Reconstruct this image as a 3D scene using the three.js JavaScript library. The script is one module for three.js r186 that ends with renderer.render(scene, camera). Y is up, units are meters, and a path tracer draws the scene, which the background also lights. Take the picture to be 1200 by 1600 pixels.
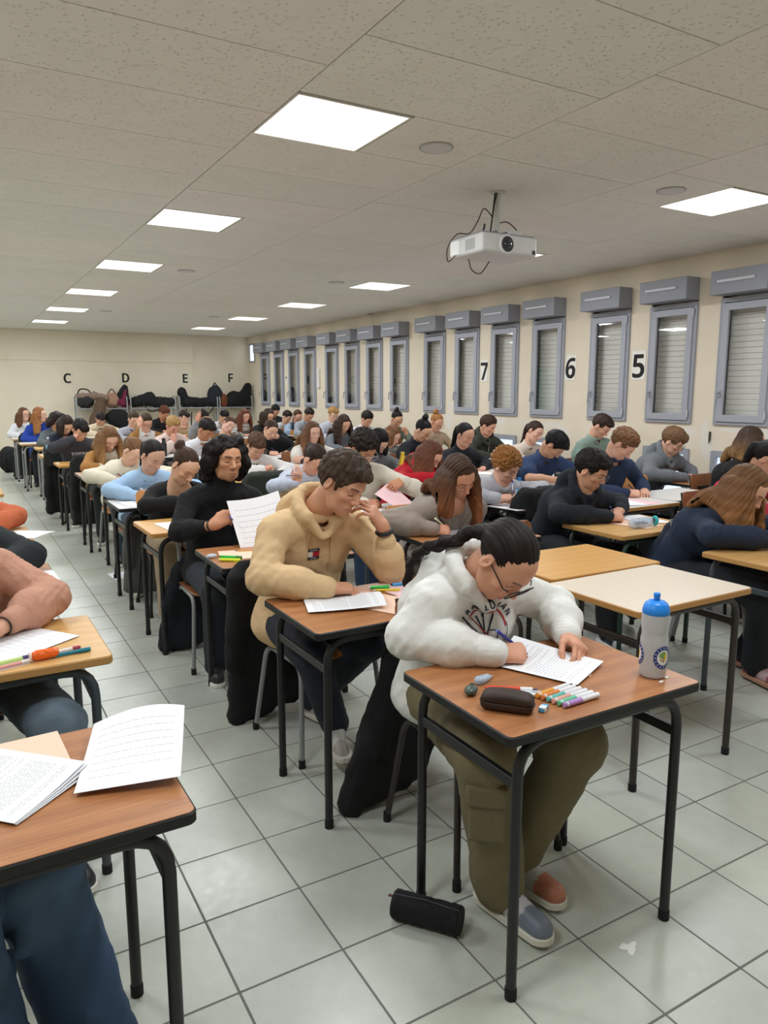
import * as THREE from 'three';
import { mergeGeometries, mergeVertices } from 'three/addons/utils/BufferGeometryUtils.js';
import { RoundedBoxGeometry } from 'three/addons/geometries/RoundedBoxGeometry.js';
import { ImprovedNoise } from 'three/addons/math/ImprovedNoise.js';
import { RectAreaLightUniformsLib } from 'three/addons/lights/RectAreaLightUniformsLib.js';

// ------------------------------------------------------------------ camera, light, exposure
const EXPOSURE = 1.0, PANEL = 27;
const scene = new THREE.Scene();
scene.background = new THREE.Color(0x05070b);                 // night outside, the room is closed
const camera = new THREE.PerspectiveCamera(69.5, 1200 / 1600, 0.05, 60);
camera.position.set(0, 1.565, 0);
camera.rotation.set(THREE.MathUtils.degToRad(-9.26), THREE.MathUtils.degToRad(-30.126), 0, 'YXZ');
const renderer = new THREE.WebGLRenderer({ antialias: true });
renderer.toneMapping = THREE.LinearToneMapping;
renderer.toneMappingExposure = EXPOSURE;
renderer.shadowMap.enabled = true;
RectAreaLightUniformsLib.init();

// ------------------------------------------------------------------ small helpers
const V = (x, y, z) => new THREE.Vector3(x, y, z);
let seed = 12345;
const rnd = () => { seed = (seed * 1664525 + 1013904223) >>> 0; return seed / 4294967296; };
const rr = (a, b) => a + (b - a) * rnd();
const NZ = new ImprovedNoise();
const noise = (x, y, z) => NZ.noise(x, y, z);
const fbm = (x, y, z, o = 4) => { let s = 0, a = 0.5; for (let i = 0; i < o; i++) { s += a * noise(x, y, z); x *= 2.03; y *= 2.03; z *= 2.03; a *= 0.5; } return s; };
const used = {};
function numbered(n) { used[n] = (used[n] || 0) + 1; return used[n] === 1 ? n : n + '_' + String(used[n] - 1).padStart(3, '0'); }
function mesh(name, geo, mat, parent = scene) {
  const m = new THREE.Mesh(Array.isArray(geo) ? mergeAll(geo) : geo, mat);
  m.castShadow = m.receiveShadow = true;
  if (parent === scene) m.name = numbered(name);
  else { const k = parent.uuid + name; used[k] = (used[k] || 0) + 1; m.name = used[k] === 1 ? name : name + '_' + String(used[k] - 1).padStart(3, '0'); }
  parent.add(m); return m;
}
function mergeAll(gs) {
  gs = gs.map(g => g.index ? g.toNonIndexed() : g);
  const keep = ['position', 'normal', 'uv'];
  gs.forEach(g => { for (const k of Object.keys(g.attributes)) if (!keep.includes(k)) g.deleteAttribute(k);
    if (!g.attributes.uv) g.setAttribute('uv', new THREE.BufferAttribute(new Float32Array(g.attributes.position.count * 2), 2)); });
  return gs.length === 1 ? gs[0] : mergeGeometries(gs);
}
function thing(name, label, category, pos = [0, 0, 0], turn = 0, group) {
  const o = new THREE.Group(); o.name = numbered(name); scene.add(o);
  o.position.set(...pos); o.rotation.y = turn; o.userData = { label, category };
  if (group) o.userData.group = group; return o;
}
function tag(o, label, category, group) { o.userData = { label, category }; if (group) o.userData.group = group; return o; }
function struct(o) { o.userData.kind = 'structure'; return o; }
function group(name, parent = scene) { const g = new THREE.Group(); g.name = parent === scene ? numbered(name) : name; parent.add(g); return g; }
function box(w, h, d, x = 0, y = 0, z = 0, r = 0) {
  const g = r ? new RoundedBoxGeometry(w, h, d, 2, Math.min(r, w / 2.01, h / 2.01, d / 2.01)) : new THREE.BoxGeometry(w, h, d); g.translate(x, y, z); return g;
}
function cyl(r0, r1, h, x = 0, y = 0, z = 0, seg = 14) { const g = new THREE.CylinderGeometry(r0, r1, h, seg); g.translate(x, y, z); return g; }
function tube(pts, r, rad = 0, seg = 8) {           // tube along a polyline with rounded corners of radius rad
  const path = new THREE.CurvePath(); let prev = pts[0];
  for (let i = 1; i < pts.length; i++) {
    const p = pts[i];
    if (i < pts.length - 1 && rad) {
      const a = prev.clone().sub(p), b = pts[i + 1].clone().sub(p);
      const t = Math.min(rad, a.length() * 0.49, b.length() * 0.49);
      const q0 = p.clone().add(a.normalize().multiplyScalar(t)), q1 = p.clone().add(b.normalize().multiplyScalar(t));
      path.add(new THREE.LineCurve3(prev, q0)); path.add(new THREE.QuadraticBezierCurve3(q0, p.clone(), q1)); prev = q1;
    } else { path.add(new THREE.LineCurve3(prev, p)); prev = p; }
  }
  const P = []; path.curves.forEach((c, i) => { const n = c.isQuadraticBezierCurve3 ? 5 : 1; for (let k = (i ? 1 : 0); k <= n; k++) P.push(c.getPoint(k / n)); });
  return sweep(P, r, seg);
}
function sweep(P, r, seg = 8) {                      // capped tube through the points P, radius number or function(t)
  const n = P.length, pos = [], nor = [], uv = [], idx = [], up = V(0, 0, 0); let N = null, len = 0;
  for (let i = 0; i < n; i++) {
    const T = P[Math.min(i + 1, n - 1)].clone().sub(P[Math.max(i - 1, 0)]).normalize();
    if (i) len += P[i].distanceTo(P[i - 1]);
    if (!N) { up.set(Math.abs(T.y) > 0.9 ? 1 : 0, Math.abs(T.y) > 0.9 ? 0 : 1, 0); N = up.clone().cross(T).normalize(); }
    N = N.sub(T.clone().multiplyScalar(N.dot(T))).normalize(); const B = T.clone().cross(N);
    const R = typeof r === 'function' ? r(i / (n - 1)) : r;
    for (let k = 0; k <= seg; k++) { const a = k / seg * Math.PI * 2, d = N.clone().multiplyScalar(Math.cos(a)).add(B.clone().multiplyScalar(Math.sin(a)));
      pos.push(P[i].x + d.x * R, P[i].y + d.y * R, P[i].z + d.z * R); nor.push(d.x, d.y, d.z); uv.push(k / seg * R * 6.28, len); }
  }
  const w = seg + 1;
  for (let i = 0; i < n - 1; i++) for (let k = 0; k < seg; k++) { const a = i * w + k, b = a + w; idx.push(a, a + 1, b, b, a + 1, b + 1); }
  for (const [i, s] of [[0, -1], [n - 1, 1]]) {
    const c = pos.length / 3, T = P[Math.min(i + 1, n - 1)].clone().sub(P[Math.max(i - 1, 0)]).normalize().multiplyScalar(s);
    pos.push(P[i].x, P[i].y, P[i].z); nor.push(T.x, T.y, T.z); uv.push(0, 0);
    for (let k = 0; k <= seg; k++) { const a = (i * w + k) * 3; pos.push(pos[a], pos[a + 1], pos[a + 2]); nor.push(T.x, T.y, T.z); uv.push(0, 0); }
    for (let k = 0; k < seg; k++) s > 0 ? idx.push(c, c + 1 + k, c + 2 + k) : idx.push(c, c + 2 + k, c + 1 + k);
  }
  const g = new THREE.BufferGeometry(); g.setAttribute('position', new THREE.Float32BufferAttribute(pos, 3)); g.setAttribute('normal', new THREE.Float32BufferAttribute(nor, 3));
  g.setAttribute('uv', new THREE.Float32BufferAttribute(uv, 2)); g.setIndex(idx); return g;
}
function rounded(w, d, r) { const s = new THREE.Shape(), x = w / 2, y = d / 2; s.moveTo(-x + r, -y); s.lineTo(x - r, -y); s.absarc(x - r, -y + r, r, -Math.PI / 2, 0); s.lineTo(x, y - r); s.absarc(x - r, y - r, r, 0, Math.PI / 2); s.lineTo(-x + r, y); s.absarc(-x + r, y - r, r, Math.PI / 2, Math.PI); s.lineTo(-x, -y + r); s.absarc(-x + r, -y + r, r, Math.PI, Math.PI * 1.5); return s; }
function slab(w, d, h, r, bevel = 0.002, seg = 5) {  // rounded board lying flat, its top at y = 0
  const g = new THREE.ExtrudeGeometry(rounded(w - 2 * bevel, d - 2 * bevel, r), { depth: h - 2 * bevel, bevelEnabled: bevel > 0, bevelThickness: bevel, bevelSize: bevel, bevelSegments: 1, curveSegments: seg });
  g.rotateX(Math.PI / 2); g.translate(0, -bevel, 0); return g;
}
const std = (color, roughness = 0.6, extra = {}) => new THREE.MeshStandardMaterial({ color, roughness, ...extra });
const phys = (o) => new THREE.MeshPhysicalMaterial(o);
function tex(w, h, fn, srgb = true, rep) {           // computed texture; fn(u, v) -> [r, g, b] in 0..255
  const d = new Uint8Array(w * h * 4);
  for (let y = 0; y < h; y++) for (let x = 0; x < w; x++) { const c = fn(x / w, y / h, x, y), k = (y * w + x) * 4; d[k] = Math.max(0, Math.min(255, c[0])); d[k + 1] = Math.max(0, Math.min(255, c[1])); d[k + 2] = Math.max(0, Math.min(255, c[2])); d[k + 3] = 255; }
  const t = new THREE.DataTexture(d, w, h); t.magFilter = THREE.LinearFilter; t.minFilter = THREE.LinearMipmapLinearFilter; t.generateMipmaps = true;
  t.wrapS = t.wrapT = THREE.RepeatWrapping; if (srgb) t.colorSpace = THREE.SRGBColorSpace; if (rep) t.repeat.set(...rep); t.needsUpdate = true; return t;
}
function canvas(w, h, draw) { const c = document.createElement('canvas'); c.width = w; c.height = h; const g = c.getContext('2d'); draw(g, w, h); const t = new THREE.CanvasTexture(c); t.colorSpace = THREE.SRGBColorSpace; t.anisotropy = 4; return t; }

// ------------------------------------------------------------------ the room
const XW = 6.47, XL = -2.75, ZB = -17.85, ZF = 2.3, HC = 2.892;
{
  // floor: square tiles of about 30 cm over a grout bed
  const T = 0.30507, GX = 0.83793, GZ = -2.89754;
  const floor = struct(group('floor'));
  mesh('grout_bed', box(XW - XL + 0.6, 0.1, ZF - ZB + 0.6, (XW + XL) / 2, -0.0515, (ZF + ZB) / 2), std(0x6f716a, 0.85), floor);
  const rmap = tex(128, 128, (u, v) => { const n = 150 + 60 * fbm(u * 9, v * 9, 3.3); return [n, n, n]; }, false);
  const ft = [[0, 0], [3, 1], [-4, 2], [2, -2], [-2, -1]].map(([d, e], q) => { const mp = tex(128, 128, (u, v) => { const n = 8 * fbm(u * 6 + q * 7, v * 6, q) + 5 * fbm(u * 40, v * 40, q + 5); return [190 + d + n, 193 + d + n, 182 + d + e + n]; });
    return phys({ map: mp, roughness: 0.55, roughnessMap: rmap, clearcoat: 0.25, clearcoatRoughness: 0.28 }); });
  const tg = [0, 1].map(() => { const g = slab(T - 0.006, T - 0.006, 0.012, 0.002, 0.001, 1); const p = g.attributes.position, u = g.attributes.uv; for (let i = 0; i < p.count; i++) u.setXY(i, (p.getX(i) / T + 0.5), (p.getZ(i) / T + 0.5)); return g; });
  const cells = [];
  for (let i = -12; i < 19; i++) for (let j = -50; j < 17; j++) {
    const x = GX + (i + 0.5) * T, z = GZ + (j + 0.5) * T;
    if (x > XW + 0.1 || x < XL - 0.1 || z < ZB - 0.1 || z > ZF + 0.1) continue;
    const f = x * 0.5023 - z * 0.8647 , s = x * 0.8647 + z * 0.5023;
    const inView = f > 0.5 && Math.abs(s) < f * 0.62 + 0.3;
    cells.push({ x, z, f, inView });
  }
  const key = cells.filter(c => c.inView && c.f > 1.35).sort((a, b) => a.f - b.f).slice(0, 300), ks = new Set(key), rest = [];
  for (const c of cells) {
    if (ks.has(c)) { const m = mesh('floor_tile', tg[0], ft[Math.floor(rnd() * 5)], floor); m.position.set(c.x, 0.0, c.z); m.rotation.y = Math.floor(rnd() * 4) * Math.PI / 2; }
    else { const g = box(T - 0.006, 0.012, T - 0.006, c.x, -0.006, c.z); rest.push(g); }
  }
  const r = mesh('floor_tiles', rest, ft[0], floor); r.userData.kind = 'stuff';

  // ceiling: mineral-fibre tiles 1.24 x 0.614 with dark joints, under a slab
  const CW = 1.24, CD = 0.614, ceil = struct(group('ceiling'));
  mesh('ceiling_slab', box(XW - XL + 0.6, 0.15, ZF - ZB + 0.6, (XW + XL) / 2, 3.22, (ZF + ZB) / 2), std(0x3a3835, 0.9), ceil);
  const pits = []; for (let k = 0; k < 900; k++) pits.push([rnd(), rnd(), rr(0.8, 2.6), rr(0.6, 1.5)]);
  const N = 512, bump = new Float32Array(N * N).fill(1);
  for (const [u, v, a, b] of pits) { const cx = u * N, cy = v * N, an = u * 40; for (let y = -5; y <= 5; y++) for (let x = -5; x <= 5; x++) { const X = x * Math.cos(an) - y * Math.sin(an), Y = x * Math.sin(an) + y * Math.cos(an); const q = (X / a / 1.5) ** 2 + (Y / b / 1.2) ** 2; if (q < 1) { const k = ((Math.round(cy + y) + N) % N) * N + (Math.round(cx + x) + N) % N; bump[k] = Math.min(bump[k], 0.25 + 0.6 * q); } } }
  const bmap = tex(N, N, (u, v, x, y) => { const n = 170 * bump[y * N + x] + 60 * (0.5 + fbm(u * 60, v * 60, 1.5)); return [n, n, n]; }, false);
  const cm = [[232, 229, 223], [228, 227, 220], [233, 228, 224], [230, 229, 222]].map((c, q) => std(0xffffff, 0.95, { bumpMap: bmap, bumpScale: 0.009, map: tex(N / 2, N / 2, (u, v, x, y) => { const d = 12 * (1 - bump[(y * 2) * N + x * 2]) , n = 7 * fbm(u * 5, v * 5, q * 3.1); return c.map(t => t + n - d * 1.6); }) }));  // shade inside the pits is painted into the tile colour, slightly darker there
  const joint = std(0x8a8780, 0.9);
  const full = (w, d) => { const g = slab(w, d, 0.016, 0.001, 0.0012, 1); g.scale(1, -1, 1); const gi = g.index ? g.toNonIndexed() : g; const p = gi.attributes.position.array; for (let i = 0; i < p.length; i += 9) for (let k = 0; k < 3; k++) { const t = p[i + 3 + k]; p[i + 3 + k] = p[i + 6 + k]; p[i + 6 + k] = t; } gi.computeVertexNormals(); const u = gi.attributes.uv; for (let i = 0; i < u.count; i++) u.setXY(i, p[i * 3] * 0.8, p[i * 3 + 2] * 0.8); return gi; };
  const G = {}; const geo = (w, d) => G[w.toFixed(3) + d.toFixed(3)] || (G[w.toFixed(3) + d.toFixed(3)] = full(w - 0.006, d - 0.006));
  const jb = [];
  for (let s = -3; s < 5; s++) {
    const x0 = Math.max(XL, 0.22 + s * CW), x1 = s === 4 ? XW : 0.22 + (s + 1) * CW, off = ((s + 40) % 2) ? -2.659 : -2.97;
    if (x1 - x0 < 0.05) continue;
    const w = x1 - x0, xc = (x0 + x1) / 2;
    for (let j = -26; j < 9; j++) {
      let z0 = off + j * CD, z1 = z0 + CD; z0 = Math.max(z0, ZB); z1 = Math.min(z1, ZF); if (z1 - z0 < 0.04) continue;
      const zc = (z0 + z1) / 2, litL = s === 1 || s === -1, litR = s === 3;
      const k = Math.round((zc + 3.604) / 2.452), onRow = Math.abs(zc + 3.604 - k * 2.452) < 0.25 && k >= -5 && k <= 2;
      if ((litL || litR) && onRow) {                 // half a tile beside each light panel
        const hw = w - 0.62, hx = litL ? x0 + 0.62 + hw / 2 : x0 + hw / 2;
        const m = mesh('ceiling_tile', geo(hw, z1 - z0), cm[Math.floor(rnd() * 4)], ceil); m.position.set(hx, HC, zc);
      } else {
        let ww = w, xx = xc; if (s === 4 && zc < -10.9 && zc > -11.75) { ww = w - 0.12; xx = xc - 0.06; }     // the broken edge by the wall
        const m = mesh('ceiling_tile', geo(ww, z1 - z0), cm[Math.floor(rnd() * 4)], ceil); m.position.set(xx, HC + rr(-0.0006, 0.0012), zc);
      }
      jb.push(box(w, 0.004, 0.022, xc, HC + 0.0185, z0));
    }
    jb.push(box(0.024, 0.004, ZF - ZB, x1 === XW ? x0 : x1, HC + 0.0185, (ZF + ZB) / 2));
  }
  mesh('ceiling_grid', jb, joint, ceil);

  // LED panels in two rows (and a third one out of frame), each a glowing panel with its area light
  const glow = new THREE.MeshStandardMaterial({ color: 0xffffff, emissive: 0xfffaf2, emissiveIntensity: 1.6, roughness: 0.5 });
  const trim = std(0xdedbd4, 0.5);
  const where = { '0': ['left', 'nearest', 'second', 'third', 'fourth', 'fifth', 'farthest'], '1': ['window side', 'nearest', 'second', 'third', 'fourth', 'fifth', 'farthest'] };
  [[1.46 + 0.31, 0], [5.18 - 0.31, 1], [-1.02 + 0.31, 2]].forEach(([x, q]) => {
    for (let k = 1; k >= -5; k--) {
      const z = -3.604 + k * 2.452 + (q === 1 ? 0 : 0);
      if (q === 2 && k < -5) continue;
      const vis = q < 2 && (q === 0 ? k <= 0 : k <= 0);
      const t = thing('ceiling_light', vis ? `square white led ceiling panel, ${where[q][1 - k]} in the ${where[q][0]} row` : `square white led ceiling panel outside the view, row ${['left', 'window side', 'far left'][q]} place ${['one', 'two', 'three', 'four', 'five', 'six', 'seven'][1 - k]}`, 'ceiling light', [x, HC, z]);
      mesh('diffuser', box(0.588, 0.006, 0.588, 0, 0.006, 0), glow, t);
      const fr = [box(0.612, 0.014, 0.012, 0, 0.008, 0.3), box(0.612, 0.014, 0.012, 0, 0.008, -0.3), box(0.012, 0.014, 0.588, 0.3, 0.008, 0), box(0.012, 0.014, 0.588, -0.3, 0.008, 0)];
      mesh('frame', fr, trim, t);
      const L = new THREE.RectAreaLight(new THREE.Color().setRGB(0.9, 0.96, 1.0), PANEL, 0.58, 0.58); L.position.set(x, HC - 0.006, z); L.lookAt(x, 0, z); scene.add(L);
    }
  });
  // round speaker grilles
  const gm = std(0xd0d1d3, 0.7, { bumpMap: tex(128, 128, (u, v, x, y) => { const d = (x % 4 < 2 && y % 4 < 2) ? 60 : 220; return [d, d, d]; }, false, [2, 2]), bumpScale: 0.0008 });
  const spk = [['nearest beside the left light row', 2.42, -3.6], ['nearest beside the window side light row', 4.27, -3.54], ['middle one beside the left light row', 2.38, -8.48], ['middle one beside the window side light row', 4.22, -8.44], ['farthest beside the left light row', 2.36, -13.3], ['farthest beside the window side light row', 4.2, -13.3]];
  for (const [w, x, z] of spk) { const t = thing('ceiling_speaker', `round grey ceiling speaker, ${w}`, 'speaker', [x, HC, z]); mesh('grille', cyl(0.085, 0.085, 0.008, 0, -0.004, 0, 32), gm, t); const rg = new THREE.TorusGeometry(0.09, 0.006, 6, 32); rg.rotateX(Math.PI / 2); rg.translate(0, -0.003, 0); mesh('rim', rg, std(0xb4b2ae, 0.6), t); }

  // walls
  const pitch = (u, v, s) => 6 * fbm(u * 3, v * 3, s) + 3 * fbm(u * 40, v * 40, s + 2);
  const cream = [227, 215, 195];
  const wallTex = tex(256, 256, (u, v) => { const n = pitch(u * 4, v * 4, 1.2); return cream.map((c, k) => c + n * (1 + 0.2 * k)); }, true, [0.25, 0.25]);
  const wb = tex(256, 256, (u, v) => { const n = 128 + 90 * fbm(u * 30, v * 30, 9); return [n, n, n]; }, false, [1.5, 1.5]);
  const wallM = std(0xffffff, 0.85, { map: wallTex, bumpMap: wb, bumpScale: 0.0012 });
  const planeUV = (g, ax) => { const p = g.attributes.position, u = g.attributes.uv; for (let i = 0; i < p.count; i++) u.setXY(i, ax === 'x' ? p.getZ(i) : p.getX(i), p.getY(i)); return g; };
  const back = struct(group('wall_back'));
  mesh('back_wall', planeUV(box(XW - XL + 0.6, 3.4, 0.25, (XW + XL) / 2, 1.6, ZB - 0.125), 'z'), wallM, back);
  mesh('raised_panel', planeUV(box(5.07 - XL, HC - 2.24, 0.02, (5.07 + XL) / 2, (HC + 2.24) / 2, ZB + 0.01), 'z'), wallM, back);
  mesh('pilaster_edge', planeUV(box(0.03, HC - 1.9, 0.03, 5.08, (HC + 1.9) / 2, ZB + 0.015), 'z'), wallM, back);
  struct(mesh('wall_left', planeUV(box(0.25, 3.4, ZF - ZB + 0.5, XL - 0.125, 1.6, (ZF + ZB) / 2), 'x'), wallM));
  struct(mesh('wall_front', planeUV(box(XW - XL + 0.6, 3.4, 0.25, (XW + XL) / 2, 1.6, ZF + 0.125), 'z'), wallM));
  // teal door in the far left corner (seen only mirrored in a window)
  const d1 = struct(group('door_1')); mesh('door_leaf', box(0.05, 2.25, 0.9, XL + 0.03, 1.125, -17.25), std(0x35b596, 0.5), d1); mesh('door_frame', [box(0.07, 2.32, 0.05, XL + 0.035, 1.16, -17.73), box(0.07, 2.32, 0.05, XL + 0.035, 1.16, -16.77), box(0.07, 0.06, 1.01, XL + 0.035, 2.29, -17.25)], std(0xa8abb3, 0.5), d1);

  // window wall with real openings
  const winZ = [-3.56, -4.4, -5.235, -6.08, -7.08, -7.92, -8.76, -9.59, -10.63, -11.47, -12.31, -13.16, -14.17, -15.02, -15.86, -16.7];
  const lowZ = [-4.4, -5.235, -6.08, -7.08, -7.92, -8.76];
  const extra = [-2.55, -1.7, -0.86, 0.0];
  const sh = new THREE.Shape(); const z0 = ZB - 0.3, z1 = ZF + 0.3; sh.moveTo(-z1, -0.05); sh.lineTo(-z0, -0.05); sh.lineTo(-z0, 3.3); sh.lineTo(-z1, 3.3); sh.closePath();
  const hole = (a, b, y0, y1) => { const h = new THREE.Path(); h.moveTo(-b, y0); h.lineTo(-b, y1); h.lineTo(-a, y1); h.lineTo(-a, y0); h.closePath(); sh.holes.push(h); };
  for (const z of [...winZ, ...extra]) hole(z - 0.285, z + 0.285, 1.25, 2.5);
  for (const z of lowZ) hole(z - 0.285, z + 0.285, 0.3, 0.99);
  hole(-17.74, -17.38, 2.27, 2.72);
  const wg = new THREE.ExtrudeGeometry(sh, { depth: 0.28, bevelEnabled: false }); wg.rotateY(Math.PI / 2); wg.translate(XW, 0, 0);
  // filler patches and scuffs on the plaster, drawn where the photograph shows them
  const PW = 20, patches = [[-4.78, 1.12, 0.05, 0.16], [-4.75, 1.0, 0.07, 0.1], [-4.33, 1.2, 0.3, 0.04], [-4.1, 1.14, 0.2, 0.06], [-6.2, 1.15, 0.12, 0.09], [-5.0, 1.16, 0.16, 0.05], [-5.05, 1.04, 0.06, 0.1], [-9.2, 1.12, 0.09, 0.14], [-9.15, 1.3, 0.06, 0.12], [-7.2, 1.14, 0.4, 0.05], [-6.75, 1.08, 0.15, 0.05], [-8.3, 1.12, 0.2, 0.05], [-5.0, 1.6, 0.05, 0.02], [-12.5, 1.1, 0.2, 0.06], [-8.0, 1.16, 0.2, 0.04]];
  const rwTex = tex(1400, 220, (u, v) => { const z = -u * PW + 2, y = v * 3.125; const n = pitch(u * 20, v * 3, 4.1); let c = cream.map((q, k) => q + n * (1 + 0.2 * k) - 4 * Math.max(0, fbm(z * 1.3, y * 6, 8)) * k);
    let w = 0; for (const [pz, py, a, b] of patches) { const e = ((z - pz) / a) ** 2 + ((y - py) / b) ** 2 + 1.6 * fbm(z * 9, y * 9, pz); if (e < 1) w = Math.max(w, Math.min(1, (1 - e) * 3)); }
    return c.map((q, k) => q + w * ([226, 220, 212][k] - q) * 0.85); });
  rwTex.wrapS = THREE.ClampToEdgeWrapping;
  { const p = wg.attributes.position, u = wg.attributes.uv; for (let i = 0; i < p.count; i++) u.setXY(i, (2 - p.getZ(i)) / PW, p.getY(i) / 3.125); }
  struct(mesh('wall_right', wg, std(0xffffff, 0.85, { map: rwTex, bumpMap: wb, bumpScale: 0.0012 })));

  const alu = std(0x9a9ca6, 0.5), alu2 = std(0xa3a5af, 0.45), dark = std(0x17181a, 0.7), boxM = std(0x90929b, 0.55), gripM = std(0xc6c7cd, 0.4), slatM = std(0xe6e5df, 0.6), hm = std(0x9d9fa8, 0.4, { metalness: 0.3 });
  const glass = phys({ color: 0xffffff, roughness: 0.02, transmission: 1, thickness: 0, ior: 1.5, specularIntensity: 1 });
  const ring = (w, h, b, d) => { const s = rounded(w, h, 0.004), i = rounded(w - 2 * b, h - 2 * b, 0.002); s.holes.push(i); const g = new THREE.ExtrudeGeometry(s, { depth: d, bevelEnabled: true, bevelThickness: 0.002, bevelSize: 0.002, bevelSegments: 1, curveSegments: 2 }); g.rotateY(-Math.PI / 2); return g; };
  const frameG = ring(0.574, 1.195, 0.04, 0.05), sashG = ring(0.5, 1.11, 0.062, 0.03), paneG = box(0.006, 0.99, 0.38);
  const slats = []; for (let k = 0; k < 23; k++) { const g = box(0.009, 0.051, 0.55, 0, 0, 0, 0.004); g.rotateZ(0.24); g.translate(0, -0.6 + k * 0.0545, 0); slats.push(g); }
  slats.push(box(0.008, 1.28, 0.55, 0.014, 0, 0));
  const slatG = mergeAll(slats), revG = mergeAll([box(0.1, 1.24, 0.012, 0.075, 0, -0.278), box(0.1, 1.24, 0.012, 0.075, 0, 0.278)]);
  const bxG = new RoundedBoxGeometry(0.2, 0.215, 0.575, 2, 0.006), gpG = box(0.02, 0.03, 0.38, 0, 0, 0, 0.009);
  const handG = mergeAll([box(0.012, 0.07, 0.03, 0, 0, 0, 0.005), tube([V(0, 0.01, 0), V(-0.04, 0.01, 0), V(-0.045, -0.11, 0.0)], 0.008, 0.02, 6)]), hingeG = cyl(0.007, 0.007, 0.07, 0, 0, 0, 8);
  const darkG = box(0.012, 1.0, 0.012);
  [...winZ, ...extra].forEach((z, i) => {
    const w = struct(group('window_' + (i + 1))); w.name = 'window_' + (i + 1); w.position.set(XW, 1.845, z);
    const f = mesh('window_frame', frameG, alu, w); f.position.x = 0.03;
    const s = mesh('sash', sashG, alu2, w); s.position.set(-0.004, -0.01, 0);
    const p = mesh('pane', paneG, glass, w); p.position.set(-0.012, -0.01, 0);
    const g = mesh('gasket', darkG, dark, w); g.position.set(-0.004, -0.01, -0.184);
    const b = mesh('shutter_slats', slatG, slatM, w); b.position.x = 0.11; b.userData.kind = 'stuff';
    mesh('reveal', revG, dark, w);  // coloured near black: the unlit gap behind the glass is painted in
    const h = mesh('handle', handG, hm, w); h.position.set(-0.038, -0.3, -0.225);
    const h1 = mesh('hinge', hingeG, gripM, w); h1.position.set(-0.036, 0.5, 0.256); const h2 = mesh('hinge', hingeG, gripM, w); h2.position.set(-0.036, -0.5, 0.256);
    const bx = mesh('shutter_box', bxG, boxM, w); bx.position.set(-0.1, 0.722, 0);
    const gp = mesh('grip', gpG, gripM, bx); gp.position.set(-0.106, 0.01, -0.02);
  });
  // low windows under the first ones: daylight-white frosted panes in grey frames
  const lowG = ring(0.574, 0.68, 0.055, 0.05), lit = new THREE.MeshStandardMaterial({ color: 0xe8f2ff, emissive: 0xd8ecff, emissiveIntensity: 0.9, roughness: 0.4 });
  lowZ.forEach((z, i) => { const w = struct(group('window_' + (i + 21))); w.name = 'window_' + (i + 21); w.position.set(XW, 0.645, z); const f = mesh('window_frame', lowG, alu, w); f.position.x = 0.03; const p = mesh('pane', box(0.01, 0.57, 0.464), lit, w); p.position.x = 0.02; });
  const sw = struct(group('window_27')); sw.name = 'window_27'; sw.position.set(XW, 2.495, -17.56);
  { const g = ring(0.36, 0.45, 0.035, 0.05); const f = mesh('window_frame', g, alu, sw); f.position.x = 0.03; const p = mesh('pane', box(0.012, 0.38, 0.29), new THREE.MeshStandardMaterial({ color: 0xe8f4ff, emissive: 0xdff1ff, emissiveIntensity: 1.6, roughness: 0.4 }), sw); p.position.x = 0.01; }

  // letters on the far wall and numbers on the window wall
  const sign = (ch, paper, w, h, fs) => canvas(256, Math.round(256 * h / w), (g, W, H) => { g.fillStyle = paper; g.fillRect(0, 0, W, H); g.fillStyle = '#161616'; g.font = `bold ${Math.round(H * fs)}px sans-serif`; g.textAlign = 'center'; g.textBaseline = 'middle'; g.fillText(ch, W / 2, H * 0.53); });
  for (const [ch, x, y] of [['C', 2.263, 1.862], ['D', 3.504, 1.882], ['E', 4.871, 1.882], ['F', 5.991, 1.905]]) {
    const m = mesh('letter_sign', box(0.26, 0.3, 0.004), [std(0xdfd4bd, 0.8), std(0xdfd4bd, 0.8), std(0xdfd4bd, 0.8), std(0xdfd4bd, 0.8), std(0xffffff, 0.8, { map: sign(ch, ch === 'C' || ch === 'D' ? '#dfd4bd' : '#e3dac6', 0.26, 0.3, 0.98) }), std(0xdfd4bd, 0.8)]);
    m.position.set(x, y, ZB + 0.003); tag(m, `paper sign with a bold black letter ${ch} on the far wall`, 'sign');
  }
  for (const [ch, z, y, tilt, w, h, say] of [['7', -8.36, 1.852, 0, 0.155, 0.3, 'numeral seven, leftmost'], ['6', -6.68, 1.85, -0.08, 0.17, 0.3, 'tilted numeral six'], ['5', -5.655, 1.845, 0, 0.185, 0.31, 'numeral five, rightmost']]) {
    const pm = std(0xe9e6de, 0.8);
    const m = mesh('number_sign', box(w, h, 0.003), [pm, pm, pm, pm, std(0xffffff, 0.8, { map: sign(ch, '#eae7df', w, h, 1.12) }), pm]);
    m.rotation.set(0, -Math.PI / 2, 0); m.rotateZ(tilt); m.position.set(XW - 0.003, y, z); tag(m, `white paper sign with a bold black ${say} on the window wall`, 'sign');
  }
  // small wall fittings between the far windows
  { const t = thing('wall_thermometer', 'tall white plastic casing on the window wall, between the far windows', 'wall fitting', [XW, 1.83, -13.75]); mesh('casing', box(0.045, 0.38, 0.1, -0.0225, 0, 0, 0.012), std(0xe6e3dd, 0.5), t); mesh('tube_strip', box(0.004, 0.26, 0.012, -0.046, 0.02, 0), std(0xbfc3c8, 0.4), t); }
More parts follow.
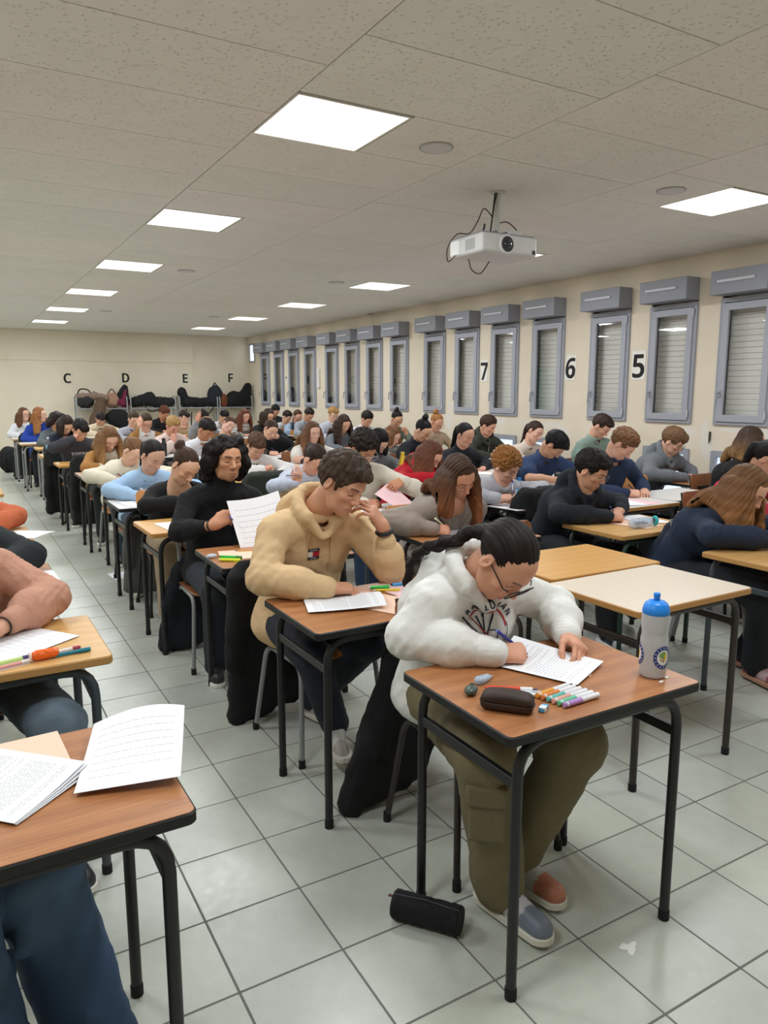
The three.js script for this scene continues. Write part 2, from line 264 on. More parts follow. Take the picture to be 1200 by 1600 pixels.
  { const t = thing('cable_clip', 'small dark cable end on the plaster below the nearest windows', 'cable', [XW, 1.13, -4.72]); mesh('plate', box(0.012, 0.09, 0.022, -0.006, 0, 0, 0.003), std(0x3a3836, 0.6), t); mesh('stub', cyl(0.005, 0.005, 0.03, -0.012, -0.055, 0, 8), std(0x2a2827, 0.6), t); }
  { const t = thing('notice_tag', 'small white notice with a dark mark hung beside a far window', 'notice', [XW, 1.84, -15.45]); mesh('card', box(0.006, 0.2, 0.12, -0.003, 0, 0), std(0xe8e4db, 0.8), t); mesh('mark', box(0.002, 0.05, 0.05, -0.0072, 0.03, 0), std(0x2a2a2a, 0.8), t); }
}

// ------------------------------------------------------------------ desks and chairs
function woodTex(c0, c1, s, knots = 0) {
  return tex(384, 256, (u, v) => { let y = v * 9 + 0.7 * fbm(u * 1.3, v * 3, s) + 0.25 * noise(u * 3, v * 9, s); if (knots) { const d = Math.hypot((u - 0.62) * 1.3, v - 0.4); y += 0.9 * Math.exp(-d * d * 30) * Math.sin(d * 40); }
    let g = 0.5 + 0.5 * Math.sin(y * 6.28 * 0.8 + 2 * fbm(u * 2, v * 14, s + 4)); g = 0.35 * g + 0.65 * (0.5 + fbm(u * 5, v * 90, s + 7, 3)); const f = fbm(u * 12, v * 260, s + 2, 2) * 0.35; g = Math.max(0, Math.min(1, g + f)); return c0.map((c, k) => c + (c1[k] - c) * g); });
}
const metal = (c, r = 0.42) => phys({ color: c, roughness: r, clearcoat: 0.2, clearcoatRoughness: 0.4 });
const M = {
  black: metal(0x0d0e10, 0.5), brown: metal(0x2b221e, 0.5), grey: metal(0x8b8d8c, 0.45), slate: metal(0x3b4348), green: metal(0x18352b),
  rubber: std(0x131313, 0.8), edgeBlack: std(0x121212, 0.5),
};
const lam = (t, r = 0.38) => phys({ map: t, roughness: r, clearcoat: 0.15, clearcoatRoughness: 0.35 });
const TOP = {
  oak: [lam(woodTex([190, 130, 82], [150, 94, 56], 1.1, 1)), M.edgeBlack, M.black],
  oak2: [lam(woodTex([192, 131, 81], [152, 96, 56], 5.7)), M.edgeBlack, M.black],
  beech: [lam(woodTex([222, 178, 116], [205, 155, 92], 2.3)), std(0xb98a50, 0.5), M.slate],
  beechg: [lam(woodTex([222, 178, 116], [205, 155, 92], 9.3)), std(0xb98a50, 0.5), M.green],
  maple: [lam(woodTex([221, 170, 96], [205, 148, 76], 4.9)), std(0xbd8742, 0.5), M.brown],
  cream: [lam(tex(128, 128, (u, v) => { const n = 5 * fbm(u * 30, v * 30, 3) ; return [226 + n, 210 + n, 190 + n]; })), std(0xb9854a, 0.5), M.brown],
  white: [lam(tex(64, 64, (u, v) => { const n = 4 * fbm(u * 30, v * 30, 5); return [222 + n, 218 + n, 214 + n]; })), M.edgeBlack, M.black],
  whitew: [lam(tex(64, 64, (u, v) => { const n = 4 * fbm(u * 30, v * 30, 8); return [224 + n, 219 + n, 212 + n]; })), std(0xb98a50, 0.5), M.grey],
};
const DW = 0.7, DD = 0.5, DH = 0.75, DT = 0.026;
const bandG = slab(DW, DD, DT, 0.018, 0.003); bandG.translate(0, DH - 0.0012, 0);
const topG = slab(DW - 0.008, DD - 0.008, 0.003, 0.016, 0.0006); topG.translate(0, DH, 0);
{ const p = topG.attributes.position, u = topG.attributes.uv; for (let i = 0; i < p.count; i++) u.setXY(i, p.getX(i) / 0.72 + 0.5, p.getZ(i) / 0.54 + 0.5); }
const lx = DW / 2 - 0.055, lz = DD / 2 - 0.035, ly = DH - DT - 0.017;
const archG = tube([V(-lx, 0.012, 0), V(-lx, ly, 0), V(lx, ly, 0), V(lx, 0.012, 0)], 0.0145, 0.09, 10);
const railG = box(0.018, 0.03, lz * 2, 0, 0.6, 0, 0.004), footG = cyl(0.0165, 0.0165, 0.03, 0, 0.015, 0, 10);
function makeDesk(style, label, x, z, turn = 0, frame) {
  const [tm, em, fm0] = TOP[style], fm = frame || fm0, t = thing('school_desk', label, 'desk', [x, 0, z], turn);
  mesh('tabletop', topG, tm, t); mesh('edge_band', bandG, em, t);
  for (const s of [1, -1]) { const a = mesh('leg_frame', archG, fm, t); a.position.z = s * lz; for (const q of [-1, 1]) { const f = mesh('rubber_foot', footG, M.rubber, a); f.position.x = q * lx; } }
  for (const s of [-1, 1]) { const a = mesh('side_rail', railG, fm, t); a.position.x = s * lx; }
  return t;
}
const ply = { warm: lam(woodTex([206, 146, 82], [176, 112, 56], 3.2), 0.5), dark: lam(woodTex([150, 92, 48], [116, 66, 34], 6.2), 0.5) };
const seatG = (() => { const g = slab(0.38, 0.37, 0.012, 0.05, 0.003, 6); const p = g.attributes.position, u = g.attributes.uv; for (let i = 0; i < p.count; i++) { const z = p.getZ(i), x = p.getX(i); p.setY(i, p.getY(i) + 0.455 - 0.35 * Math.max(0, z - 0.12) ** 1.6 - 0.006 * (1 - (x / 0.19) ** 2)); u.setXY(i, x + 0.5, z + 0.5); } g.computeVertexNormals(); return g; })();
const backG = (() => { const s = rounded(0.38, 0.17, 0.04); const g = new THREE.ExtrudeGeometry(s, { depth: 0.01, bevelEnabled: true, bevelThickness: 0.002, bevelSize: 0.002, bevelSegments: 1, curveSegments: 6 }); const p = g.attributes.position, u = g.attributes.uv; for (let i = 0; i < p.count; i++) { const x = p.getX(i); u.setXY(i, x + 0.5, p.getY(i) + 0.5); p.setZ(i, p.getZ(i) + 0.6 * x * x); } g.computeVertexNormals(); g.rotateX(-0.16); return g; })();
const sideG = [-1, 1].map(s => tube([V(s * 0.215, 0.012, 0.20), V(s * 0.185, 0.425, 0.155), V(s * 0.178, 0.43, -0.17), V(s * 0.21, 0.012, -0.245)], 0.0115, 0.07, 8));
const postG = [-1, 1].map(s => tube([V(s * 0.165, 0.425, -0.05), V(s * 0.165, 0.43, -0.18), V(s * 0.165, 0.84, -0.25)], 0.010, 0.06, 8));
const crossG = tube([V(-0.18, 0.432, 0.1), V(0.18, 0.432, 0.1)], 0.009), cfootG = cyl(0.0145, 0.015, 0.035, 0, 0.0175, 0, 10);
function makeChair(label, x, z, frame = M.black, wood = ply.dark, turn = 0) {
  const t = thing('school_chair', label, 'chair', [x, 0, z], turn);
  mesh('seat', seatG, wood, t); const b = mesh('backrest', backG, wood, t); b.position.set(0, 0.76, -0.238);
  [0, 1].forEach(i => { const s = i ? 1 : -1, f = mesh('side_frame', sideG[i], frame, t); for (const [fx, fz] of [[0.215, 0.20], [0.21, -0.245]]) { const r = mesh('rubber_foot', cfootG, M.rubber, f); r.position.set(s * fx, 0, fz); } mesh('back_post', postG[i], frame, t); });
  mesh('crossbar', crossG, frame, t);
  return t;
}

// ------------------------------------------------------------------ papers and writing things
const paperTex = (lines, seedN, bg = '#f3f3f6') => canvas(256, 362, (g, W, H) => { let s = seedN; const R = () => { s = (s * 16807) % 2147483647; return s / 2147483647; }; g.fillStyle = bg; g.fillRect(0, 0, W, H); g.fillStyle = 'rgba(80,80,92,0.38)'; for (let k = 0; k < lines; k++) { const y = 24 + k * (H - 50) / lines; if (R() < 0.12) continue; let x = 24; const end = R() < 0.2 ? W * (0.4 + 0.4 * R()) : W - 24; while (x < end) { const w = 5 + R() * 18; g.fillRect(x, y, Math.min(w, end - x), 2.6); x += w + 4; } } });
const edgeP = std(0xe9e9ec, 0.85);
const PAPER = { text: std(0xffffff, 0.85, { map: paperTex(26, 77) }), text2: std(0xffffff, 0.85, { map: paperTex(34, 991) }), few: std(0xffffff, 0.85, { map: paperTex(9, 4242) }), plain: std(0xf1f1f4, 0.85), peach: std(0xf3cdb4, 0.85), pink: std(0xf2c9cd, 0.85), yellow: std(0xf2e27a, 0.8), blue: std(0xcfe0f2, 0.85) };
// a sheet: width w, length d, bent by curl(u, v) -> height; the top carries the print, it has its own thickness
function sheetGeo(w, d, curl, nx = 10, nz = 14, th = 0.0006) {
  const pos = [], uv = [], idx = [], W = nx + 1, n = W * (nz + 1);
  for (const s of [1, 0]) for (let j = 0; j <= nz; j++) for (let i = 0; i <= nx; i++) { const u = i / nx, v = j / nz; let p = curl ? curl(u, v) : 0; const q = Array.isArray(p) ? p : [0, p, 0]; pos.push((u - 0.5) * w + q[0], q[1] + s * th, (v - 0.5) * d + q[2]); uv.push(u, 1 - v); }
  for (let j = 0; j < nz; j++) for (let i = 0; i < nx; i++) { const a = j * W + i, b = a + W; idx.push(a, b, a + 1, a + 1, b, b + 1); idx.push(n + a, n + a + 1, n + b, n + a + 1, n + b + 1, n + b); }
  const edge = (a, b) => idx.push(a, b, n + a, b, n + b, n + a);
  for (let i = 0; i < nx; i++) { edge(i + 1, i); edge(nz * W + i, nz * W + i + 1); }
  for (let j = 0; j < nz; j++) { edge(j * W, (j + 1) * W); edge((j + 1) * W + nx, j * W + nx); }
  const g = new THREE.BufferGeometry(); g.setAttribute('position', new THREE.Float32BufferAttribute(pos, 3)); g.setAttribute('uv', new THREE.Float32BufferAttribute(uv, 2)); g.setIndex(idx); g.computeVertexNormals(); return g;
}
const flatA4 = sheetGeo(0.21, 0.297, (u, v) => 0.0015 * Math.sin(u * 3 + v * 2), 4, 6), flatA3 = sheetGeo(0.297, 0.42, (u, v) => 0.001, 3, 3);
function paper(label, kind, x, y, z, turn = 0, geo = flatA4, cat = 'paper') { const m = mesh(kind === 'peach' || kind === 'pink' ? 'scrap_paper' : 'exam_sheet', geo, PAPER[kind], scene); m.position.set(x, y, z); m.rotation.y = turn; return tag(m, label, cat); }
// a pen between two points (tip, end): barrel, tip, cap
function pen(label, a, b, col, { r = 0.0045, capCol, kind = 'pen', capLen = 0.25 } = {}) {
  const L = a.distanceTo(b), t = thing(kind, label, kind === 'highlighter' ? 'highlighter' : kind === 'felt_pen' ? 'felt pen' : 'pen');
  t.position.copy(a); t.quaternion.setFromUnitVectors(V(0, 1, 0), b.clone().sub(a).normalize());
  const bm = std(col, 0.35);
  mesh('barrel', cyl(r, r, L * (0.9 - capLen), 0, L * (0.1 + (0.9 - capLen) / 2), 0, 10), bm, t);
  mesh('tip', cyl(r * 0.9, 0.001, L * 0.1, 0, L * 0.05, 0, 10), std(capCol ?? 0xd8d8da, 0.4), t);
  mesh('cap', [cyl(r * 1.12, r * 1.12, L * capLen, 0, L * (1 - capLen / 2), 0, 10), box(0.003, L * capLen * 0.8, 0.002, 0, L * (1 - capLen * 0.6), r * 1.5)], std(capCol ?? col, 0.35), t);
  return t;
}

// ------------------------------------------------------------------ people: distance fields meshed with surface nets
const smin = (a, b, k) => { const h = Math.max(k - Math.abs(a - b), 0) / k; return Math.min(a, b) - h * h * k * 0.25; };
const smax = (a, b, k) => -smin(-a, -b, k);
const BUF = { n: 0, d: null, id: null };
function sdfMesh(prims, cell, k0 = 0.02) {
  const B = [1e9, 1e9, 1e9, -1e9, -1e9, -1e9];
  for (const p of prims) if (!p.sub) for (let i = 0; i < 3; i++) { B[i] = Math.min(B[i], p.bb[i]); B[i + 3] = Math.max(B[i + 3], p.bb[i + 3]); }
  for (let i = 0; i < 3; i++) { B[i] -= 3 * cell; B[i + 3] += 3 * cell; }
  const nx = Math.ceil((B[3] - B[0]) / cell) + 1, ny = Math.ceil((B[4] - B[1]) / cell) + 1, nz = Math.ceil((B[5] - B[2]) / cell) + 1, n = nx * ny * nz;
  if (BUF.n < n) { BUF.n = n; BUF.d = new Float32Array(n); BUF.id = new Int32Array(n); }
  const D = BUF.d, I = BUF.id; D.fill(10, 0, n); I.fill(-1, 0, n);
  for (const p of prims) {
    const k = p.k ?? k0, m = k + 2.6 * cell, f = p.f;
    const x0 = Math.max(0, Math.floor((p.bb[0] - m - B[0]) / cell)), x1 = Math.min(nx - 1, Math.ceil((p.bb[3] + m - B[0]) / cell));
    const y0 = Math.max(0, Math.floor((p.bb[1] - m - B[1]) / cell)), y1 = Math.min(ny - 1, Math.ceil((p.bb[4] + m - B[1]) / cell));
    const z0 = Math.max(0, Math.floor((p.bb[2] - m - B[2]) / cell)), z1 = Math.min(nz - 1, Math.ceil((p.bb[5] + m - B[2]) / cell));
    for (let z = z0; z <= z1; z++) for (let y = y0; y <= y1; y++) { let q = (z * ny + y) * nx + x0; for (let x = x0; x <= x1; x++, q++) {
      const v = D[q]; if (p.sub) { if (v > 5) continue; const d = f(B[0] + x * cell, B[1] + y * cell, B[2] + z * cell); D[q] = smax(v, -d, k); }
      else { const d = f(B[0] + x * cell, B[1] + y * cell, B[2] + z * cell); D[q] = v > 5 ? d : smin(v, d, k); } } }
  }
  const pos = [], idx = [], off = [0, 1, nx, nx + 1, nx * ny, nx * ny + 1, nx * ny + nx, nx * ny + nx + 1], E = [[0, 1], [0, 2], [0, 4], [1, 3], [1, 5], [2, 3], [2, 6], [3, 7], [4, 5], [4, 6], [5, 7], [6, 7]];
  for (let z = 0; z < nz - 1; z++) for (let y = 0; y < ny - 1; y++) for (let x = 0; x < nx - 1; x++) {
    const q = (z * ny + y) * nx + x; let s = 0;
    for (let c = 0; c < 8; c++) if (D[q + off[c]] < 0) s++;
    if (s === 0 || s === 8) continue;
    let ax = 0, ay = 0, az = 0, c = 0;
    for (const [a, b] of E) { const va = D[q + off[a]], vb = D[q + off[b]]; if ((va < 0) === (vb < 0)) continue; const t = va / (va - vb); ax += (a & 1) + t * ((b & 1) - (a & 1)); ay += ((a >> 1) & 1) + t * (((b >> 1) & 1) - ((a >> 1) & 1)); az += (a >> 2) + t * ((b >> 2) - (a >> 2)); c++; }
    I[q] = pos.length / 3; pos.push(B[0] + (x + ax / c) * cell, B[1] + (y + ay / c) * cell, B[2] + (z + az / c) * cell);
  }
  const st = [1, nx, nx * ny];
  for (let z = 1; z < nz - 1; z++) for (let y = 1; y < ny - 1; y++) for (let x = 1; x < nx - 1; x++) {
    const q = (z * ny + y) * nx + x, v = D[q] < 0;
    for (let a = 0; a < 3; a++) { if ((D[q + st[a]] < 0) === v) continue; const b = st[(a + 1) % 3], c = st[(a + 2) % 3], i0 = I[q], i1 = I[q - b], i2 = I[q - b - c], i3 = I[q - c]; if (i0 < 0 || i1 < 0 || i2 < 0 || i3 < 0) continue; v ? idx.push(i0, i1, i2, i0, i2, i3) : idx.push(i0, i2, i1, i0, i3, i2); }
  }
  const g = new THREE.BufferGeometry(); g.setAttribute('position', new THREE.Float32BufferAttribute(pos, 3)); g.setIndex(idx); g.computeVertexNormals(); return g;
}
// primitives
function rc(a, b, r0, r1 = r0, k, sub) {             // tapered capsule
  const bx = b.x - a.x, by = b.y - a.y, bz = b.z - a.z, L2 = bx * bx + by * by + bz * bz + 1e-9, ax = a.x, ay = a.y, az = a.z;
  const R = Math.max(r0, r1);
  return { k, sub, bb: [Math.min(ax, b.x) - R, Math.min(ay, b.y) - R, Math.min(az, b.z) - R, Math.max(ax, b.x) + R, Math.max(ay, b.y) + R, Math.max(az, b.z) + R],
    f: (x, y, z) => { const px = x - ax, py = y - ay, pz = z - az; let t = (px * bx + py * by + pz * bz) / L2; t = t < 0 ? 0 : t > 1 ? 1 : t; const dx = px - bx * t, dy = py - by * t, dz = pz - bz * t; return Math.sqrt(dx * dx + dy * dy + dz * dz) - (r0 + (r1 - r0) * t); } };
}
function el(c, r, rot, k, sub) {                     // ellipsoid, rot: optional Quaternion
  const R = rot ? Math.max(r.x, r.y, r.z) : 0, bx = rot ? R : r.x, by = rot ? R : r.y, bz = rot ? R : r.z;
  const m = rot ? new THREE.Matrix3().setFromMatrix4(new THREE.Matrix4().makeRotationFromQuaternion(rot.clone().invert())).elements : null;
  return { k, sub, bb: [c.x - bx, c.y - by, c.z - bz, c.x + bx, c.y + by, c.z + bz],
    f: (x, y, z) => { let px = x - c.x, py = y - c.y, pz = z - c.z; if (m) { const a = m[0] * px + m[3] * py + m[6] * pz, b = m[1] * px + m[4] * py + m[7] * pz; pz = m[2] * px + m[5] * py + m[8] * pz; px = a; py = b; } px /= r.x; py /= r.y; pz /= r.z; const l0 = Math.sqrt(px * px + py * py + pz * pz) + 1e-9; px /= r.x; py /= r.y; pz /= r.z; const l1 = Math.sqrt(px * px + py * py + pz * pz) + 1e-9; return l0 * (l0 - 1) / l1; } };
}
const chain = (ps, rs, k) => ps.slice(1).map((p, i) => rc(ps[i], p, rs[i], rs[i + 1], k));
function colorize(g, fn) { const p = g.attributes.position, c = new Float32Array(p.count * 3), n = g.attributes.normal; for (let i = 0; i < p.count; i++) { const q = fn(p.getX(i), p.getY(i), p.getZ(i), n.getX(i), n.getY(i), n.getZ(i)); c[i * 3] = q.r; c[i * 3 + 1] = q.g; c[i * 3 + 2] = q.b; } g.setAttribute('color', new THREE.BufferAttribute(c, 3)); return g; }
function displace(g, fn) { const p = g.attributes.position, n = g.attributes.normal; for (let i = 0; i < p.count; i++) { const x = p.getX(i), y = p.getY(i), z = p.getZ(i), d = fn(x, y, z); p.setXYZ(i, x + n.getX(i) * d, y + n.getY(i) * d, z + n.getZ(i) * d); } g.computeVertexNormals(); return g; }
const joinGeo = gs => { const n = gs.reduce((a, g) => a + g.attributes.position.count, 0), P = new Float32Array(n * 3), N = new Float32Array(n * 3), C = gs[0].attributes.color ? new Float32Array(n * 3) : null, idx = []; let o = 0; for (const g of gs) { P.set(g.attributes.position.array, o * 3); N.set(g.attributes.normal.array, o * 3); if (C) C.set(g.attributes.color.array, o * 3); const ix = g.index.array; for (let i = 0; i < ix.length; i++) idx.push(ix[i] + o); o += g.attributes.position.count; } const r = new THREE.BufferGeometry(); r.setAttribute('position', new THREE.BufferAttribute(P, 3)); r.setAttribute('normal', new THREE.BufferAttribute(N, 3)); if (C) r.setAttribute('color', new THREE.BufferAttribute(C, 3)); r.setIndex(idx); return r; };

// head in its own frame: origin between the ears at eye level, y up, z forward
const headCache = {};
function headShape(fem, cell, o = {}) {
  const key = fem + '|' + cell + '|' + (o.up || 0); if (headCache[key]) return headCache[key].clone();
  const j = fem ? 0.94 : 1, P = [];
  P.push(el(V(0, 0.034, -0.012), V(0.0735, 0.083, 0.093)));
  P.push(el(V(0, 0.025, 0.045), V(0.062, 0.062, 0.052), null, 0.03));                     // forehead and brow
  P.push(el(V(0, -0.035, 0.035), V(0.058 * j, 0.062, 0.056), null, 0.03));                // middle of the face
  P.push(el(V(0, -0.076, 0.045), V(0.044 * j, 0.038, 0.044), null, 0.035));               // jaw
  P.push(el(V(0, -0.099, 0.072), V(0.021 * j, 0.016, 0.018), null, 0.022));               // chin
  for (const s of [-1, 1]) {
    P.push(rc(V(s * 0.056 * j, -0.03, -0.002), V(s * 0.042 * j, -0.083, 0.035), 0.018, 0.018, 0.03));
    P.push(el(V(s * 0.040, -0.022, 0.068), V(0.021, 0.017, 0.017), null, 0.022));         // cheek bone
    P.push(rc(V(s * 0.013, 0.022, 0.09), V(s * 0.045, 0.02, 0.074), 0.0085, 0.008, 0.018)); // brow ridge
    P.push({ ...el(V(s * 0.0315, 0.003, 0.097), V(0.0165, 0.0115, 0.016), null, 0.014), sub: true }); // socket
    P.push(el(V(s * 0.0315, 0.002, 0.0765), V(0.0145, 0.0125, 0.0125), null, 0.003));       // lidded eyeball
    P.push(rc(V(s * 0.0195, -0.0005, 0.087), V(s * 0.044, -0.0015, 0.079), 0.0022, 0.0018, 0.005)); // lower edge of the upper lid
    const eq = new THREE.Quaternion().setFromEuler(new THREE.Euler(0.15, s * 0.35, s * 0.12));
    P.push(el(V(s * 0.0785, -0.006, -0.006), V(0.0075, 0.031, 0.0185), eq, 0.008));         // ear
    P.push({ ...el(V(s * 0.0865, -0.003, -0.002), V(0.006, 0.017, 0.0095), eq, 0.005), sub: true });
    P.push(el(V(s * 0.0105, -0.0345, 0.102), V(0.0072, 0.0065, 0.0085), null, 0.007));       // nostril wing
  }
  P.push(rc(V(0, 0.014, 0.089), V(0, -0.027, 0.113), 0.0072, 0.0098, 0.014));               // nose
  P.push(el(V(0, -0.031, 0.1135), V(0.0095, 0.0085, 0.0085), null, 0.006));
  if (cell < 0.004) for (const s of [-1, 1]) P.push({ ...el(V(s * 0.006, -0.0405, 0.109), V(0.0032, 0.003, 0.0035), null, 0.003), sub: true });
  P.push(rc(V(-0.021, -0.0655, 0.0855), V(0, -0.0628, 0.0985), 0.0045, 0.0058, 0.007)); P.push(rc(V(0.021, -0.0655, 0.0855), V(0, -0.0628, 0.0985), 0.0045, 0.0058, 0.007));
  P.push(rc(V(-0.017, -0.0725, 0.0865), V(0, -0.0755, 0.0965), 0.0045, 0.0066, 0.007)); P.push(rc(V(0.017, -0.0725, 0.0865), V(0, -0.0755, 0.0965), 0.0045, 0.0066, 0.007));
  if (cell < 0.004) P.push({ ...rc(V(-0.02, -0.0688, 0.0925), V(0, -0.0688, 0.106), 0.0014, 0.0018, 0.003), sub: true }, { ...rc(V(0.02, -0.0688, 0.0925), V(0, -0.0688, 0.106), 0.0014, 0.0018, 0.003), sub: true });
  const g = sdfMesh(P, cell, 0.02); headCache[key] = g; return g.clone();
}
const col = h => new THREE.Color(h);
function faceColor(skin, hair, o = {}) {
  const S = col(skin), lip = S.clone().lerp(col(o.lip || 0xa8504c), 0.55), H = col(hair).lerp(S, 0.15), lash = col(0x1c1412), blush = S.clone().lerp(col(0xc8665a), 0.35), beard = S.clone().lerp(col(hair), 0.45), t = new THREE.Color();
  return (x, y, z) => {
    t.copy(S); const ax = Math.abs(x);
    if (z > 0.03) {
      const bl = Math.exp(-(((ax - 0.042) / 0.02) ** 2 + ((y + 0.03) / 0.02) ** 2)); t.lerp(blush, bl * 0.5); t.lerp(blush, 0.5 * Math.exp(-((x / 0.012) ** 2 + ((y + 0.03) / 0.012) ** 2)));
      if (o.beard) { const b = Math.max(Math.exp(-((x / 0.03) ** 2 + ((y + 0.1) / 0.02) ** 2)), 0.8 * Math.exp(-((x / 0.022) ** 2 + ((y + 0.053) / 0.006) ** 2))); t.lerp(beard, Math.min(1, b) * o.beard); }
      const by = 0.0225 + 0.004 * Math.sin((ax - 0.012) / 0.036 * 2.4), w = ax > 0.011 && ax < 0.05 ? Math.max(0, 1 - Math.abs(y - by) / (o.brow || 0.0048)) : 0; if (w > 0) t.lerp(H, Math.min(o.coarse ? 0.6 : 1, w * 2.2));
      if (z > 0.07 && ax > 0.016 && ax < 0.0475) { const ly = -0.0045 - 0.003 * (1 - ((ax - 0.0315) / 0.016) ** 2), e = 1 - Math.abs(y - ly) / 0.0028; if (e > 0) t.lerp(lash, Math.min(o.coarse ? 0.55 : 1, e * 1.6)); }
      if (z > 0.08 && ax < 0.0225 && y < -0.0575 && y > -0.0825) { const h = 1 - (ax / 0.0235) ** 2, top = -0.0688 + 0.0085 * h - (ax < 0.004 ? 0.0012 : 0), bot = -0.0688 - 0.011 * h; if (y < top && y > bot) { t.lerp(lip, o.coarse ? 0.5 : 0.85); if (!o.coarse && Math.abs(y + 0.0688) < 0.0012) t.lerp(lash, 0.45); } }
    } else if (ax > 0.07 && y < 0.03) t.lerp(blush, 0.3);
    return t;
  };
}
// hand in its own frame: wrist at the origin, z along the fingers, y out of the back of the hand, thumb towards +x
const CURL = { pen: [[58, 62, 30], [62, 68, 34], [68, 72, 36], [72, 72, 36]], flat: [[14, 18, 10], [12, 16, 10], [14, 18, 10], [20, 22, 12]], hold: [[42, 34, 18], [46, 44, 22], [52, 50, 24], [58, 54, 26]], fist: [[80, 88, 50], [82, 90, 52], [84, 92, 52], [86, 92, 52]], relax: [[28, 36, 20], [32, 40, 22], [36, 44, 24], [40, 46, 26]] };
const handCache = {};
function handShape(pose, cell, scale = 1) {
  const key = pose + cell; if (handCache[key]) return handCache[key].clone();
  const P = [], a = Math.PI / 180;
  P.push(rc(V(0, 0, -0.004), V(0, 0, 0.014), 0.0265, 0.028, 0.02));
  for (const [x, z, r] of [[0.026, 0.085, 0.0135], [0.009, 0.09, 0.0138], [-0.009, 0.087, 0.0132], [-0.026, 0.079, 0.0122]]) P.push(rc(V(x * 0.6, 0, 0.01), V(x, 0, z), 0.0165, r, 0.014));
  P.push(rc(V(0.018, -0.008, 0.015), V(0.03, -0.012, 0.04), 0.016, 0.013, 0.016));
  const F = [[0.027, 0.087, [0.044, 0.027, 0.021], 0.0086], [0.009, 0.092, [0.049, 0.031, 0.022], 0.0089], [-0.0095, 0.089, [0.045, 0.029, 0.021], 0.0084], [-0.027, 0.081, [0.035, 0.021, 0.019], 0.0075]];
  F.forEach(([x, z, L, r], i) => { let p = V(x, 0, z), th = 0; const sp = (x / 0.027) * 0.08; L.forEach((l, q) => { th += CURL[pose][i][q] * a; const d = V(Math.sin(sp), -Math.sin(th), Math.cos(th)).normalize(); const e = p.clone().add(d.multiplyScalar(l)); P.push(rc(p, e, r * (1 - q * 0.07), r * (0.95 - q * 0.07), 0.003)); p = e; }); });
  const T = { pen: [[0.034, -0.016, 0.05], [0.034, -0.034, 0.084], [0.026, -0.05, 0.105]], flat: [[0.046, -0.008, 0.05], [0.062, -0.012, 0.08], [0.07, -0.016, 0.102]], hold: [[0.042, -0.022, 0.05], [0.046, -0.046, 0.08], [0.04, -0.062, 0.1]], fist: [[0.036, -0.02, 0.045], [0.03, -0.04, 0.07], [0.012, -0.046, 0.084]], relax: [[0.042, -0.018, 0.052], [0.05, -0.032, 0.082], [0.048, -0.044, 0.104]] }[pose];
  let p = V(0.024, -0.008, 0.022); T.forEach((t, i) => { const e = V(...t); P.push(rc(p, e, 0.0125 - i * 0.0012, 0.011 - i * 0.001, 0.006)); p = e; });
  const g = sdfMesh(P, cell, 0.006); handCache[key] = g; return g.clone();
}
function handMatrix(W, fwd, dorsal, mirror) {
  const f = fwd.clone().normalize(), d = dorsal.clone().sub(f.clone().multiplyScalar(dorsal.dot(f))).normalize(), x = d.clone().cross(f);
  const m = new THREE.Matrix4().makeBasis(x, d, f).setPosition(W); if (mirror) m.multiply(new THREE.Matrix4().makeScale(-1, 1, 1)); return m;
}
function applyM(g, m, flip) { g.applyMatrix4(m); if (flip) { const ix = g.index.array; for (let i = 0; i < ix.length; i += 3) { const t = ix[i]; ix[i] = ix[i + 1]; ix[i + 1] = t; } g.computeVertexNormals(); } return g; }

const skinM = phys({ vertexColors: true, roughness: 0.52, sheen: 0.15, sheenRoughness: 0.5 });
const hairM = phys({ vertexColors: true, roughness: 0.58, specularIntensity: 0.45 });
const clothMats = {};
const clothM = (kind = 'knit') => clothMats[kind] || (clothMats[kind] = phys(kind === 'leather' ? { vertexColors: true, roughness: 0.45 } : kind === 'denim' ? { vertexColors: true, roughness: 0.85 } : { vertexColors: true, roughness: 0.92, sheen: 0.25, sheenRoughness: 0.6 }));
const clothColor = (c, v = 0.05, fr = 55) => { const C = col(c), t = new THREE.Color(); return (x, y, z) => { const n = 1 + v * noise(x * fr, y * fr, z * fr) + v * 0.6 * noise(x * fr * 4, y * fr * 4, z * fr * 4); return t.copy(C).multiplyScalar(n); }; };
const folds = (amp, sd, fr = 17) => (x, y, z) => { const a = 1 - Math.abs(noise(x * fr * 1.15 + y * fr * 0.5 + sd, y * fr * 0.55, z * fr * 1.1)) * 2.2, b = 1 - Math.abs(noise(x * fr * 2.3 + 5 - y * fr * 1.1, y * fr * 1.5 + sd, z * fr * 2.2)) * 2; return amp * (0.65 * a + 0.4 * b - 0.4); };
function ik(S, W, l1, l2, pole) { const d = W.clone().sub(S), L = Math.min(d.length(), (l1 + l2) * 0.999), u = d.normalize(); const a = (l1 * l1 - l2 * l2 + L * L) / (2 * L), h = Math.sqrt(Math.max(0, l1 * l1 - a * a)); const p = pole.clone().sub(u.clone().multiplyScalar(pole.dot(u))).normalize(); return S.clone().add(u.multiplyScalar(a)).add(p.multiplyScalar(h)); }
const rotAt = (y, p, r) => new THREE.Quaternion().setFromEuler(new THREE.Euler(p * Math.PI / 180, y * Math.PI / 180, r * Math.PI / 180, 'YXZ'));
const LOD = { 0: { head: 0.003, hand: 0.004, cloth: 0.0098, leg: 0.019, hair: 0.0046, body: 0.034, neck: 0.009 }, 1: { head: 0.0047, hand: 0.0068, cloth: 0.018, leg: 0.034, hair: 0.009, body: 0.05, neck: 0.014 }, 2: { head: 0.0074, hand: 0.0095, cloth: 0.027, leg: 0.05, hair: 0.0125, body: 0.06, neck: 0.02 }, 3: { head: 0.0085, hand: 0.011, cloth: 0.034, leg: 0.06, hair: 0.016, body: 0.07, neck: 0.026 } };

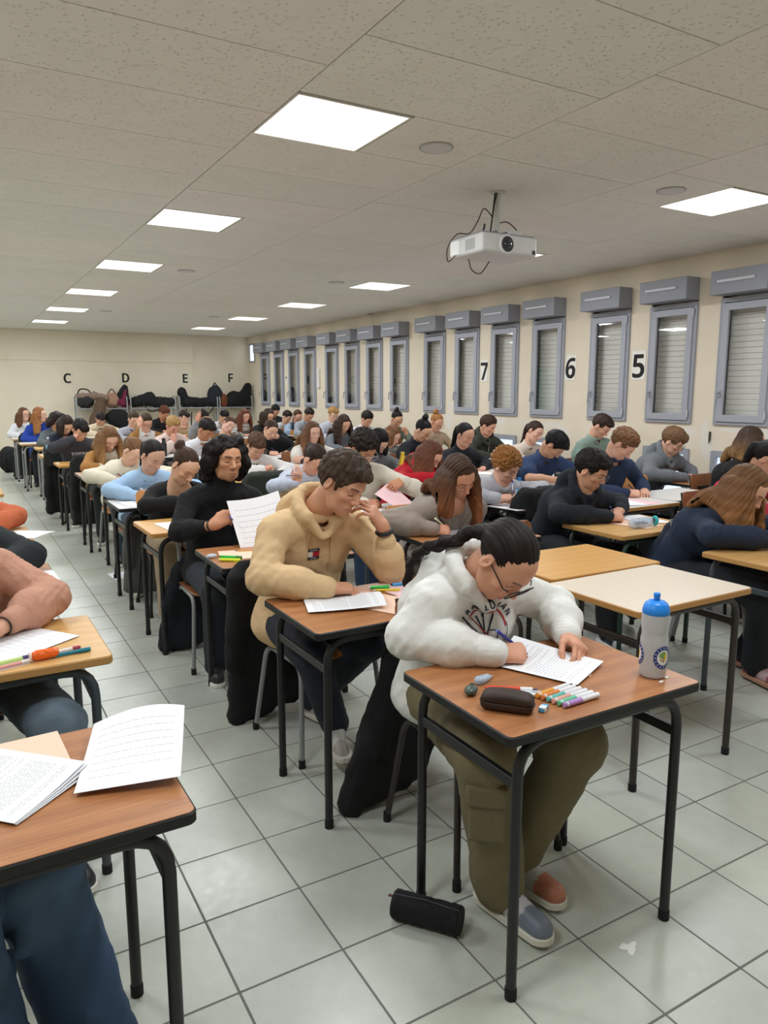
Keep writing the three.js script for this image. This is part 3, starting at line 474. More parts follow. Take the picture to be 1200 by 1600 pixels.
const soleMs = {}, soleM = c => soleMs[c] || (soleMs[c] = std(c, 0.6));
const hairColorFn = (c, tip, flow, inv, top) => { const A = col(c).multiplyScalar(1.4), Bc = col(tip ?? c).multiplyScalar(1.1), t = new THREE.Color(), q = V(0, 0, 0); return (x, y, z) => { q.set(x, y, z).applyMatrix4(inv); const s = flow(q.x, q.y, q.z); const n = 0.8 + 0.42 * noise(s * 1.2, q.y * 4, 3.1) + 0.38 * noise(s * 3.4, q.y * 7, 7.7); t.copy(A); if (tip !== undefined) t.lerp(Bc, Math.max(0, Math.min(1, (top - y) / 0.22))); return t.multiplyScalar(Math.max(0.35, n)); }; };

function buildPerson(s) {
  const L = LOD[s.lod ?? 2], rs = (s.seed || 1) * 17.3;
  const o = thing('person', s.label, 'person', [s.pelvis ? s.pelvis[0] : s.head[0], 0, 0]);
  const fem = !!s.fem, W = fem ? 0.162 : 0.184;
  const H = V(...s.head), Q = rotAt(s.yaw || 0, s.pitch ?? 48, s.roll || 0), HM = new THREE.Matrix4().compose(H, Q, V(1, 1, 1).multiplyScalar(s.hs || 1)), HI = HM.clone().invert();
  // neck base: behind and below the skull base
  const na = ((s.neck ?? (s.pitch ?? 48) * 0.75)) * Math.PI / 180, ny = (s.yaw || 0) * Math.PI / 180 * 0.4;
  const N = s.N ? V(...s.N) : H.clone().sub(V(Math.sin(na) * Math.sin(ny) * 0.15 + Math.sin((s.roll || 0) * -0.6 * Math.PI / 180) * 0.13, Math.cos(na) * 0.156, Math.sin(na) * Math.cos(ny) * 0.15));
  let P; if (s.pelvis) P = V(...s.pelvis); else { const dy = Math.min(0.49, Math.max(0.05, N.y - 0.55)); P = V(s.px ?? (N.x * 0.5 + (s.cx ?? N.x) * 0.5), 0.55, N.z - Math.sqrt(Math.max(0.0009, 0.5 * 0.5 - dy * dy))); }
  o.position.set(P.x, 0, P.z); const off = V(-P.x, 0, -P.z), fin = g => { g.translate(off.x, 0, off.z); return g; };
  const up = N.clone().sub(P).normalize(), ty = (s.torsoYaw || 0) * Math.PI / 180, lat = V(Math.cos(ty), 0, -Math.sin(ty)), fw = lat.clone().cross(up).normalize();   // lat: the person's left (+x)
  const back = fw.clone().negate();
  const C = P.clone().lerp(N, 0.66).add(back.clone().multiplyScalar(0.035)), Wst = P.clone().lerp(N, 0.3).add(back.clone().multiplyScalar(0.015));
  const sh = s.shrug || 0, SL = N.clone().add(lat.clone().multiplyScalar(W)).add(up.clone().multiplyScalar(-0.068 + sh)).add(fw.clone().multiplyScalar(0.025)), SR = N.clone().add(lat.clone().multiplyScalar(-W)).add(up.clone().multiplyScalar(-0.068 + sh)).add(fw.clone().multiplyScalar(0.025));
  // arms: wrist and elbow
  const tY = 0.75, def = { R: [s.head[0] - 0.05, tY + 0.035, s.head[2] + 0.12], L: [s.head[0] + 0.19, tY + 0.03, s.head[2] + 0.08] };
  const arm = q => { const a = (s.arm || {})[q] || {}, S = q === 'L' ? SL : SR, out = lat.clone().multiplyScalar(q === 'L' ? 1 : -1); const Wr = V(...(a.w || def[q])); let E = a.e ? V(...a.e) : ik(S, Wr, 0.285, 0.25, out.clone().multiplyScalar(0.75).add(V(0, -0.6, -0.25))); if (!a.e && E.z > N.z - 0.25 && E.y < tY + 0.05 && !a.free) E.y = tY + 0.05; const f = a.f ? V(...a.f).normalize() : Wr.clone().sub(E).normalize(); if (!a.f && Math.abs(Wr.y - tY) < 0.07) { f.y = -0.05; f.normalize(); } const pose = a.pose || (q === 'R' ? 'pen' : 'flat'); const d = a.d ? V(...a.d) : pose === 'pen' ? V(0, 1, 0).add((q === 'R' ? f.clone().cross(V(0, 1, 0)) : V(0, 1, 0).cross(f)).multiplyScalar(0.8)) : V(0, 1, 0); return { S, E, W: Wr, f, pose, d, out, cb: a.cb ?? s.cuffBack ?? 0.1 }; };
  const AR = arm('R'), AL = arm('L');
  // legs
  const hipL = P.clone().add(lat.clone().multiplyScalar(0.085)), hipR = P.clone().add(lat.clone().multiplyScalar(-0.085));
  const g = s.legs || {}, kL = g.kL ? V(...g.kL) : P.clone().add(V(0.12, -0.02, 0.41)), kR = g.kR ? V(...g.kR) : P.clone().add(V(-0.12, -0.02, 0.41)), aL = g.aL ? V(...g.aL) : kL.clone().add(V(-0.01, -0.44, -0.03 - 0.1 * ((s.seed || 1) % 3))), aR = g.aR ? V(...g.aR) : kR.clone().add(V(0.01, -0.44, 0.02 - 0.1 * ((s.seed || 1) % 2)));
  // ---- body: one continuous skin mesh (head, neck, trunk, arms, hands, legs)
  const skin = s.skin || 0xe2b49a, hairC = s.hairColor || 0x3a2a20, sk = col(skin), flat = () => sk;
  const parts = [];
  const hg = headShape(fem, s.id[0] === 'l' && s.id.length === 2 ? 0.0085 : L.head); colorize(hg, faceColor(skin, s.browColor || hairC, { ...s, coarse: (s.lod ?? 2) > 0 })); hg.applyMatrix4(HM); parts.push(hg);
  const base = V(0, -0.055, -0.02).applyMatrix4(HM), nr = fem ? 0.048 : 0.056;
  const T = (t, sub) => [el(P, V(0.165 + t, 0.11 + t, 0.125 + t)), rc(P.clone().add(lat.clone().multiplyScalar(0.06)), Wst.clone().add(lat.clone().multiplyScalar(0.055)), 0.1 + t, 0.085 + t, 0.05), rc(P.clone().add(lat.clone().multiplyScalar(-0.06)), Wst.clone().add(lat.clone().multiplyScalar(-0.055)), 0.1 + t, 0.085 + t, 0.05),
    rc(Wst.clone().add(lat.clone().multiplyScalar(0.055)), C.clone().add(lat.clone().multiplyScalar(0.075)), 0.085 + t, 0.098 + t, 0.05), rc(Wst.clone().add(lat.clone().multiplyScalar(-0.055)), C.clone().add(lat.clone().multiplyScalar(-0.075)), 0.085 + t, 0.098 + t, 0.05),
    rc(C.clone().add(lat.clone().multiplyScalar(0.08)), SL.clone().lerp(N, 0.35).add(up.clone().multiplyScalar(-0.02)), 0.096 + t, 0.056 + t * 0.8, 0.05), rc(C.clone().add(lat.clone().multiplyScalar(-0.08)), SR.clone().lerp(N, 0.35).add(up.clone().multiplyScalar(-0.02)), 0.096 + t, 0.056 + t * 0.8, 0.05), rc(N.clone().add(up.clone().multiplyScalar(-0.03)), SL, 0.05 + t * 0.7, 0.048 + t * 0.6, 0.04), rc(N.clone().add(up.clone().multiplyScalar(-0.03)), SR, 0.05 + t * 0.7, 0.048 + t * 0.6, 0.04), rc(N.clone().add(up.clone().multiplyScalar(-0.03)), C, 0.055 + t * 0.7, 0.09 + t, 0.05),
    ...(fem ? [-1, 1].map(q => el(C.clone().add(lat.clone().multiplyScalar(q * 0.07)).add(fw.clone().multiplyScalar(0.095)).add(up.clone().multiplyScalar(-0.015)), V(0.058 + t * 0.8, 0.058 + t * 0.8, 0.052 + t * 0.8), null, 0.04)) : [])];
  parts.push(colorize(sdfMesh([...T(-0.012), rc(AL.S, AL.E, s.short ? 0.047 : 0.036, s.short ? 0.041 : 0.03), rc(AR.S, AR.E, s.short ? 0.047 : 0.036, s.short ? 0.041 : 0.03), rc(hipL, kL, 0.075, 0.055), rc(kL, aL, 0.052, 0.036), rc(hipR, kR, 0.075, 0.055), rc(kR, aR, 0.052, 0.036)], L.body, 0.03), flat));
  parts.push(colorize(sdfMesh([rc(base, N, nr, nr + 0.004), ...(s.collar === 'wide' || s.collar === 'v' ? [rc(N, C, 0.065, 0.088, 0.04), rc(SL.clone().lerp(N, 0.2), SR.clone().lerp(N, 0.2), 0.05, 0.05, 0.04)] : [rc(N, N.clone().lerp(C, 0.4), nr, 0.04, 0.02)]), el(base.clone().lerp(N, 0.5).add(fw.clone().multiplyScalar(0.02)), V(nr * 0.8, 0.04, nr * 0.8), null, 0.03)], L.neck, 0.03), flat));
  const ak = s.short ? 1 : 0.72;
  for (const A of [AL, AR]) { const m = handMatrix(A.W, A.f, A.d, A === AL), hs = fem ? 0.93 : 1.02; m.multiply(new THREE.Matrix4().makeScale(hs, hs, hs)); const h = applyM(handShape(A.pose, L.hand), m, A === AL); const sk2 = sk.clone().lerp(col(0xc9705f), 0.13); parts.push(colorize(h, () => sk2));
    parts.push(colorize(sdfMesh([rc(A.E, A.E.clone().lerp(A.W, 0.35), 0.042 * ak, 0.043 * ak), rc(A.E.clone().lerp(A.W, 0.35), A.W, 0.043 * ak, 0.026), rc(A.S.clone().lerp(A.E, 0.5), A.E, 0.045 * ak, 0.041 * ak)], s.short ? L.neck : L.neck * 1.4, 0.02), flat)); }
  const body = mesh('body', fin(joinGeo(parts)), skinM, o);
  // ---- upper garment
  const t0 = s.fit ?? 0.014, top = s.top || 0x888888, cf = clothColor(top, s.heather ?? 0.05);
  const sleeve = A => { const Wc = s.short ? A.S.clone().lerp(A.E, 0.62) : A.W.clone().lerp(A.E, A.cb); const bg = s.bag ?? 0.006, c = []; if (s.short) c.push(rc(A.S, Wc, 0.054 + t0 * 0.6, 0.058 + t0 * 0.8)); else { c.push(rc(A.S, A.E, 0.052 + t0 * 0.6, 0.043 + t0 * 0.55 + bg * 0.6), rc(A.E, A.E.clone().lerp(Wc, 0.6), 0.043 + t0 * 0.55 + bg * 0.6, 0.04 + t0 * 0.5 + bg), rc(A.E.clone().lerp(Wc, 0.6), Wc, 0.04 + t0 * 0.5 + bg, 0.03 + t0 * 0.4)); } return c; };
  const U = [...T(t0), ...sleeve(AL), ...sleeve(AR)];
  const hem = P.clone().add(up.clone().multiplyScalar(-0.04));
  if (s.hem) U.push(el(P.clone().add(V(0, -0.03, 0.0)), V(0.18 + t0, 0.1, 0.14 + t0)));
  const nk = N.clone().lerp(base, 0.35);
  if (s.collar === 'turtle') { U.push(rc(N.clone().add(up.clone().multiplyScalar(-0.02)), base.clone().lerp(N, 0.12), nr + 0.022, nr + 0.016, 0.02), rc(SL.clone().lerp(N, 0.3), SR.clone().lerp(N, 0.3), 0.062, 0.062, 0.03)); }
  else { const open = s.collar === 'wide' ? 0.085 : s.collar === 'v' ? 0.06 : nr + 0.008; const fo = s.collar === 'wide' ? 0.06 : s.collar === 'v' ? 0.075 : 0.012; const c0 = N.clone().add(up.clone().multiplyScalar(-0.012)).add(fw.clone().multiplyScalar(fo)); U.push(rc(c0, c0.clone().add(base.clone().sub(N).normalize().multiplyScalar(0.2)).add(fw.clone().multiplyScalar(0.02)), open, open + 0.02, 0.012, true)); if (s.collar === 'v') U.push(rc(c0, C.clone().add(fw.clone().multiplyScalar(0.14)).add(up.clone().multiplyScalar(0.06)), 0.05, 0.02, 0.01, true)); }
  if (!s.collar) { const ax = base.clone().sub(N).normalize(), cc = N.clone().add(ax.clone().multiplyScalar(0.022)), ru = lat.clone(), rv = ru.clone().cross(ax).normalize().negate(), q = []; for (let i = 0; i <= 12; i++) { const a = i / 12 * Math.PI * 2; q.push(cc.clone().add(ru.clone().multiplyScalar(Math.cos(a) * (nr + 0.012))).add(fw.clone().multiplyScalar(Math.sin(a) * (nr + 0.014))).add(ax.clone().multiplyScalar(-0.014 * Math.max(0, Math.sin(a))))); } for (let i = 0; i < 12; i++) U.push(rc(q[i], q[i + 1], 0.0125 + t0 * 0.1, 0.0125 + t0 * 0.1, 0.012)); }
  if (s.hood) { const hax = base.clone().sub(N).normalize(), hN = N.clone().add(up.clone().multiplyScalar(0.02)).add(hax.clone().multiplyScalar(0.035)), ringP = []; for (let i = 0; i <= 12; i++) { const a = -0.55 + (Math.PI + 1.1) * i / 12, sn = Math.sin(a); ringP.push(hN.clone().add(lat.clone().multiplyScalar(Math.cos(a) * (nr + 0.042))).add(fw.clone().multiplyScalar(-sn * (nr + 0.045) + 0.012)).add(up.clone().multiplyScalar(0.035 * sn - 0.01))); }
    for (let i = 0; i < 12; i++) U.push(rc(ringP[i], ringP[i + 1], 0.027, 0.027, 0.01)); for (const q of [0, 12]) U.push(rc(ringP[q], N.clone().add(fw.clone().multiplyScalar(nr + 0.06)).add(lat.clone().multiplyScalar(q ? -0.012 : 0.012)).add(up.clone().multiplyScalar(-0.055)), 0.024, 0.017, 0.012));
    U.push(el(N.clone().add(back.clone().multiplyScalar(0.105)).add(up.clone().multiplyScalar(-0.05)), V(0.125, 0.105, 0.055), null, 0.03)); }
  if (s.lapel) for (const q of [-1, 1]) { U.push(rc(N.clone().add(lat.clone().multiplyScalar(q * 0.075)).add(back.clone().multiplyScalar(0.03)).add(up.clone().multiplyScalar(0.02)), N.clone().add(lat.clone().multiplyScalar(q * 0.075)).add(fw.clone().multiplyScalar(0.09)).add(up.clone().multiplyScalar(-0.04)), 0.022, 0.02, 0.01)); U.push(rc(N.clone().add(lat.clone().multiplyScalar(q * 0.075)).add(fw.clone().multiplyScalar(0.09)).add(up.clone().multiplyScalar(-0.04)), C.clone().add(lat.clone().multiplyScalar(q * 0.04)).add(fw.clone().multiplyScalar(0.145)).add(up.clone().multiplyScalar(-0.04)), 0.022, 0.014, 0.01)); }
  if (s.shirtCollar) for (const q of [-1, 1]) U.push(rc(N.clone().add(lat.clone().multiplyScalar(q * 0.045)).add(back.clone().multiplyScalar(0.045)).add(up.clone().multiplyScalar(0.022)), N.clone().add(lat.clone().multiplyScalar(q * 0.045)).add(fw.clone().multiplyScalar(0.075)).add(up.clone().multiplyScalar(-0.005)), 0.014, 0.011, 0.006));
  const ug = sdfMesh(U, L.cloth, 0.022); const fa = (s.foldAmp ?? 0.0042);
  displace(ug, folds(fa, rs)); if ((s.lod ?? 2) < 2) { const wr = (A, x, y, z) => { const ex = x - A.E.x, ey = y - A.E.y, ez = z - A.E.z, d2 = ex * ex + ey * ey + ez * ez; if (d2 > 0.03) return 0; const ux = A.W.x - A.S.x, uy = A.W.y - A.S.y, uz = A.W.z - A.S.z, tt = (ex * ux + ey * uy + ez * uz) / Math.sqrt(ux * ux + uy * uy + uz * uz); return Math.exp(-d2 / 0.009) * 0.0048 * Math.sin(tt * 150 + 2.2 * noise(x * 16, y * 16, z * 16) + rs) * (0.5 + 0.8 * noise(x * 11 + rs, y * 11, z * 11)); }; displace(ug, (x, y, z) => wr(AL, x, y, z) + wr(AR, x, y, z)); } if (s.rib) displace(ug, (x, y, z) => 0.0021 * Math.sin((x + z * 0.6) * 380));
  const vest = s.body2 ? clothColor(s.body2) : null;
  colorize(ug, (x, y, z) => { if (s.stripes) { const v = Math.sin(y * s.stripes); return v > 0 ? cf(x, y, z) : col(s.stripe2); } if (vest) { const d = Math.abs((x - N.x) * lat.x + (z - N.z) * lat.z); if (d < W * 0.72 ) return vest(x, y, z); } return cf(x, y, z); });
  const um = mesh(s.topName || 'sweater', fin(ug), clothM(), o);
  if (!s.short && (s.lod ?? 2) < 2 && s.cuffs !== false) for (const A of [AL, AR]) { const cb = A.cb, c0 = A.W.clone().lerp(A.E, cb - 0.08), c1 = A.W.clone().lerp(A.E, cb + 0.06); const cg = colorize(displace(sdfMesh([rc(c0, c1, 0.03 + t0 * 0.55, 0.033 + t0 * 0.6)], L.cloth * 0.6), (x, y, z) => 0.0007 * Math.sin((x * 1.3 + y + z * 0.3) * 700)), cf); mesh('cuff', fin(cg), clothM(), um); }
  // ---- trousers and shoes
  const lt = s.wide ?? 0.012, leg = s.leg || 0x23262c;
  const LG = [el(P.clone().add(V(0, -0.01, 0)), V(0.175, 0.105, 0.135)), ...[[hipL, kL, aL], [hipR, kR, aR]].flatMap(([h, k, a]) => [rc(h, k, 0.085 + lt * 0.6, 0.062 + lt), rc(k, a, 0.06 + lt, 0.044 + lt * 1.5)])];
  const lg = displace(sdfMesh(LG, L.leg, 0.025), folds(s.legFold ?? 0.006, rs + 9, 10));
  const lf = clothColor(leg, 0.08, 40), lw = s.wash ? col(s.wash) : null; colorize(lg, (x, y, z) => { const c = lf(x, y, z); if (lw) { const m = Math.max(Math.exp(-kL.distanceToSquared(V(x, y, z)) / 0.02), Math.exp(-kR.distanceToSquared(V(x, y, z)) / 0.02)) * (0.6 + 0.5 * noise(x * 20, y * 20, z * 20)); c.lerp(lw, Math.max(0, Math.min(0.7, m))); } return c; });
  mesh('trousers', fin(lg), clothM('denim'), o);
  if (s.shoes !== false) for (const [a, q] of [[aL, 1], [aR, -1]]) { const dir = g['t' + (q > 0 ? 'L' : 'R')] ? V(...g['t' + (q > 0 ? 'L' : 'R')]) : V(q * 0.25, 0, 1); dir.normalize(); const h = a.y - 0.085, y = v => Math.max(0.008, v);
    const b = V(a.x, y(0.045 + h), a.z), heel = b.clone().add(dir.clone().multiplyScalar(-0.05)), toe = b.clone().add(dir.clone().multiplyScalar(0.162)); toe.y = Math.max(0.036, toe.y - h * 0.9);
    const sg = sdfMesh([rc(heel, toe, 0.034, 0.031), rc(b.clone().add(V(0, 0.055, 0)).add(dir.clone().multiplyScalar(-0.012)), b.clone().add(dir.clone().multiplyScalar(0.055)).add(V(0, 0.012, 0)), 0.036, 0.03), rc(b.clone().add(dir.clone().multiplyScalar(0.05)).add(V(0, 0.012, 0)), toe, 0.034, 0.032)], (s.lod ?? 2) < 1 ? 0.006 : 0.024, 0.02); const sc = col(q > 0 ? (s.shoeL ?? s.shoe ?? 0x2a2a2c) : (s.shoe ?? 0x2a2a2c)), pale = col(s.shoeTop ?? s.shoe ?? 0x2a2a2c);
    colorize(sg, (x, yy, z) => { const t = (x - b.x) * dir.x + (z - b.z) * dir.z; return t > 0.112 + 0.004 * Math.sin(yy * 90) || (t < -0.03 && yy < b.y + 0.02) ? sc : pale; });
    const sm = mesh('shoe', fin(sg), clothM('leather'), o);
    const sl0 = heel.distanceTo(toe) + 0.08, so = slab(0.086, sl0, 0.023, 0.0428, 0.003, 4); so.rotateY(Math.atan2(dir.x, dir.z)); so.translate((heel.x + toe.x) / 2, 0.024 + Math.max(0, h), (heel.z + toe.z) / 2); mesh('sole', fin(so), soleM(s.sole ?? 0xe8e4da), sm);
    if (s.laces) { const lc = []; for (let i = 0; i < 4; i++) { const c0 = b.clone().add(dir.clone().multiplyScalar(0.02 + i * 0.021)); c0.y += 0.05 - i * 0.0055; const sd = V(dir.z, 0, -dir.x).multiplyScalar(0.02); lc.push(sweep([c0.clone().sub(sd), c0.clone().add(V(0, 0.006, 0)), c0.clone().add(sd)], 0.0028, 5)); } const lm = mergeAll(lc); lm.translate(off.x, 0, off.z); mesh('laces', lm, std(0x141414, 0.8), sm); } }
  // ---- hair
  if (s.hair !== 'none') {
    const hw = (x, y, z) => V(x, y, z).applyMatrix4(HM), st = s.hair || 'short', HP = [], sub = [];
    const local = (prim, k, isSub) => { const q = V(0, 0, 0), b = prim.bb, R = []; for (let i = 0; i < 8; i++) R.push(V(b[i & 1 ? 3 : 0], b[i & 2 ? 4 : 1], b[i & 4 ? 5 : 2]).applyMatrix4(HM)); const e = HI.elements; return { k, sub: isSub, bb: [Math.min(...R.map(v => v.x)), Math.min(...R.map(v => v.y)), Math.min(...R.map(v => v.z)), Math.max(...R.map(v => v.x)), Math.max(...R.map(v => v.y)), Math.max(...R.map(v => v.z))], f: (x, y, z) => prim.f(e[0] * x + e[4] * y + e[8] * z + e[12], e[1] * x + e[5] * y + e[9] * z + e[13], e[2] * x + e[6] * y + e[10] * z + e[14]) }; };
    const A = (p, k = 0.02) => HP.push(local(p, k)), Cut = (p, k = 0.012) => HP.push(local(p, k, true));
    const long = ['long', 'bob', 'wavy', 'half'].includes(st), tight = ['bun', 'pony', 'braid'].includes(st);
    const vol = s.vol ?? (st === 'curly' ? 0.022 : st === 'wavy' ? 0.03 : st === 'short' ? 0.012 : long ? 0.011 : 0.006);
    A(el(V(0, 0.036, -0.014), V(0.0735 + vol * 0.8, 0.083 + vol, 0.093 + vol)));
    if (st === 'short' || st === 'curly') { A(el(V(0, 0.095, 0.02), V(0.055, 0.03 + vol * 0.5, 0.065)), 0.03); if (s.fringe) { A(el(V(s.fringe > 1 ? 0.012 : 0, 0.083, 0.078), V(0.056, 0.03, 0.03)), 0.02); if (s.fringe > 1) A(el(V(0.01, 0.06, 0.095), V(0.05, 0.024, 0.016)), 0.015); } }
    if (long) A(el(V(0, -0.02, -0.045), V(0.076 + vol, 0.075, 0.06 + vol)), 0.03);
    if (st === 'wavy') { for (const q of [-1, 1]) { A(rc(V(q * 0.075, 0.05, 0.03), V(q * 0.105, -0.02, 0.0), 0.04, 0.045), 0.02); A(rc(V(q * 0.105, -0.02, 0.0), V(q * 0.1, -0.1, -0.025), 0.045, 0.035), 0.02); A(rc(V(q * 0.05, 0.11, 0.03), V(q * 0.09, 0.05, 0.0), 0.035, 0.045), 0.02); } A(el(V(0, -0.06, -0.075), V(0.09, 0.075, 0.05)), 0.03); }
    // face opening and nape
    const hl = s.hairline ?? (tight ? 0.069 : 0.07);
    const face = el(V(0, hl - 0.115, tight ? 0.1 : 0.088), V(st === 'wavy' ? 0.078 : long ? 0.066 : 0.083, 0.112, tight ? 0.07 : 0.082));
    const earCut = q => fem && st !== 'braid' ? el(V(q * 0.084, -0.03, 0.008), V(0.03, 0.026, 0.026)) : el(V(q * 0.084, -0.016, 0.004), V(0.03, 0.034, 0.026));
    if (!s.fringe || s.fringe < 2) Cut(face); else Cut(el(V(0, -0.065, 0.1), V(0.062, 0.085, 0.07)));
    if (!long) { for (const q of [-1, 1]) Cut(earCut(q)); Cut({ bb: [-0.2, -0.25, -0.2, 0.2, -0.03, 0.2], f: (x, y, z) => y + 0.055 - 0.3 * Math.min(0, z + 0.03) * -1 + (z > -0.02 ? -0.03 : 0) }); }
    const down = V(0, -1, 0), ln = s.hairLen ?? 0.3;
    const front = s.hairFront ?? 1;
    const strand = (p0, steps, r0, r1, drift) => { let p = hw(...p0), ps = [p], d = V(...p0).sub(V(0, 0.03, -0.012)).applyQuaternion(Q).normalize().multiplyScalar(0.5).add(V(0, -0.6, 0)); const n = 6; for (let i = 0; i < n; i++) { d.lerp(down.clone().add(drift || V(0, 0, 0)), 0.55).normalize(); p = p.clone().add(d.clone().multiplyScalar(steps / n)); const lim = 0.77; if (p.y < lim) p.y = lim; // lies on the desk
        const tb = p.clone().sub(C), hgt = tb.dot(up), bo = tb.clone().sub(up.clone().multiplyScalar(hgt)); if (p0[2] < -0.03 || s.hairBehind) { const bd = p.clone().sub(N.clone().lerp(C, Math.min(1, Math.max(0, -p.clone().sub(N).dot(up) / 0.2)))); const l = bd.dot(back), need = 0.10 + t0; if (p.clone().sub(N).dot(up) < 0.03 && l < need && Math.abs(bd.dot(lat)) < W) p.add(back.clone().multiplyScalar(need - l)); } ps.push(p); } return chain(ps, ps.map((_, i) => r0 + (r1 - r0) * i / n), 0.03); };
    if (st === 'long' || st === 'half') { for (const q of [-1, 1]) { const sd = (s.hairSide ?? 0) === 0 ? 1 : s.hairSide === q ? 1 : 0.7; for (let i = 0; i < 6; i++) { const u = i / 5; HP.push(...strand([q * (0.074 + 0.012 * Math.sin(u * 3)), 0.035 - 0.05 * u, 0.03 - 0.095 * u], ln * sd * (i ? 1 : front * 0.92) * (1 - 0.05 * ((i * 7) % 3)), 0.021 + 0.008 * u, 0.015, V(q * 0.04, 0, 0.05 - 0.1 * u))); } } HP.push(...strand([0.03, -0.03, -0.085], ln * 0.95, 0.034, 0.018, V(0, 0, -0.1)), ...strand([-0.03, -0.03, -0.085], ln * 0.95, 0.034, 0.018, V(0, 0, -0.1))); }
    if (st === 'bob') for (const q of [-1, 1]) { HP.push(...strand([q * 0.08, 0.025, 0.025], 0.13, 0.026, 0.016), ...strand([q * 0.086, 0.0, -0.02], 0.13, 0.032, 0.02), ...strand([q * 0.05, -0.02, -0.07], 0.12, 0.04, 0.025)); }
    if (st === 'bun') { const b = s.bunAt || [0, 0.085, -0.105]; A(el(V(...b), V(0.038, 0.036, 0.036)), 0.008); A(el(V(b[0] + 0.01, b[1] + 0.012, b[2] - 0.012), V(0.03, 0.03, 0.03)), 0.006); }
    if (st === 'pony') { A(el(V(0, 0.02, -0.105), V(0.028, 0.028, 0.024)), 0.01); HP.push(...strand([0, 0.015, -0.12], s.hairLen ?? 0.24, 0.024, 0.012, V(0, 0, -0.3))); }
    if (st === 'braid') { A(el(V(0, -0.015, -0.1), V(0.035, 0.034, 0.025)), 0.015); const ps = s.braid.map(q => V(...q)); ps.unshift(hw(0, -0.02, -0.115)); const cr = new THREE.CatmullRomCurve3(ps), n = 15; for (let i = 0; i < n; i++) { const p = cr.getPoint(i / n), q = cr.getPoint((i + 0.9) / n), T2 = q.clone().sub(p).normalize(), sx = T2.clone().cross(V(0, 0, 1)).normalize().multiplyScalar(i % 2 ? 0.0065 : -0.0065), r = 0.0225 * (1 - 0.5 * i / n); HP.push(rc(p.clone().add(sx), q.clone().sub(sx.clone().multiplyScalar(0.6)), r, r * 0.85, 0.004)); } }
    const hgm = sdfMesh(HP, L.hair, 0.02);
    const flow = tight ? (x, y, z) => Math.atan2(x, y + 0.03) * 9 + 0 * z : long ? (x, y, z) => (y > 0.06 ? z * 90 : Math.atan2(x, z + 0.02) * 12) : (x, y, z) => Math.atan2(x - 0.02, z + 0.03) * 11;
    const q0 = V(0, 0, 0), am = s.strand ?? (st === 'curly' ? 0.004 : (s.lod ?? 2) < 1 ? 0.0036 : 0.0026);
    displace(hgm, (x, y, z) => { q0.set(x, y, z).applyMatrix4(HI); const f = flow(q0.x, q0.y, q0.z); const fz = q0.z > 0.03 && q0.y < 0.1 ? Math.max(0.25, 1 - (q0.z - 0.03) * 14) : 1; let d = am * fz * (noise(f * 1.7, q0.y * 6, rs) + 0.7 * noise(f * 3.7, q0.y * 10, rs + 3)); if (st === 'curly') d += 0.015 * (noise(q0.x * 60 + rs, q0.y * 60, q0.z * 60) + 0.5 * noise(q0.x * 120, q0.y * 120, q0.z * 120)); else if (st === 'short') d += (s.tuft ?? 0.006) * noise(q0.x * 42 + rs, q0.y * 42, q0.z * 42); else if (st === 'wavy') d += 0.014 * noise(q0.x * 26 + rs, q0.y * 20, q0.z * 26) + 0.007 * noise(q0.x * 60, q0.y * 30, q0.z * 60 + rs); return d; });
    colorize(hgm, hairColorFn(hairC, s.hairTip, flow, HI, H.y + 0.03));
    mesh('hair', fin(hgm), hairM, o);
  }
  // ---- glasses, drawstrings, bracelets
  if (s.glasses) { const gg = []; for (const q of [-1, 1]) { const P2 = []; for (let i = 0; i <= 20; i++) { const a = i / 20 * Math.PI * 2; const cx = Math.cos(a), cy = Math.sin(a); P2.push(V(q * 0.0352 + 0.0275 * Math.sign(cx) * Math.pow(Math.abs(cx), 0.6), -0.006 + 0.021 * Math.sign(cy) * Math.pow(Math.abs(cy), 0.6), 0.116 - 0.14 * (Math.abs(q * 0.0352 + 0.0275 * cx)) ** 1.35)); } gg.push(sweep(P2, s.rim ?? 0.0017, 6)); gg.push(sweep([V(q * 0.061, 0.004, 0.102), V(q * 0.077, 0.003, 0.09), V(q * 0.08, 0.006, 0.01), V(q * 0.078, -0.012, -0.012)], s.rim ?? 0.0017, 5)); } gg.push(sweep([V(-0.009, 0.003, 0.113), V(0, 0.006, 0.115), V(0.009, 0.003, 0.113)], 0.0017, 5)); const G2 = mergeAll(gg); G2.applyMatrix4(HM); mesh('glasses', fin(G2), std(s.glasses === true ? 0x1c1716 : s.glasses, 0.3), o); }
  if (s.strings) for (const q of [-1, 1]) { const a = N.clone().add(lat.clone().multiplyScalar(q * 0.045)).add(fw.clone().multiplyScalar(nr + 0.055)).add(up.clone().multiplyScalar(-0.05)), pts = []; for (let i = 0; i <= 6; i++) { const h = -0.05 - i * 0.028; const p = N.clone().lerp(C, Math.min(1, -h / 0.17)).add(up.clone().multiplyScalar(Math.min(0, h + 0.17))).add(lat.clone().multiplyScalar(q * (0.05 + 0.002 * i))); pts.push({ p, d: fw }); } let sp = surfPts(um, o, pts, 0.003); for (let i = 1; i < sp.length; i++) if (sp[i].distanceTo(sp[i - 1]) > 0.045) { sp = sp.slice(0, i); break; } if (sp.length > 2) { const sgm = sweep(sp, 0.0032, 6); mesh('drawstring', sgm, std(s.strings === true ? top : s.strings, 0.8), um); } }
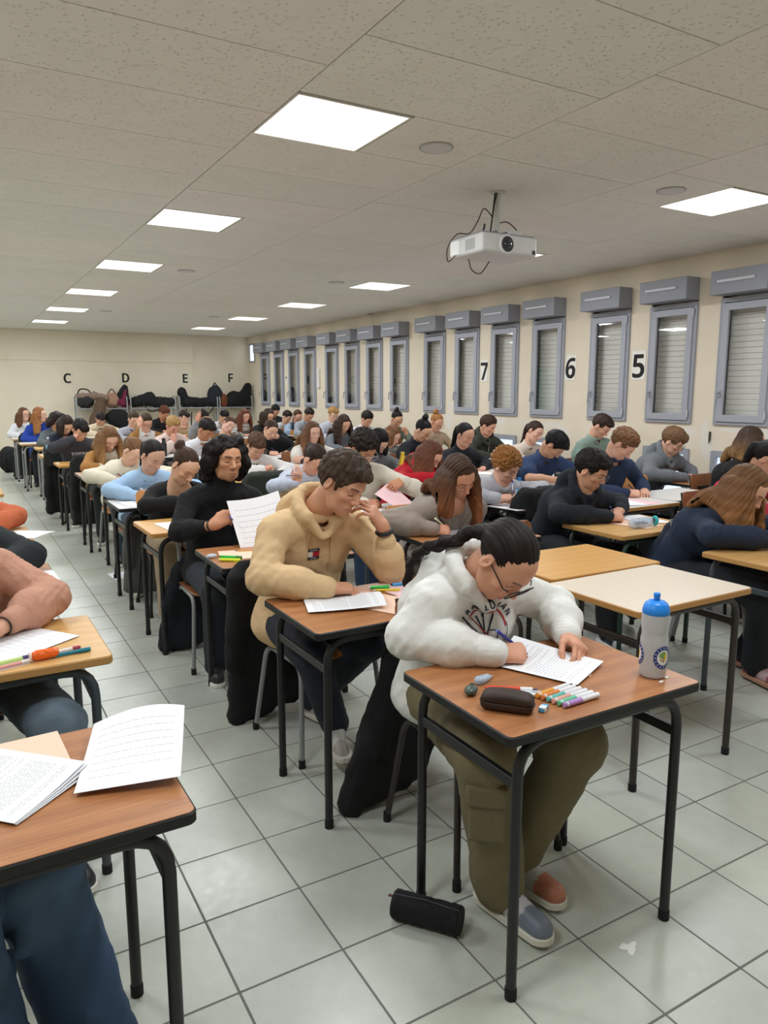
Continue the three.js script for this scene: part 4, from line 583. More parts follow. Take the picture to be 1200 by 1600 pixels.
  if (s.band) for (const [q, c] of Object.entries(s.band)) { const Ar = q === 'L' ? AL : AR, c0 = Ar.W.clone().lerp(Ar.E, s.bandAt ?? 0.08), f = Ar.W.clone().sub(Ar.E).normalize(); const tg = new THREE.TorusGeometry(s.bandR ?? 0.031, s.bandT ?? 0.0035, 6, 24); tg.applyQuaternion(new THREE.Quaternion().setFromUnitVectors(V(0, 0, 1), f)); tg.translate(c0.x, c0.y, c0.z); mesh('bracelet', fin(tg), std(c, 0.5), o); }
  o.userData.joints = undefined; delete o.userData.joints;
  return { o, um, P, N, C, H, HM, up, fw, lat, SL, SR, AL, AR, base };
}
// points on a garment: cast from outside against the way it faces; returns points in the person's frame
function surfPts(m, o, pts, lift) { const ray = new THREE.Raycaster(), out = []; m.updateWorldMatrix(true, false); o.updateWorldMatrix(true, false); const md = m.material.side; for (const { p, d } of pts) { ray.set(p.clone().add(d.clone().multiplyScalar(0.4)), d.clone().negate()); const h = ray.intersectObject(m, false); if (h.length) out.push(h[0].point.clone().add(d.clone().multiplyScalar(lift)).applyMatrix4(o.matrixWorld.clone().invert())); } return out; }
// a printed patch lying on a garment: grid of rays, width along u, height along v
function penIn(A, label, color, o = {}) {            // a pen gripped by a writing hand, resting its tip on the sheet
  const m = handMatrix(A.W, A.f, A.d, false), a = V(0.024, -0.056, 0.112).applyMatrix4(m), b = V(0.034, 0.016, 0.036).applyMatrix4(m), u = a.clone().sub(b).normalize();
  const tip = a.clone().add(u.clone().multiplyScalar(0.022)), end = b.clone().sub(u.clone().multiplyScalar(o.out ?? 0.045)), dy = DH + 0.004 - tip.y; tip.y += dy; end.y += dy * 0.3; return pen(label, tip, end, color, { r: 0.0043, ...o });
}
function printPatch(r, name, map, center, u, v, w, h, nx, ny, opt = {}) {
  const o3 = 0.003;
  const d = u.clone().cross(v).normalize(), pos = [], uv = [], idx = [], ray = new THREE.Raycaster(); r.um.updateWorldMatrix(true, false); r.o.updateWorldMatrix(true, false); const inv = r.o.matrixWorld.clone().invert(); let last = null;
  for (let j = 0; j <= ny; j++) for (let i = 0; i <= nx; i++) { const p = center.clone().add(u.clone().multiplyScalar((i / nx - 0.5) * w)).add(v.clone().multiplyScalar((0.5 - j / ny) * h)); ray.set(p.clone().add(d.clone().multiplyScalar(0.3)), d.clone().negate()); const hit = ray.intersectObject(r.um, false); const q = hit.length ? hit[0].point.clone().add(d.clone().multiplyScalar(o3)) : (last || p).clone(); last = q.clone(); q.applyMatrix4(inv); pos.push(q.x, q.y, q.z); uv.push(i / nx, 1 - j / ny); }
  for (let j = 0; j < ny; j++) for (let i = 0; i < nx; i++) { const a = j * (nx + 1) + i, b = a + nx + 1; idx.push(a, b, a + 1, a + 1, b, b + 1); }
  const g = new THREE.BufferGeometry(); g.setAttribute('position', new THREE.Float32BufferAttribute(pos, 3)); g.setAttribute('uv', new THREE.Float32BufferAttribute(uv, 2)); g.setIndex(idx); g.computeVertexNormals();
  return mesh(name, g, std(0xffffff, 0.85, { map, transparent: true, alphaTest: opt.alphaTest ?? 0, side: THREE.DoubleSide }), r.um);
}

// ------------------------------------------------------------------ the class: seats front to back in five columns and the column by the near aisle
const R = {};
const BR = 0x3b281d, DK = 0x1d1614, BK = 0x121012, LB = 0x7a5638, BL = 0xa98656, RD = 0x8a5632;
const people = [
  // column along the aisle, front to back
  { id: 'girl', d: 'girl in a white printed hoodie', label: 'girl in white printed hoodie with dark braid and glasses writing at the front desk', seed: 1, lod: 0, fem: 1, head: [1.42, 1.062, -1.72], yaw: 14, pitch: 55, roll: -3, N: [1.405, 0.985, -1.855], pelvis: [1.43, 0.555, -2.02], skin: 0xd9a182, hair: 'braid', hairColor: 0x1d1512, braid: [[1.31, 1.095, -1.87], [1.285, 1.06, -1.96], [1.275, 1.0, -2.02], [1.29, 0.90, -2.06], [1.30, 0.82, -2.08]], glasses: true, rim: 0.0023, top: 0xe4e3de, topName: 'hoodie', hood: 1, fit: 0.026, bag: 0.014, hem: 1, foldAmp: 0.0048, heather: 0.02, arm: { R: { w: [1.355, 0.79, -1.665], e: [1.165, 0.815, -1.86], f: [0.9, -0.05, 0.35], pose: 'pen' }, L: { w: [1.635, 0.80, -1.655], e: [1.78, 0.82, -1.87], f: [-0.25, -0.2, 1], pose: 'hold', d: [0.5, 0.8, 0] } }, leg: 0x70664a, wide: 0.024, legFold: 0.009, legs: { kR: [1.23, 0.54, -1.55], kL: [1.525, 0.535, -1.49], aR: [1.315, 0.10, -1.575], aL: [1.445, 0.10, -1.665], tR: [0.15, 0, 1], tL: [0.2, 0, 1] }, shoe: 0x6d7583, shoeL: 0xb4745c, shoeTop: 0xb9b7b8, sole: 0xd8d4c6, laces: 1 },
  { id: 'boy', d: 'boy in a cream hoodie', label: 'boy in cream hoodie with short brown hair leaning his head on his hand', seed: 2, lod: 0, head: [1.365, 1.195, -2.70], yaw: 22, pitch: 30, roll: -8, N: [1.30, 1.06, -2.83], pelvis: [1.28, 0.56, -3.0], skin: 0xcf9878, hair: 'short', hairColor: 0x3d2e24, fringe: 1, vol: 0.02, tuft: 0.009, browColor: 0x2a1d15, brow: 0.0056, top: 0xd9b88c, topName: 'hoodie', hood: 1, fit: 0.026, bag: 0.012, hem: 1, foldAmp: 0.0048, heather: 0.02, strings: true, arm: { R: { w: [1.23, 0.80, -2.56], e: [1.02, 0.83, -2.72], f: [1, -0.12, 0.15], pose: 'relax', d: [0, 1, 0.2] }, L: { w: [1.53, 1.0, -2.64], e: [1.585, 0.81, -2.68], f: [-0.55, 0.8, -0.05], pose: 'relax', d: [0.55, 0.35, 0.75], free: 1, cb: 0.42 } }, leg: 0x1d222e, legs: { kR: [1.17, 0.52, -2.60], kL: [1.45, 0.52, -2.62], aR: [1.33, 0.14, -2.72], aL: [1.40, 0.1, -3.1] }, shoe: 0x9d948a, shoeTop: 0xb9b5ae, sole: 0xcfcabc, band: { L: 0x17181b }, bandR: 0.031, bandT: 0.009, bandAt: 0.08 },
  { id: 'turtle', d: 'young man in a black turtleneck', label: 'young man in black turtleneck with wavy dark hair reading a raised sheet', seed: 3, lod: 0, head: [1.325, 1.185, -4.08], yaw: 8, pitch: 4, roll: -4, N: [1.30, 1.02, -4.13], pelvis: [1.27, 0.52, -4.2], skin: 0xc9926f, hair: 'wavy', hairColor: 0x191313, vol: 0.02, hairline: 0.082, beard: 1, brow: 0.006, top: 0x0b0c0f, topName: 'turtleneck', collar: 'turtle', fit: 0.012, foldAmp: 0.0048, arm: { R: { w: [1.16, 0.86, -3.82], e: [1.02, 0.81, -3.99], f: [1, 0.55, 0.25], pose: 'hold', d: [-0.4, 0.3, 0.8], free: 1, cb: 0.36 }, L: { w: [1.55, 0.83, -3.8], e: [1.60, 0.82, -4.05], f: [-0.3, 0.2, 1], free: 1 } }, leg: 0x22272f, band: { R: 0x141414 }, bandAt: 0.08 },
  { id: 'choker', d: 'girl in a black top with a choker', label: 'girl in black wide-necked top with black choker and brown hair in a bun', seed: 4, lod: 1, fem: 1, head: [1.335, 1.07, -5.0], yaw: 20, pitch: 42, roll: -12, skin: 0xd8a98a, hair: 'bun', bunAt: [-0.02, 0.07, -0.115], hairColor: 0x3a271b, top: 0x0e0e10, topName: 'top', collar: 'wide', fit: 0.008, arm: { R: { w: [1.31, 0.85, -4.83], e: [1.06, 0.815, -4.98], f: [1, 0.35, 0.1], pose: 'fist', d: [0, 0.8, 0.6] }, L: { w: [1.50, 0.80, -4.8] } }, leg: 0xa08c72, wide: 0.03 },
  { id: 'blue', d: 'girl in a light blue sweater', label: 'girl in light blue sweater with smooth dark hair parted in the middle', seed: 5, lod: 1, fem: 1, head: [1.315, 1.075, -5.85], yaw: 24, pitch: 36, roll: -4, skin: 0xd7a68c, hair: 'pony', hairColor: 0x1a1412, top: 0x9fbddb, fit: 0.014, arm: { R: { w: [1.17, 0.785, -5.68], e: [0.99, 0.82, -5.9] } }, leg: 0x3a4557 },
  { id: 'creamhid', d: 'girl in a chunky cream sweater', label: 'girl in chunky cream sweater mostly hidden behind the light blue sweater', seed: 6, lod: 2, fem: 1, head: [1.40, 1.03, -6.98], yaw: 30, pitch: 50, roll: -10, skin: 0xd9ac92, hair: 'pony', hairColor: 0x6a4a30, top: 0xd9d1bc, fit: 0.026, rib: 1, arm: { R: { w: [1.2, 0.8, -6.72], e: [1.0, 0.83, -6.92] } }, leg: 0x31404f },
  { id: 'browncream', d: 'girl in a cream and caramel sweater', label: 'girl in cream sweater with caramel sleeves and long light brown hair', seed: 7, lod: 1, fem: 1, head: [1.38, 1.09, -8.03], yaw: 14, pitch: 40, skin: 0xdcae93, hair: 'long', hairColor: 0x6b4a30, hairTip: 0x9b7446, top: 0xa5753f, body2: 0xd8cdb9, fit: 0.02, leg: 0x23282c },
  { id: 'tokyo', d: 'boy in a dark grey printed t-shirt', label: 'boy in dark grey lettered t-shirt with black fringe holding his neck', seed: 8, lod: 1, head: [1.295, 1.125, -9.4], yaw: 16, pitch: 40, skin: 0xd5a387, hair: 'short', fringe: 2, hairColor: 0x15110f, top: 0x37373f, topName: 't_shirt', fit: 0.024, arm: { R: { w: [1.2, 1.02, -9.33], e: [0.98, 0.92, -9.35], f: [0.6, 0.6, -0.3], pose: 'relax', free: 1 } }, leg: 0x24262c },
  { id: 'navyg', d: 'girl in navy behind the clear bottle', label: 'girl in navy sweater with straight dark hair bent over behind a clear bottle', seed: 9, lod: 2, fem: 1, head: [1.305, 1.135, -10.7], yaw: 20, pitch: 48, skin: 0xd8a98c, hair: 'bob', hairColor: 0x2b1f19, top: 0x1e2536, leg: 0x22262e },
  { id: 'greycurl', d: 'student in a grey-green sweater', label: 'student in grey-green sweater with full dark curly hair near the far left', seed: 10, lod: 2, fem: 1, head: [1.36, 1.13, -12.25], yaw: 40, pitch: 30, skin: 0xcf9c7c, hair: 'wavy', vol: 0.02, hairColor: 0x231a17, top: 0x5d666b, leg: 0x22262e },
  { id: 'bluelong', d: 'girl in royal blue', label: 'girl in royal blue sweater with long auburn hair looking right', seed: 11, lod: 2, fem: 1, head: [1.25, 1.19, -13.5], yaw: 55, pitch: 6, skin: 0xdfb49a, hair: 'long', hairColor: 0x84532f, hairTip: 0xa06f42, hairLen: 0.34, top: 0x1f3f9c, leg: 0x22262e },
  { id: 'whiteglass', d: 'girl in white at the far left', label: 'girl in white shirt with glasses sitting farthest left at the back', seed: 12, lod: 2, fem: 1, head: [1.12, 1.16, -14.9], yaw: 30, pitch: 6, skin: 0xdcae95, hair: 'long', hairColor: 0x5a3a28, hairLen: 0.26, glasses: true, top: 0xd9dadf, leg: 0x2a2e38 },
  // second column
  { id: 'trench', d: 'girl in a taupe trench coat', label: 'girl in taupe trench coat with long brown hair writing', seed: 13, lod: 0, fem: 1, head: [2.50, 1.085, -3.45], yaw: 4, pitch: 36, roll: 12, skin: 0xcf9679, hair: 'long', hairColor: 0x3d2a1e, hairTip: 0x7a4a2a, hairLen: 0.34, hairSide: 1, top: 0x8d8076, topName: 'trench_coat', collar: 'v', lapel: 1, fit: 0.024, bag: 0.012, foldAmp: 0.0048, heather: 0.02, arm: { R: { w: [2.32, 0.79, -3.43], e: [2.10, 0.83, -3.60], f: [0.9, -0.05, 0.25] }, L: { w: [2.66, 0.785, -3.55], e: [2.84, 0.83, -3.72], f: [-0.2, -0.05, 1] } }, leg: 0x6a6058, wide: 0.03 },
  { id: 'curlyglass', d: 'student in cream lifting a peach sheet', label: 'student in cream sweater with dark curly hair and glasses lifting a peach sheet', seed: 14, lod: 1, head: [2.53, 1.17, -4.66], yaw: 12, pitch: 40, roll: 4, skin: 0xc78e6c, hair: 'curly', hairColor: 0x221914, vol: 0.024, glasses: 0xcfd2d4, top: 0xd6cdbd, fit: 0.022, arm: { L: { w: [2.78, 0.93, -4.52], e: [2.97, 0.82, -4.5], f: [-0.9, -0.3, 0.25], pose: 'relax', d: [0.1, 0.8, 0.6], free: 1 } }, band: { L: 0x2a2420 }, bandT: 0.006, bandAt: 0.02, leg: 0x2e4260 },
  { id: 'ltblue', d: 'girl in a pale blue-grey shirt', label: 'girl in pale blue-grey shirt with dark brown hair raising a pen', seed: 15, lod: 1, fem: 1, head: [2.49, 1.03, -5.4], yaw: 20, pitch: 55, skin: 0xd7a288, hair: 'pony', hairColor: 0x2c1d16, top: 0xb6bccb, topName: 'shirt', fit: 0.02, arm: { R: { w: [2.26, 0.86, -5.25], e: [2.16, 0.82, -5.46], f: [0.15, 1, 0.25], pose: 'relax', d: [-0.3, 0.2, 1], free: 1 } }, leg: 0x2e3440 },
  { id: 'whiteboy', d: 'boy in a white sweatshirt', label: 'boy in white sweatshirt with glasses and tousled brown hair, head bowed', seed: 16, lod: 1, head: [2.5, 1.06, -6.75], yaw: 4, pitch: 48, roll: 4, skin: 0xd9a58a, hair: 'short', fringe: 1, hairColor: 0x4a3426, tuft: 0.009, glasses: 0xb8a890, top: 0xdad8d6, fit: 0.022, arm: { R: { w: [2.50, 0.84, -6.6], e: [2.24, 0.82, -6.62], f: [0.9, 0.25, 0], pose: 'fist' } }, leg: 0x3b3a40 },
  { id: 'whitedark', d: 'dark-haired student in white', label: 'dark-haired student in white shirt partly hidden behind the black turtleneck', seed: 17, lod: 2, head: [2.51, 1.14, -8.4], yaw: 28, pitch: 44, skin: 0xb98563, hair: 'short', hairColor: 0x191413, fringe: 1, top: 0xd4d5da, topName: 'shirt', leg: 0x2a2c33 },
  { id: 'pink', d: 'blond student in pale pink', label: 'blond student in pale pink sweater resting chin on hand', seed: 18, lod: 2, fem: 1, head: [2.5, 1.125, -9.86], yaw: 22, pitch: 42, skin: 0xd99f88, hair: 'short', hairColor: 0xa07c4c, vol: 0.014, top: 0xd9c3ba, arm: { R: { w: [2.47, 0.93, -9.72], e: [2.36, 0.81, -9.75], f: [0.1, 1, 0], pose: 'fist', d: [-0.2, 0, 1], free: 1 } }, leg: 0x2a2c33 },
  { id: 'glassbrown', d: 'boy with brown sleeves', label: 'boy with glasses in white t-shirt and brown sleeves touching his brow', seed: 19, lod: 2, head: [2.5, 1.115, -11.4], yaw: 12, pitch: 28, skin: 0xdba78d, hair: 'short', hairColor: 0x3c2c20, glasses: true, top: 0x9a6f3c, body2: 0xdcdcdc, arm: { R: { w: [2.38, 1.06, -11.3], e: [2.3, 0.83, -11.36], f: [0.25, 1, 0], d: [-0.3, 0, 1], pose: 'relax', free: 1 } }, leg: 0x2a2c33 },
  { id: 'greysw', d: 'boy in a light grey sweater', label: 'boy in light grey sweater with cropped brown hair, behind the boy touching his brow', seed: 20, lod: 2, head: [2.56, 1.125, -12.6], yaw: 14, pitch: 30, skin: 0xdcae93, hair: 'short', hairColor: 0x47382c, top: 0xa5a9b2, leg: 0x2a2c33 },
  { id: 'creamsw', d: 'student in an ecru sweater by the coat rack', label: 'student in ecru sweater with black hair bowed low near the coat rack', seed: 21, lod: 2, head: [2.38, 1.07, -14.6], yaw: 8, pitch: 50, skin: 0xd09c80, hair: 'short', fringe: 1, hairColor: 0x1d1817, top: 0xd3c2a6, fit: 0.024, leg: 0x2a2c33 },
  // third column
  { id: 'navyr', d: 'girl in navy with long fair hair', label: 'girl in navy sweatshirt with long light brown hair at the right edge', seed: 22, lod: 0, fem: 1, head: [3.64, 1.055, -2.42], yaw: 16, pitch: 38, roll: -4, skin: 0xdba88f, hair: 'long', hairColor: 0x6a4a30, hairTip: 0x98683e, hairLen: 0.36, top: 0x1e2a40, topName: 'sweatshirt', fit: 0.02, bag: 0.01, arm: { R: { w: [3.70, 0.80, -2.22], e: [3.36, 0.83, -2.40], f: [0.9, 0.1, 0.35] }, L: { w: [3.93, 0.79, -2.3] } }, leg: 0x161a22, wide: 0.02, legs: { kR: [3.55, 0.53, -2.2], kL: [3.8, 0.53, -2.2], aR: [3.68, 0.1, -2.3], aL: [3.82, 0.1, -2.45] }, shoe: 0x9a5f57, shoeTop: 0xc9a9b0, sole: 0xb98a72 },
  { id: 'asian', d: 'boy in a dark zip hoodie', label: 'boy in dark navy zip hoodie with round wire glasses and black hair', seed: 23, lod: 0, head: [3.5, 1.075, -3.4], yaw: 24, pitch: 30, roll: 4, skin: 0xcf9c7d, hair: 'short', fringe: 1, hairColor: 0x16110f, vol: 0.018, glasses: 0x8c8a86, rim: 0.0012, top: 0x171d26, topName: 'zip_hoodie', hood: 1, fit: 0.02, bag: 0.008, foldAmp: 0.0045, arm: { R: { w: [3.50, 0.795, -3.23], e: [3.20, 0.82, -3.36], f: [0.95, -0.05, 0.2] }, L: { w: [3.72, 0.80, -3.34], e: [3.88, 0.82, -3.5], f: [-0.85, 0, 0.4] } }, leg: 0x1b1d22, legs: { kR: [3.38, 0.53, -3.15], kL: [3.62, 0.53, -3.15], aR: [3.40, 0.1, -3.1], aL: [3.6, 0.1, -3.3] }, shoe: 0xbdbdbd, shoeTop: 0x22262c, sole: 0xe4e4e0 },
  { id: 'curly', d: 'boy with curly ginger hair', label: 'boy in pale grey sweatshirt with curly ginger hair, pen at his lips', seed: 24, lod: 0, head: [3.5, 1.03, -4.24], yaw: 14, pitch: 34, roll: 10, skin: 0xdcab94, hair: 'curly', hairColor: 0x8a5c30, vol: 0.026, top: 0xa9a9b0, fit: 0.022, arm: { R: { w: [3.34, 0.81, -4.13], e: [3.2, 0.82, -4.36], f: [0.75, 0.05, 0.5], pose: 'hold', d: [-0.6, 0.8, 0] }, L: { w: [3.62, 0.80, -4.15], e: [3.92, 0.82, -4.3], f: [-1, 0.05, 0.15], pose: 'hold', d: [0, 1, 0.4] } }, leg: 0x2f2f2c },
  { id: 'red', d: 'girl in a red hoodie', label: 'girl in bright red hoodie with long chestnut hair bent over her desk', seed: 25, lod: 1, fem: 1, head: [3.52, 1.03, -5.28], yaw: 26, pitch: 44, roll: -6, skin: 0xdba78e, hair: 'long', hairColor: 0x5a3626, hairTip: 0x7a4c32, hairLen: 0.3, top: 0xb51224, topName: 'hoodie', hood: 1, fit: 0.022, arm: { R: { w: [3.50, 0.86, -5.1], e: [3.22, 0.82, -5.28], f: [0.8, 0.35, 0.3], pose: 'fist' } }, leg: 0x8e1020 },
  { id: 'bob', d: 'girl with a black bob', label: 'girl in grey sweater with sleek black bob hanging forward', seed: 26, lod: 1, fem: 1, head: [3.6, 1.085, -6.33], yaw: 28, pitch: 52, roll: -4, skin: 0xdcb096, hair: 'bob', hairColor: 0x0f0c0d, glasses: 0x2a2a2a, top: 0x6b6c70, leg: 0x2b2c30 },
  { id: 'whitet', d: 'girl in a short-sleeved white t-shirt', label: 'girl in short-sleeved white t-shirt with long straight brown hair, head up', seed: 27, lod: 1, fem: 1, head: [3.6, 1.1, -7.86], yaw: 4, pitch: 14, skin: 0xdfb09a, hair: 'long', hairColor: 0x5c3c28, hairTip: 0x7a5436, hairLen: 0.36, short: 1, top: 0xe0d9d0, topName: 't_shirt', leg: 0x2b2c30 },
  { id: 'black', d: 'girl in black with her head tilted', label: 'girl in black sweater with brown hair leaning sideways over her sheet', seed: 28, lod: 2, fem: 1, head: [3.56, 1.08, -9.08], yaw: 10, pitch: 36, roll: -22, skin: 0xdcaa90, hair: 'pony', vol: 0.009, hairColor: 0x3a271e, hairLen: 0.22, top: 0x101114, leg: 0x2b2c30, N: [3.68, 0.97, -9.2] },
  { id: 'tilted', d: 'girl in ochre with wavy brown hair', label: 'girl in ochre top with wavy brown hair tilting her face to the side', seed: 29, lod: 2, fem: 1, head: [3.47, 1.09, -10.5], yaw: 4, pitch: 24, roll: -40, skin: 0xe0b29c, hair: 'pony', vol: 0.011, hairColor: 0x4d3527, hairLen: 0.16, hairSide: 1, top: 0x7a4f22, collar: 'wide', leg: 0x2b2c30 },
  { id: 'greyhand', d: 'student in grey with hand on forehead', label: 'student in grey t-shirt pressing a hand against dark parted hair', seed: 30, lod: 2, fem: 1, head: [3.55, 1.15, -12.0], yaw: 14, pitch: 48, skin: 0xd29c80, hair: 'pony', hairColor: 0x1c1716, top: 0x8a8c92, arm: { R: { w: [3.42, 1.1, -11.9], e: [3.34, 0.84, -12.0], f: [0.3, 1, 0.1], d: [-0.5, 0, 0.8], pose: 'flat', free: 1 } }, leg: 0x2b2c30 },
  { id: 'peach', d: 'student in a beige hoodie', label: 'student in beige hoodie with dark fringe, cheek in hand, far behind', seed: 31, lod: 3, head: [3.58, 1.11, -13.3], yaw: 20, pitch: 20, skin: 0xdfae96, hair: 'short', fringe: 2, hairColor: 0x2a1f1a, top: 0xc9ab88, leg: 0x2b2c30 },
  { id: 'browncurl', d: 'student with reddish curls in black', label: 'student in black with tousled reddish brown curls at the back', seed: 32, lod: 3, head: [3.64, 1.155, -15.0], yaw: 34, pitch: 44, skin: 0xc9906f, hair: 'curly', hairColor: 0x5a3220, vol: 0.024, top: 0x151416, leg: 0x2b2c30 },
  // fourth column
  { id: 'edge', d: 'girl with a black ponytail at the right edge', label: 'girl with black hair at the right edge, behind the navy sweatshirt', seed: 33, lod: 1, fem: 1, head: [4.72, 1.12, -3.0], yaw: 30, pitch: 40, skin: 0xc9957a, hair: 'pony', hairColor: 0x141011, top: 0xb02a3c, leg: 0x22242a },
  { id: 'navybrown', d: 'boy in navy with tousled brown hair', label: 'boy in navy sweater with tousled light brown hair beside an empty white desk', seed: 34, lod: 1, head: [4.55, 1.16, -4.1], yaw: 26, pitch: 50, skin: 0xdba88e, hair: 'short', hairColor: 0x6a4a32, tuft: 0.01, vol: 0.018, top: 0x1f2d4a, leg: 0x22242a },
  { id: 'navyt', d: 'boy in a navy t-shirt', label: 'boy in navy t-shirt with thick black hair bowed far down', seed: 35, lod: 1, head: [4.72, 1.09, -5.05], yaw: 32, pitch: 58, skin: 0xcf9c7e, hair: 'short', fringe: 1, hairColor: 0x0e0c0e, vol: 0.02, short: 1, top: 0x25375a, topName: 't_shirt', fit: 0.02, arm: { R: { w: [4.62, 0.79, -4.85], e: [4.42, 0.8, -5.02] }, L: { w: [5.02, 0.79, -4.85] } }, leg: 0x22242a },
  { id: 'blackc', d: 'girl in a black sweater with parted hair', label: 'girl in black sweater with black centre-parted hair tied back, glancing down', seed: 36, lod: 1, fem: 1, head: [4.56, 1.125, -6.2], yaw: 12, pitch: 26, skin: 0xd19d83, hair: 'pony', hairColor: 0x151112, top: 0x14171f, leg: 0x22242a },
  { id: 'bun', d: 'student with a black top knot', label: 'student in black with a round black bun on top, behind the red hoodie', seed: 37, lod: 1, fem: 1, head: [4.56, 1.14, -7.0], yaw: 26, pitch: 46, skin: 0xd6a68a, hair: 'bun', bunAt: [-0.01, 0.13, -0.07], hairColor: 0x0f0d0f, top: 0x161a24, leg: 0x22242a },
  { id: 'behind', d: 'student hidden behind the black bob', label: 'student with sandy brown hair just behind the black bob', seed: 38, lod: 2, fem: 1, head: [4.7, 1.03, -7.9], yaw: 26, pitch: 36, skin: 0xdfae98, hair: 'half', hairLen: 0.12, hairColor: 0x6e4a30, top: 0x8b8985, leg: 0x22242a },
  { id: 'longbrown', d: 'girl in a grey cardigan', label: 'girl in grey cardigan with long dark brown hair falling over both shoulders', seed: 39, lod: 2, fem: 1, head: [4.69, 1.13, -9.2], yaw: 6, pitch: 34, skin: 0xd6a489, hair: 'long', hairColor: 0x332019, hairLen: 0.4, top: 0x6d7178, leg: 0x22242a },
  { id: 'smile', d: 'smiling girl in black', label: 'girl in black with shoulder-length brown hair smiling down to her side', seed: 40, lod: 3, fem: 1, head: [4.51, 1.17, -11.6], yaw: 10, pitch: 30, roll: -18, skin: 0xd6a488, hair: 'half', hairColor: 0x33241c, hairLen: 0.2, top: 0x1c1c1c, leg: 0x22242a },
  { id: 'stripe', d: 'girl in a striped top', label: 'girl in striped top with long auburn hair near the far corner', seed: 41, lod: 3, fem: 1, head: [4.61, 1.13, -13.0], yaw: 8, pitch: 26, skin: 0xdca88e, hair: 'long', hairColor: 0x5e3322, hairLen: 0.4, top: 0x6a6660, stripes: 210, stripe2: 0xc9c4ba, leg: 0x22242a },
  { id: 'whitetb', d: 'boy in a white t-shirt under the coat rack', label: 'boy in white t-shirt with black hair bowed below the coat rack', seed: 42, lod: 3, head: [4.61, 1.09, -14.2], yaw: 20, pitch: 50, skin: 0xd2a083, hair: 'short', hairColor: 0x121012, top: 0xd8d7d6, leg: 0x22242a },
  // column by the windows
  { id: 'highlight', d: 'girl in black with ombre hair', label: 'girl in black t-shirt with long ombre hair, hand at her neck, by the window', seed: 43, lod: 1, fem: 1, head: [5.74, 1.155, -3.8], yaw: 58, pitch: 14, skin: 0xd9a488, hair: 'long', hairColor: 0x3a291f, hairTip: 0xa57c4c, hairLen: 0.24, hairSide: -1, top: 0x0d0d10, short: 1, topName: 't_shirt', arm: { R: { w: [5.66, 1.02, -3.72], e: [5.5, 0.84, -3.6], f: [0.2, 0.8, -0.5], pose: 'fist', free: 1 } }, band: { R: 0x151515 }, leg: 0x22242a },
  { id: 'greyh', d: 'boy in a grey hoodie', label: 'boy in mid grey hoodie with light brown fringe and glasses by the window', seed: 44, lod: 1, head: [5.77, 1.115, -4.6], yaw: 20, pitch: 34, roll: 4, skin: 0xe0b096, hair: 'short', fringe: 2, hairColor: 0x6a4e36, vol: 0.018, glasses: 0x6a5a50, top: 0x6d7075, topName: 'hoodie', hood: 1, fit: 0.026, arm: { R: { w: [5.75, 0.79, -4.42], e: [5.45, 0.82, -4.58], f: [0.95, 0, 0.2] } }, leg: 0x22242a },
  { id: 'green', d: 'boy in a sage green shirt', label: 'boy in sage green collared shirt with short brown hair, sitting tall', seed: 45, lod: 1, head: [5.88, 1.21, -5.6], yaw: 22, pitch: 42, skin: 0xdca88e, hair: 'short', fringe: 1, hairColor: 0x35251c, top: 0x7f9388, topName: 'shirt', shirtCollar: 1, leg: 0x22242a },
  { id: 'half', d: 'girl in cream half hidden by the navy t-shirt', label: 'girl in cream with dark brown hair, cheek in hand, half hidden behind navy t-shirt', seed: 46, lod: 2, fem: 1, head: [5.74, 1.11, -6.47], yaw: 10, pitch: 26, roll: -22, skin: 0xdba88f, hair: 'pony', vol: 0.01, hairColor: 0x33221b, top: 0xcbbdaf, leg: 0x22242a },
  { id: 'khaki', d: 'boy in a dark green hoodie', label: 'boy in dark green hoodie with pale drawstrings beside the bright low window', seed: 47, lod: 1, head: [5.74, 1.15, -7.33], yaw: 24, pitch: 28, skin: 0xdba48a, hair: 'short', hairColor: 0x3a281d, vol: 0.016, top: 0x35382f, topName: 'hoodie', hood: 1, fit: 0.022, strings: 0xe6e4dc, leg: 0x22242a },
  { id: 'redbun', d: 'student with ginger hair and a bun', label: 'student in beige with ginger hair in a small bun and glasses', seed: 48, lod: 2, fem: 1, head: [5.7, 1.155, -8.4], yaw: 10, pitch: 36, skin: 0xdba184, hair: 'bun', bunAt: [-0.03, 0.12, -0.07], hairColor: 0x98683c, glasses: 0x6a4030, top: 0xb39a7e, leg: 0x22242a },
  { id: 'olive', d: 'student in an olive sweatshirt', label: 'student in olive green sweatshirt with dark tied hair and hands at the mouth', seed: 49, lod: 2, head: [5.73, 1.165, -9.5], yaw: 6, pitch: 38, skin: 0xcb9878, hair: 'bun', bunAt: [-0.02, 0.12, -0.06], hairColor: 0x17130f, top: 0x6c7766, arm: { L: { w: [5.82, 0.95, -9.36], e: [5.95, 0.81, -9.4], f: [-0.3, 1, 0], pose: 'fist', free: 1 } }, leg: 0x22242a },
  { id: 'whitesh', d: 'boy in a white shirt by the windows', label: 'boy in white shirt with black short hair by the fourth group of windows', seed: 50, lod: 2, head: [5.77, 1.135, -10.5], yaw: 16, pitch: 38, skin: 0xd0a083, hair: 'short', hairColor: 0x1a1513, vol: 0.016, top: 0xcfd0d8, topName: 'shirt', leg: 0x22242a },
  { id: 'blondg', d: 'blond boy with glasses', label: 'blond boy with glasses in a pale grey shirt by the windows', seed: 51, lod: 2, head: [5.71, 1.18, -11.6], yaw: 8, pitch: 26, skin: 0xdfb198, hair: 'short', fringe: 1, hairColor: 0x9a7444, glasses: 0x8a8a88, top: 0xb4b8c4, leg: 0x22242a },
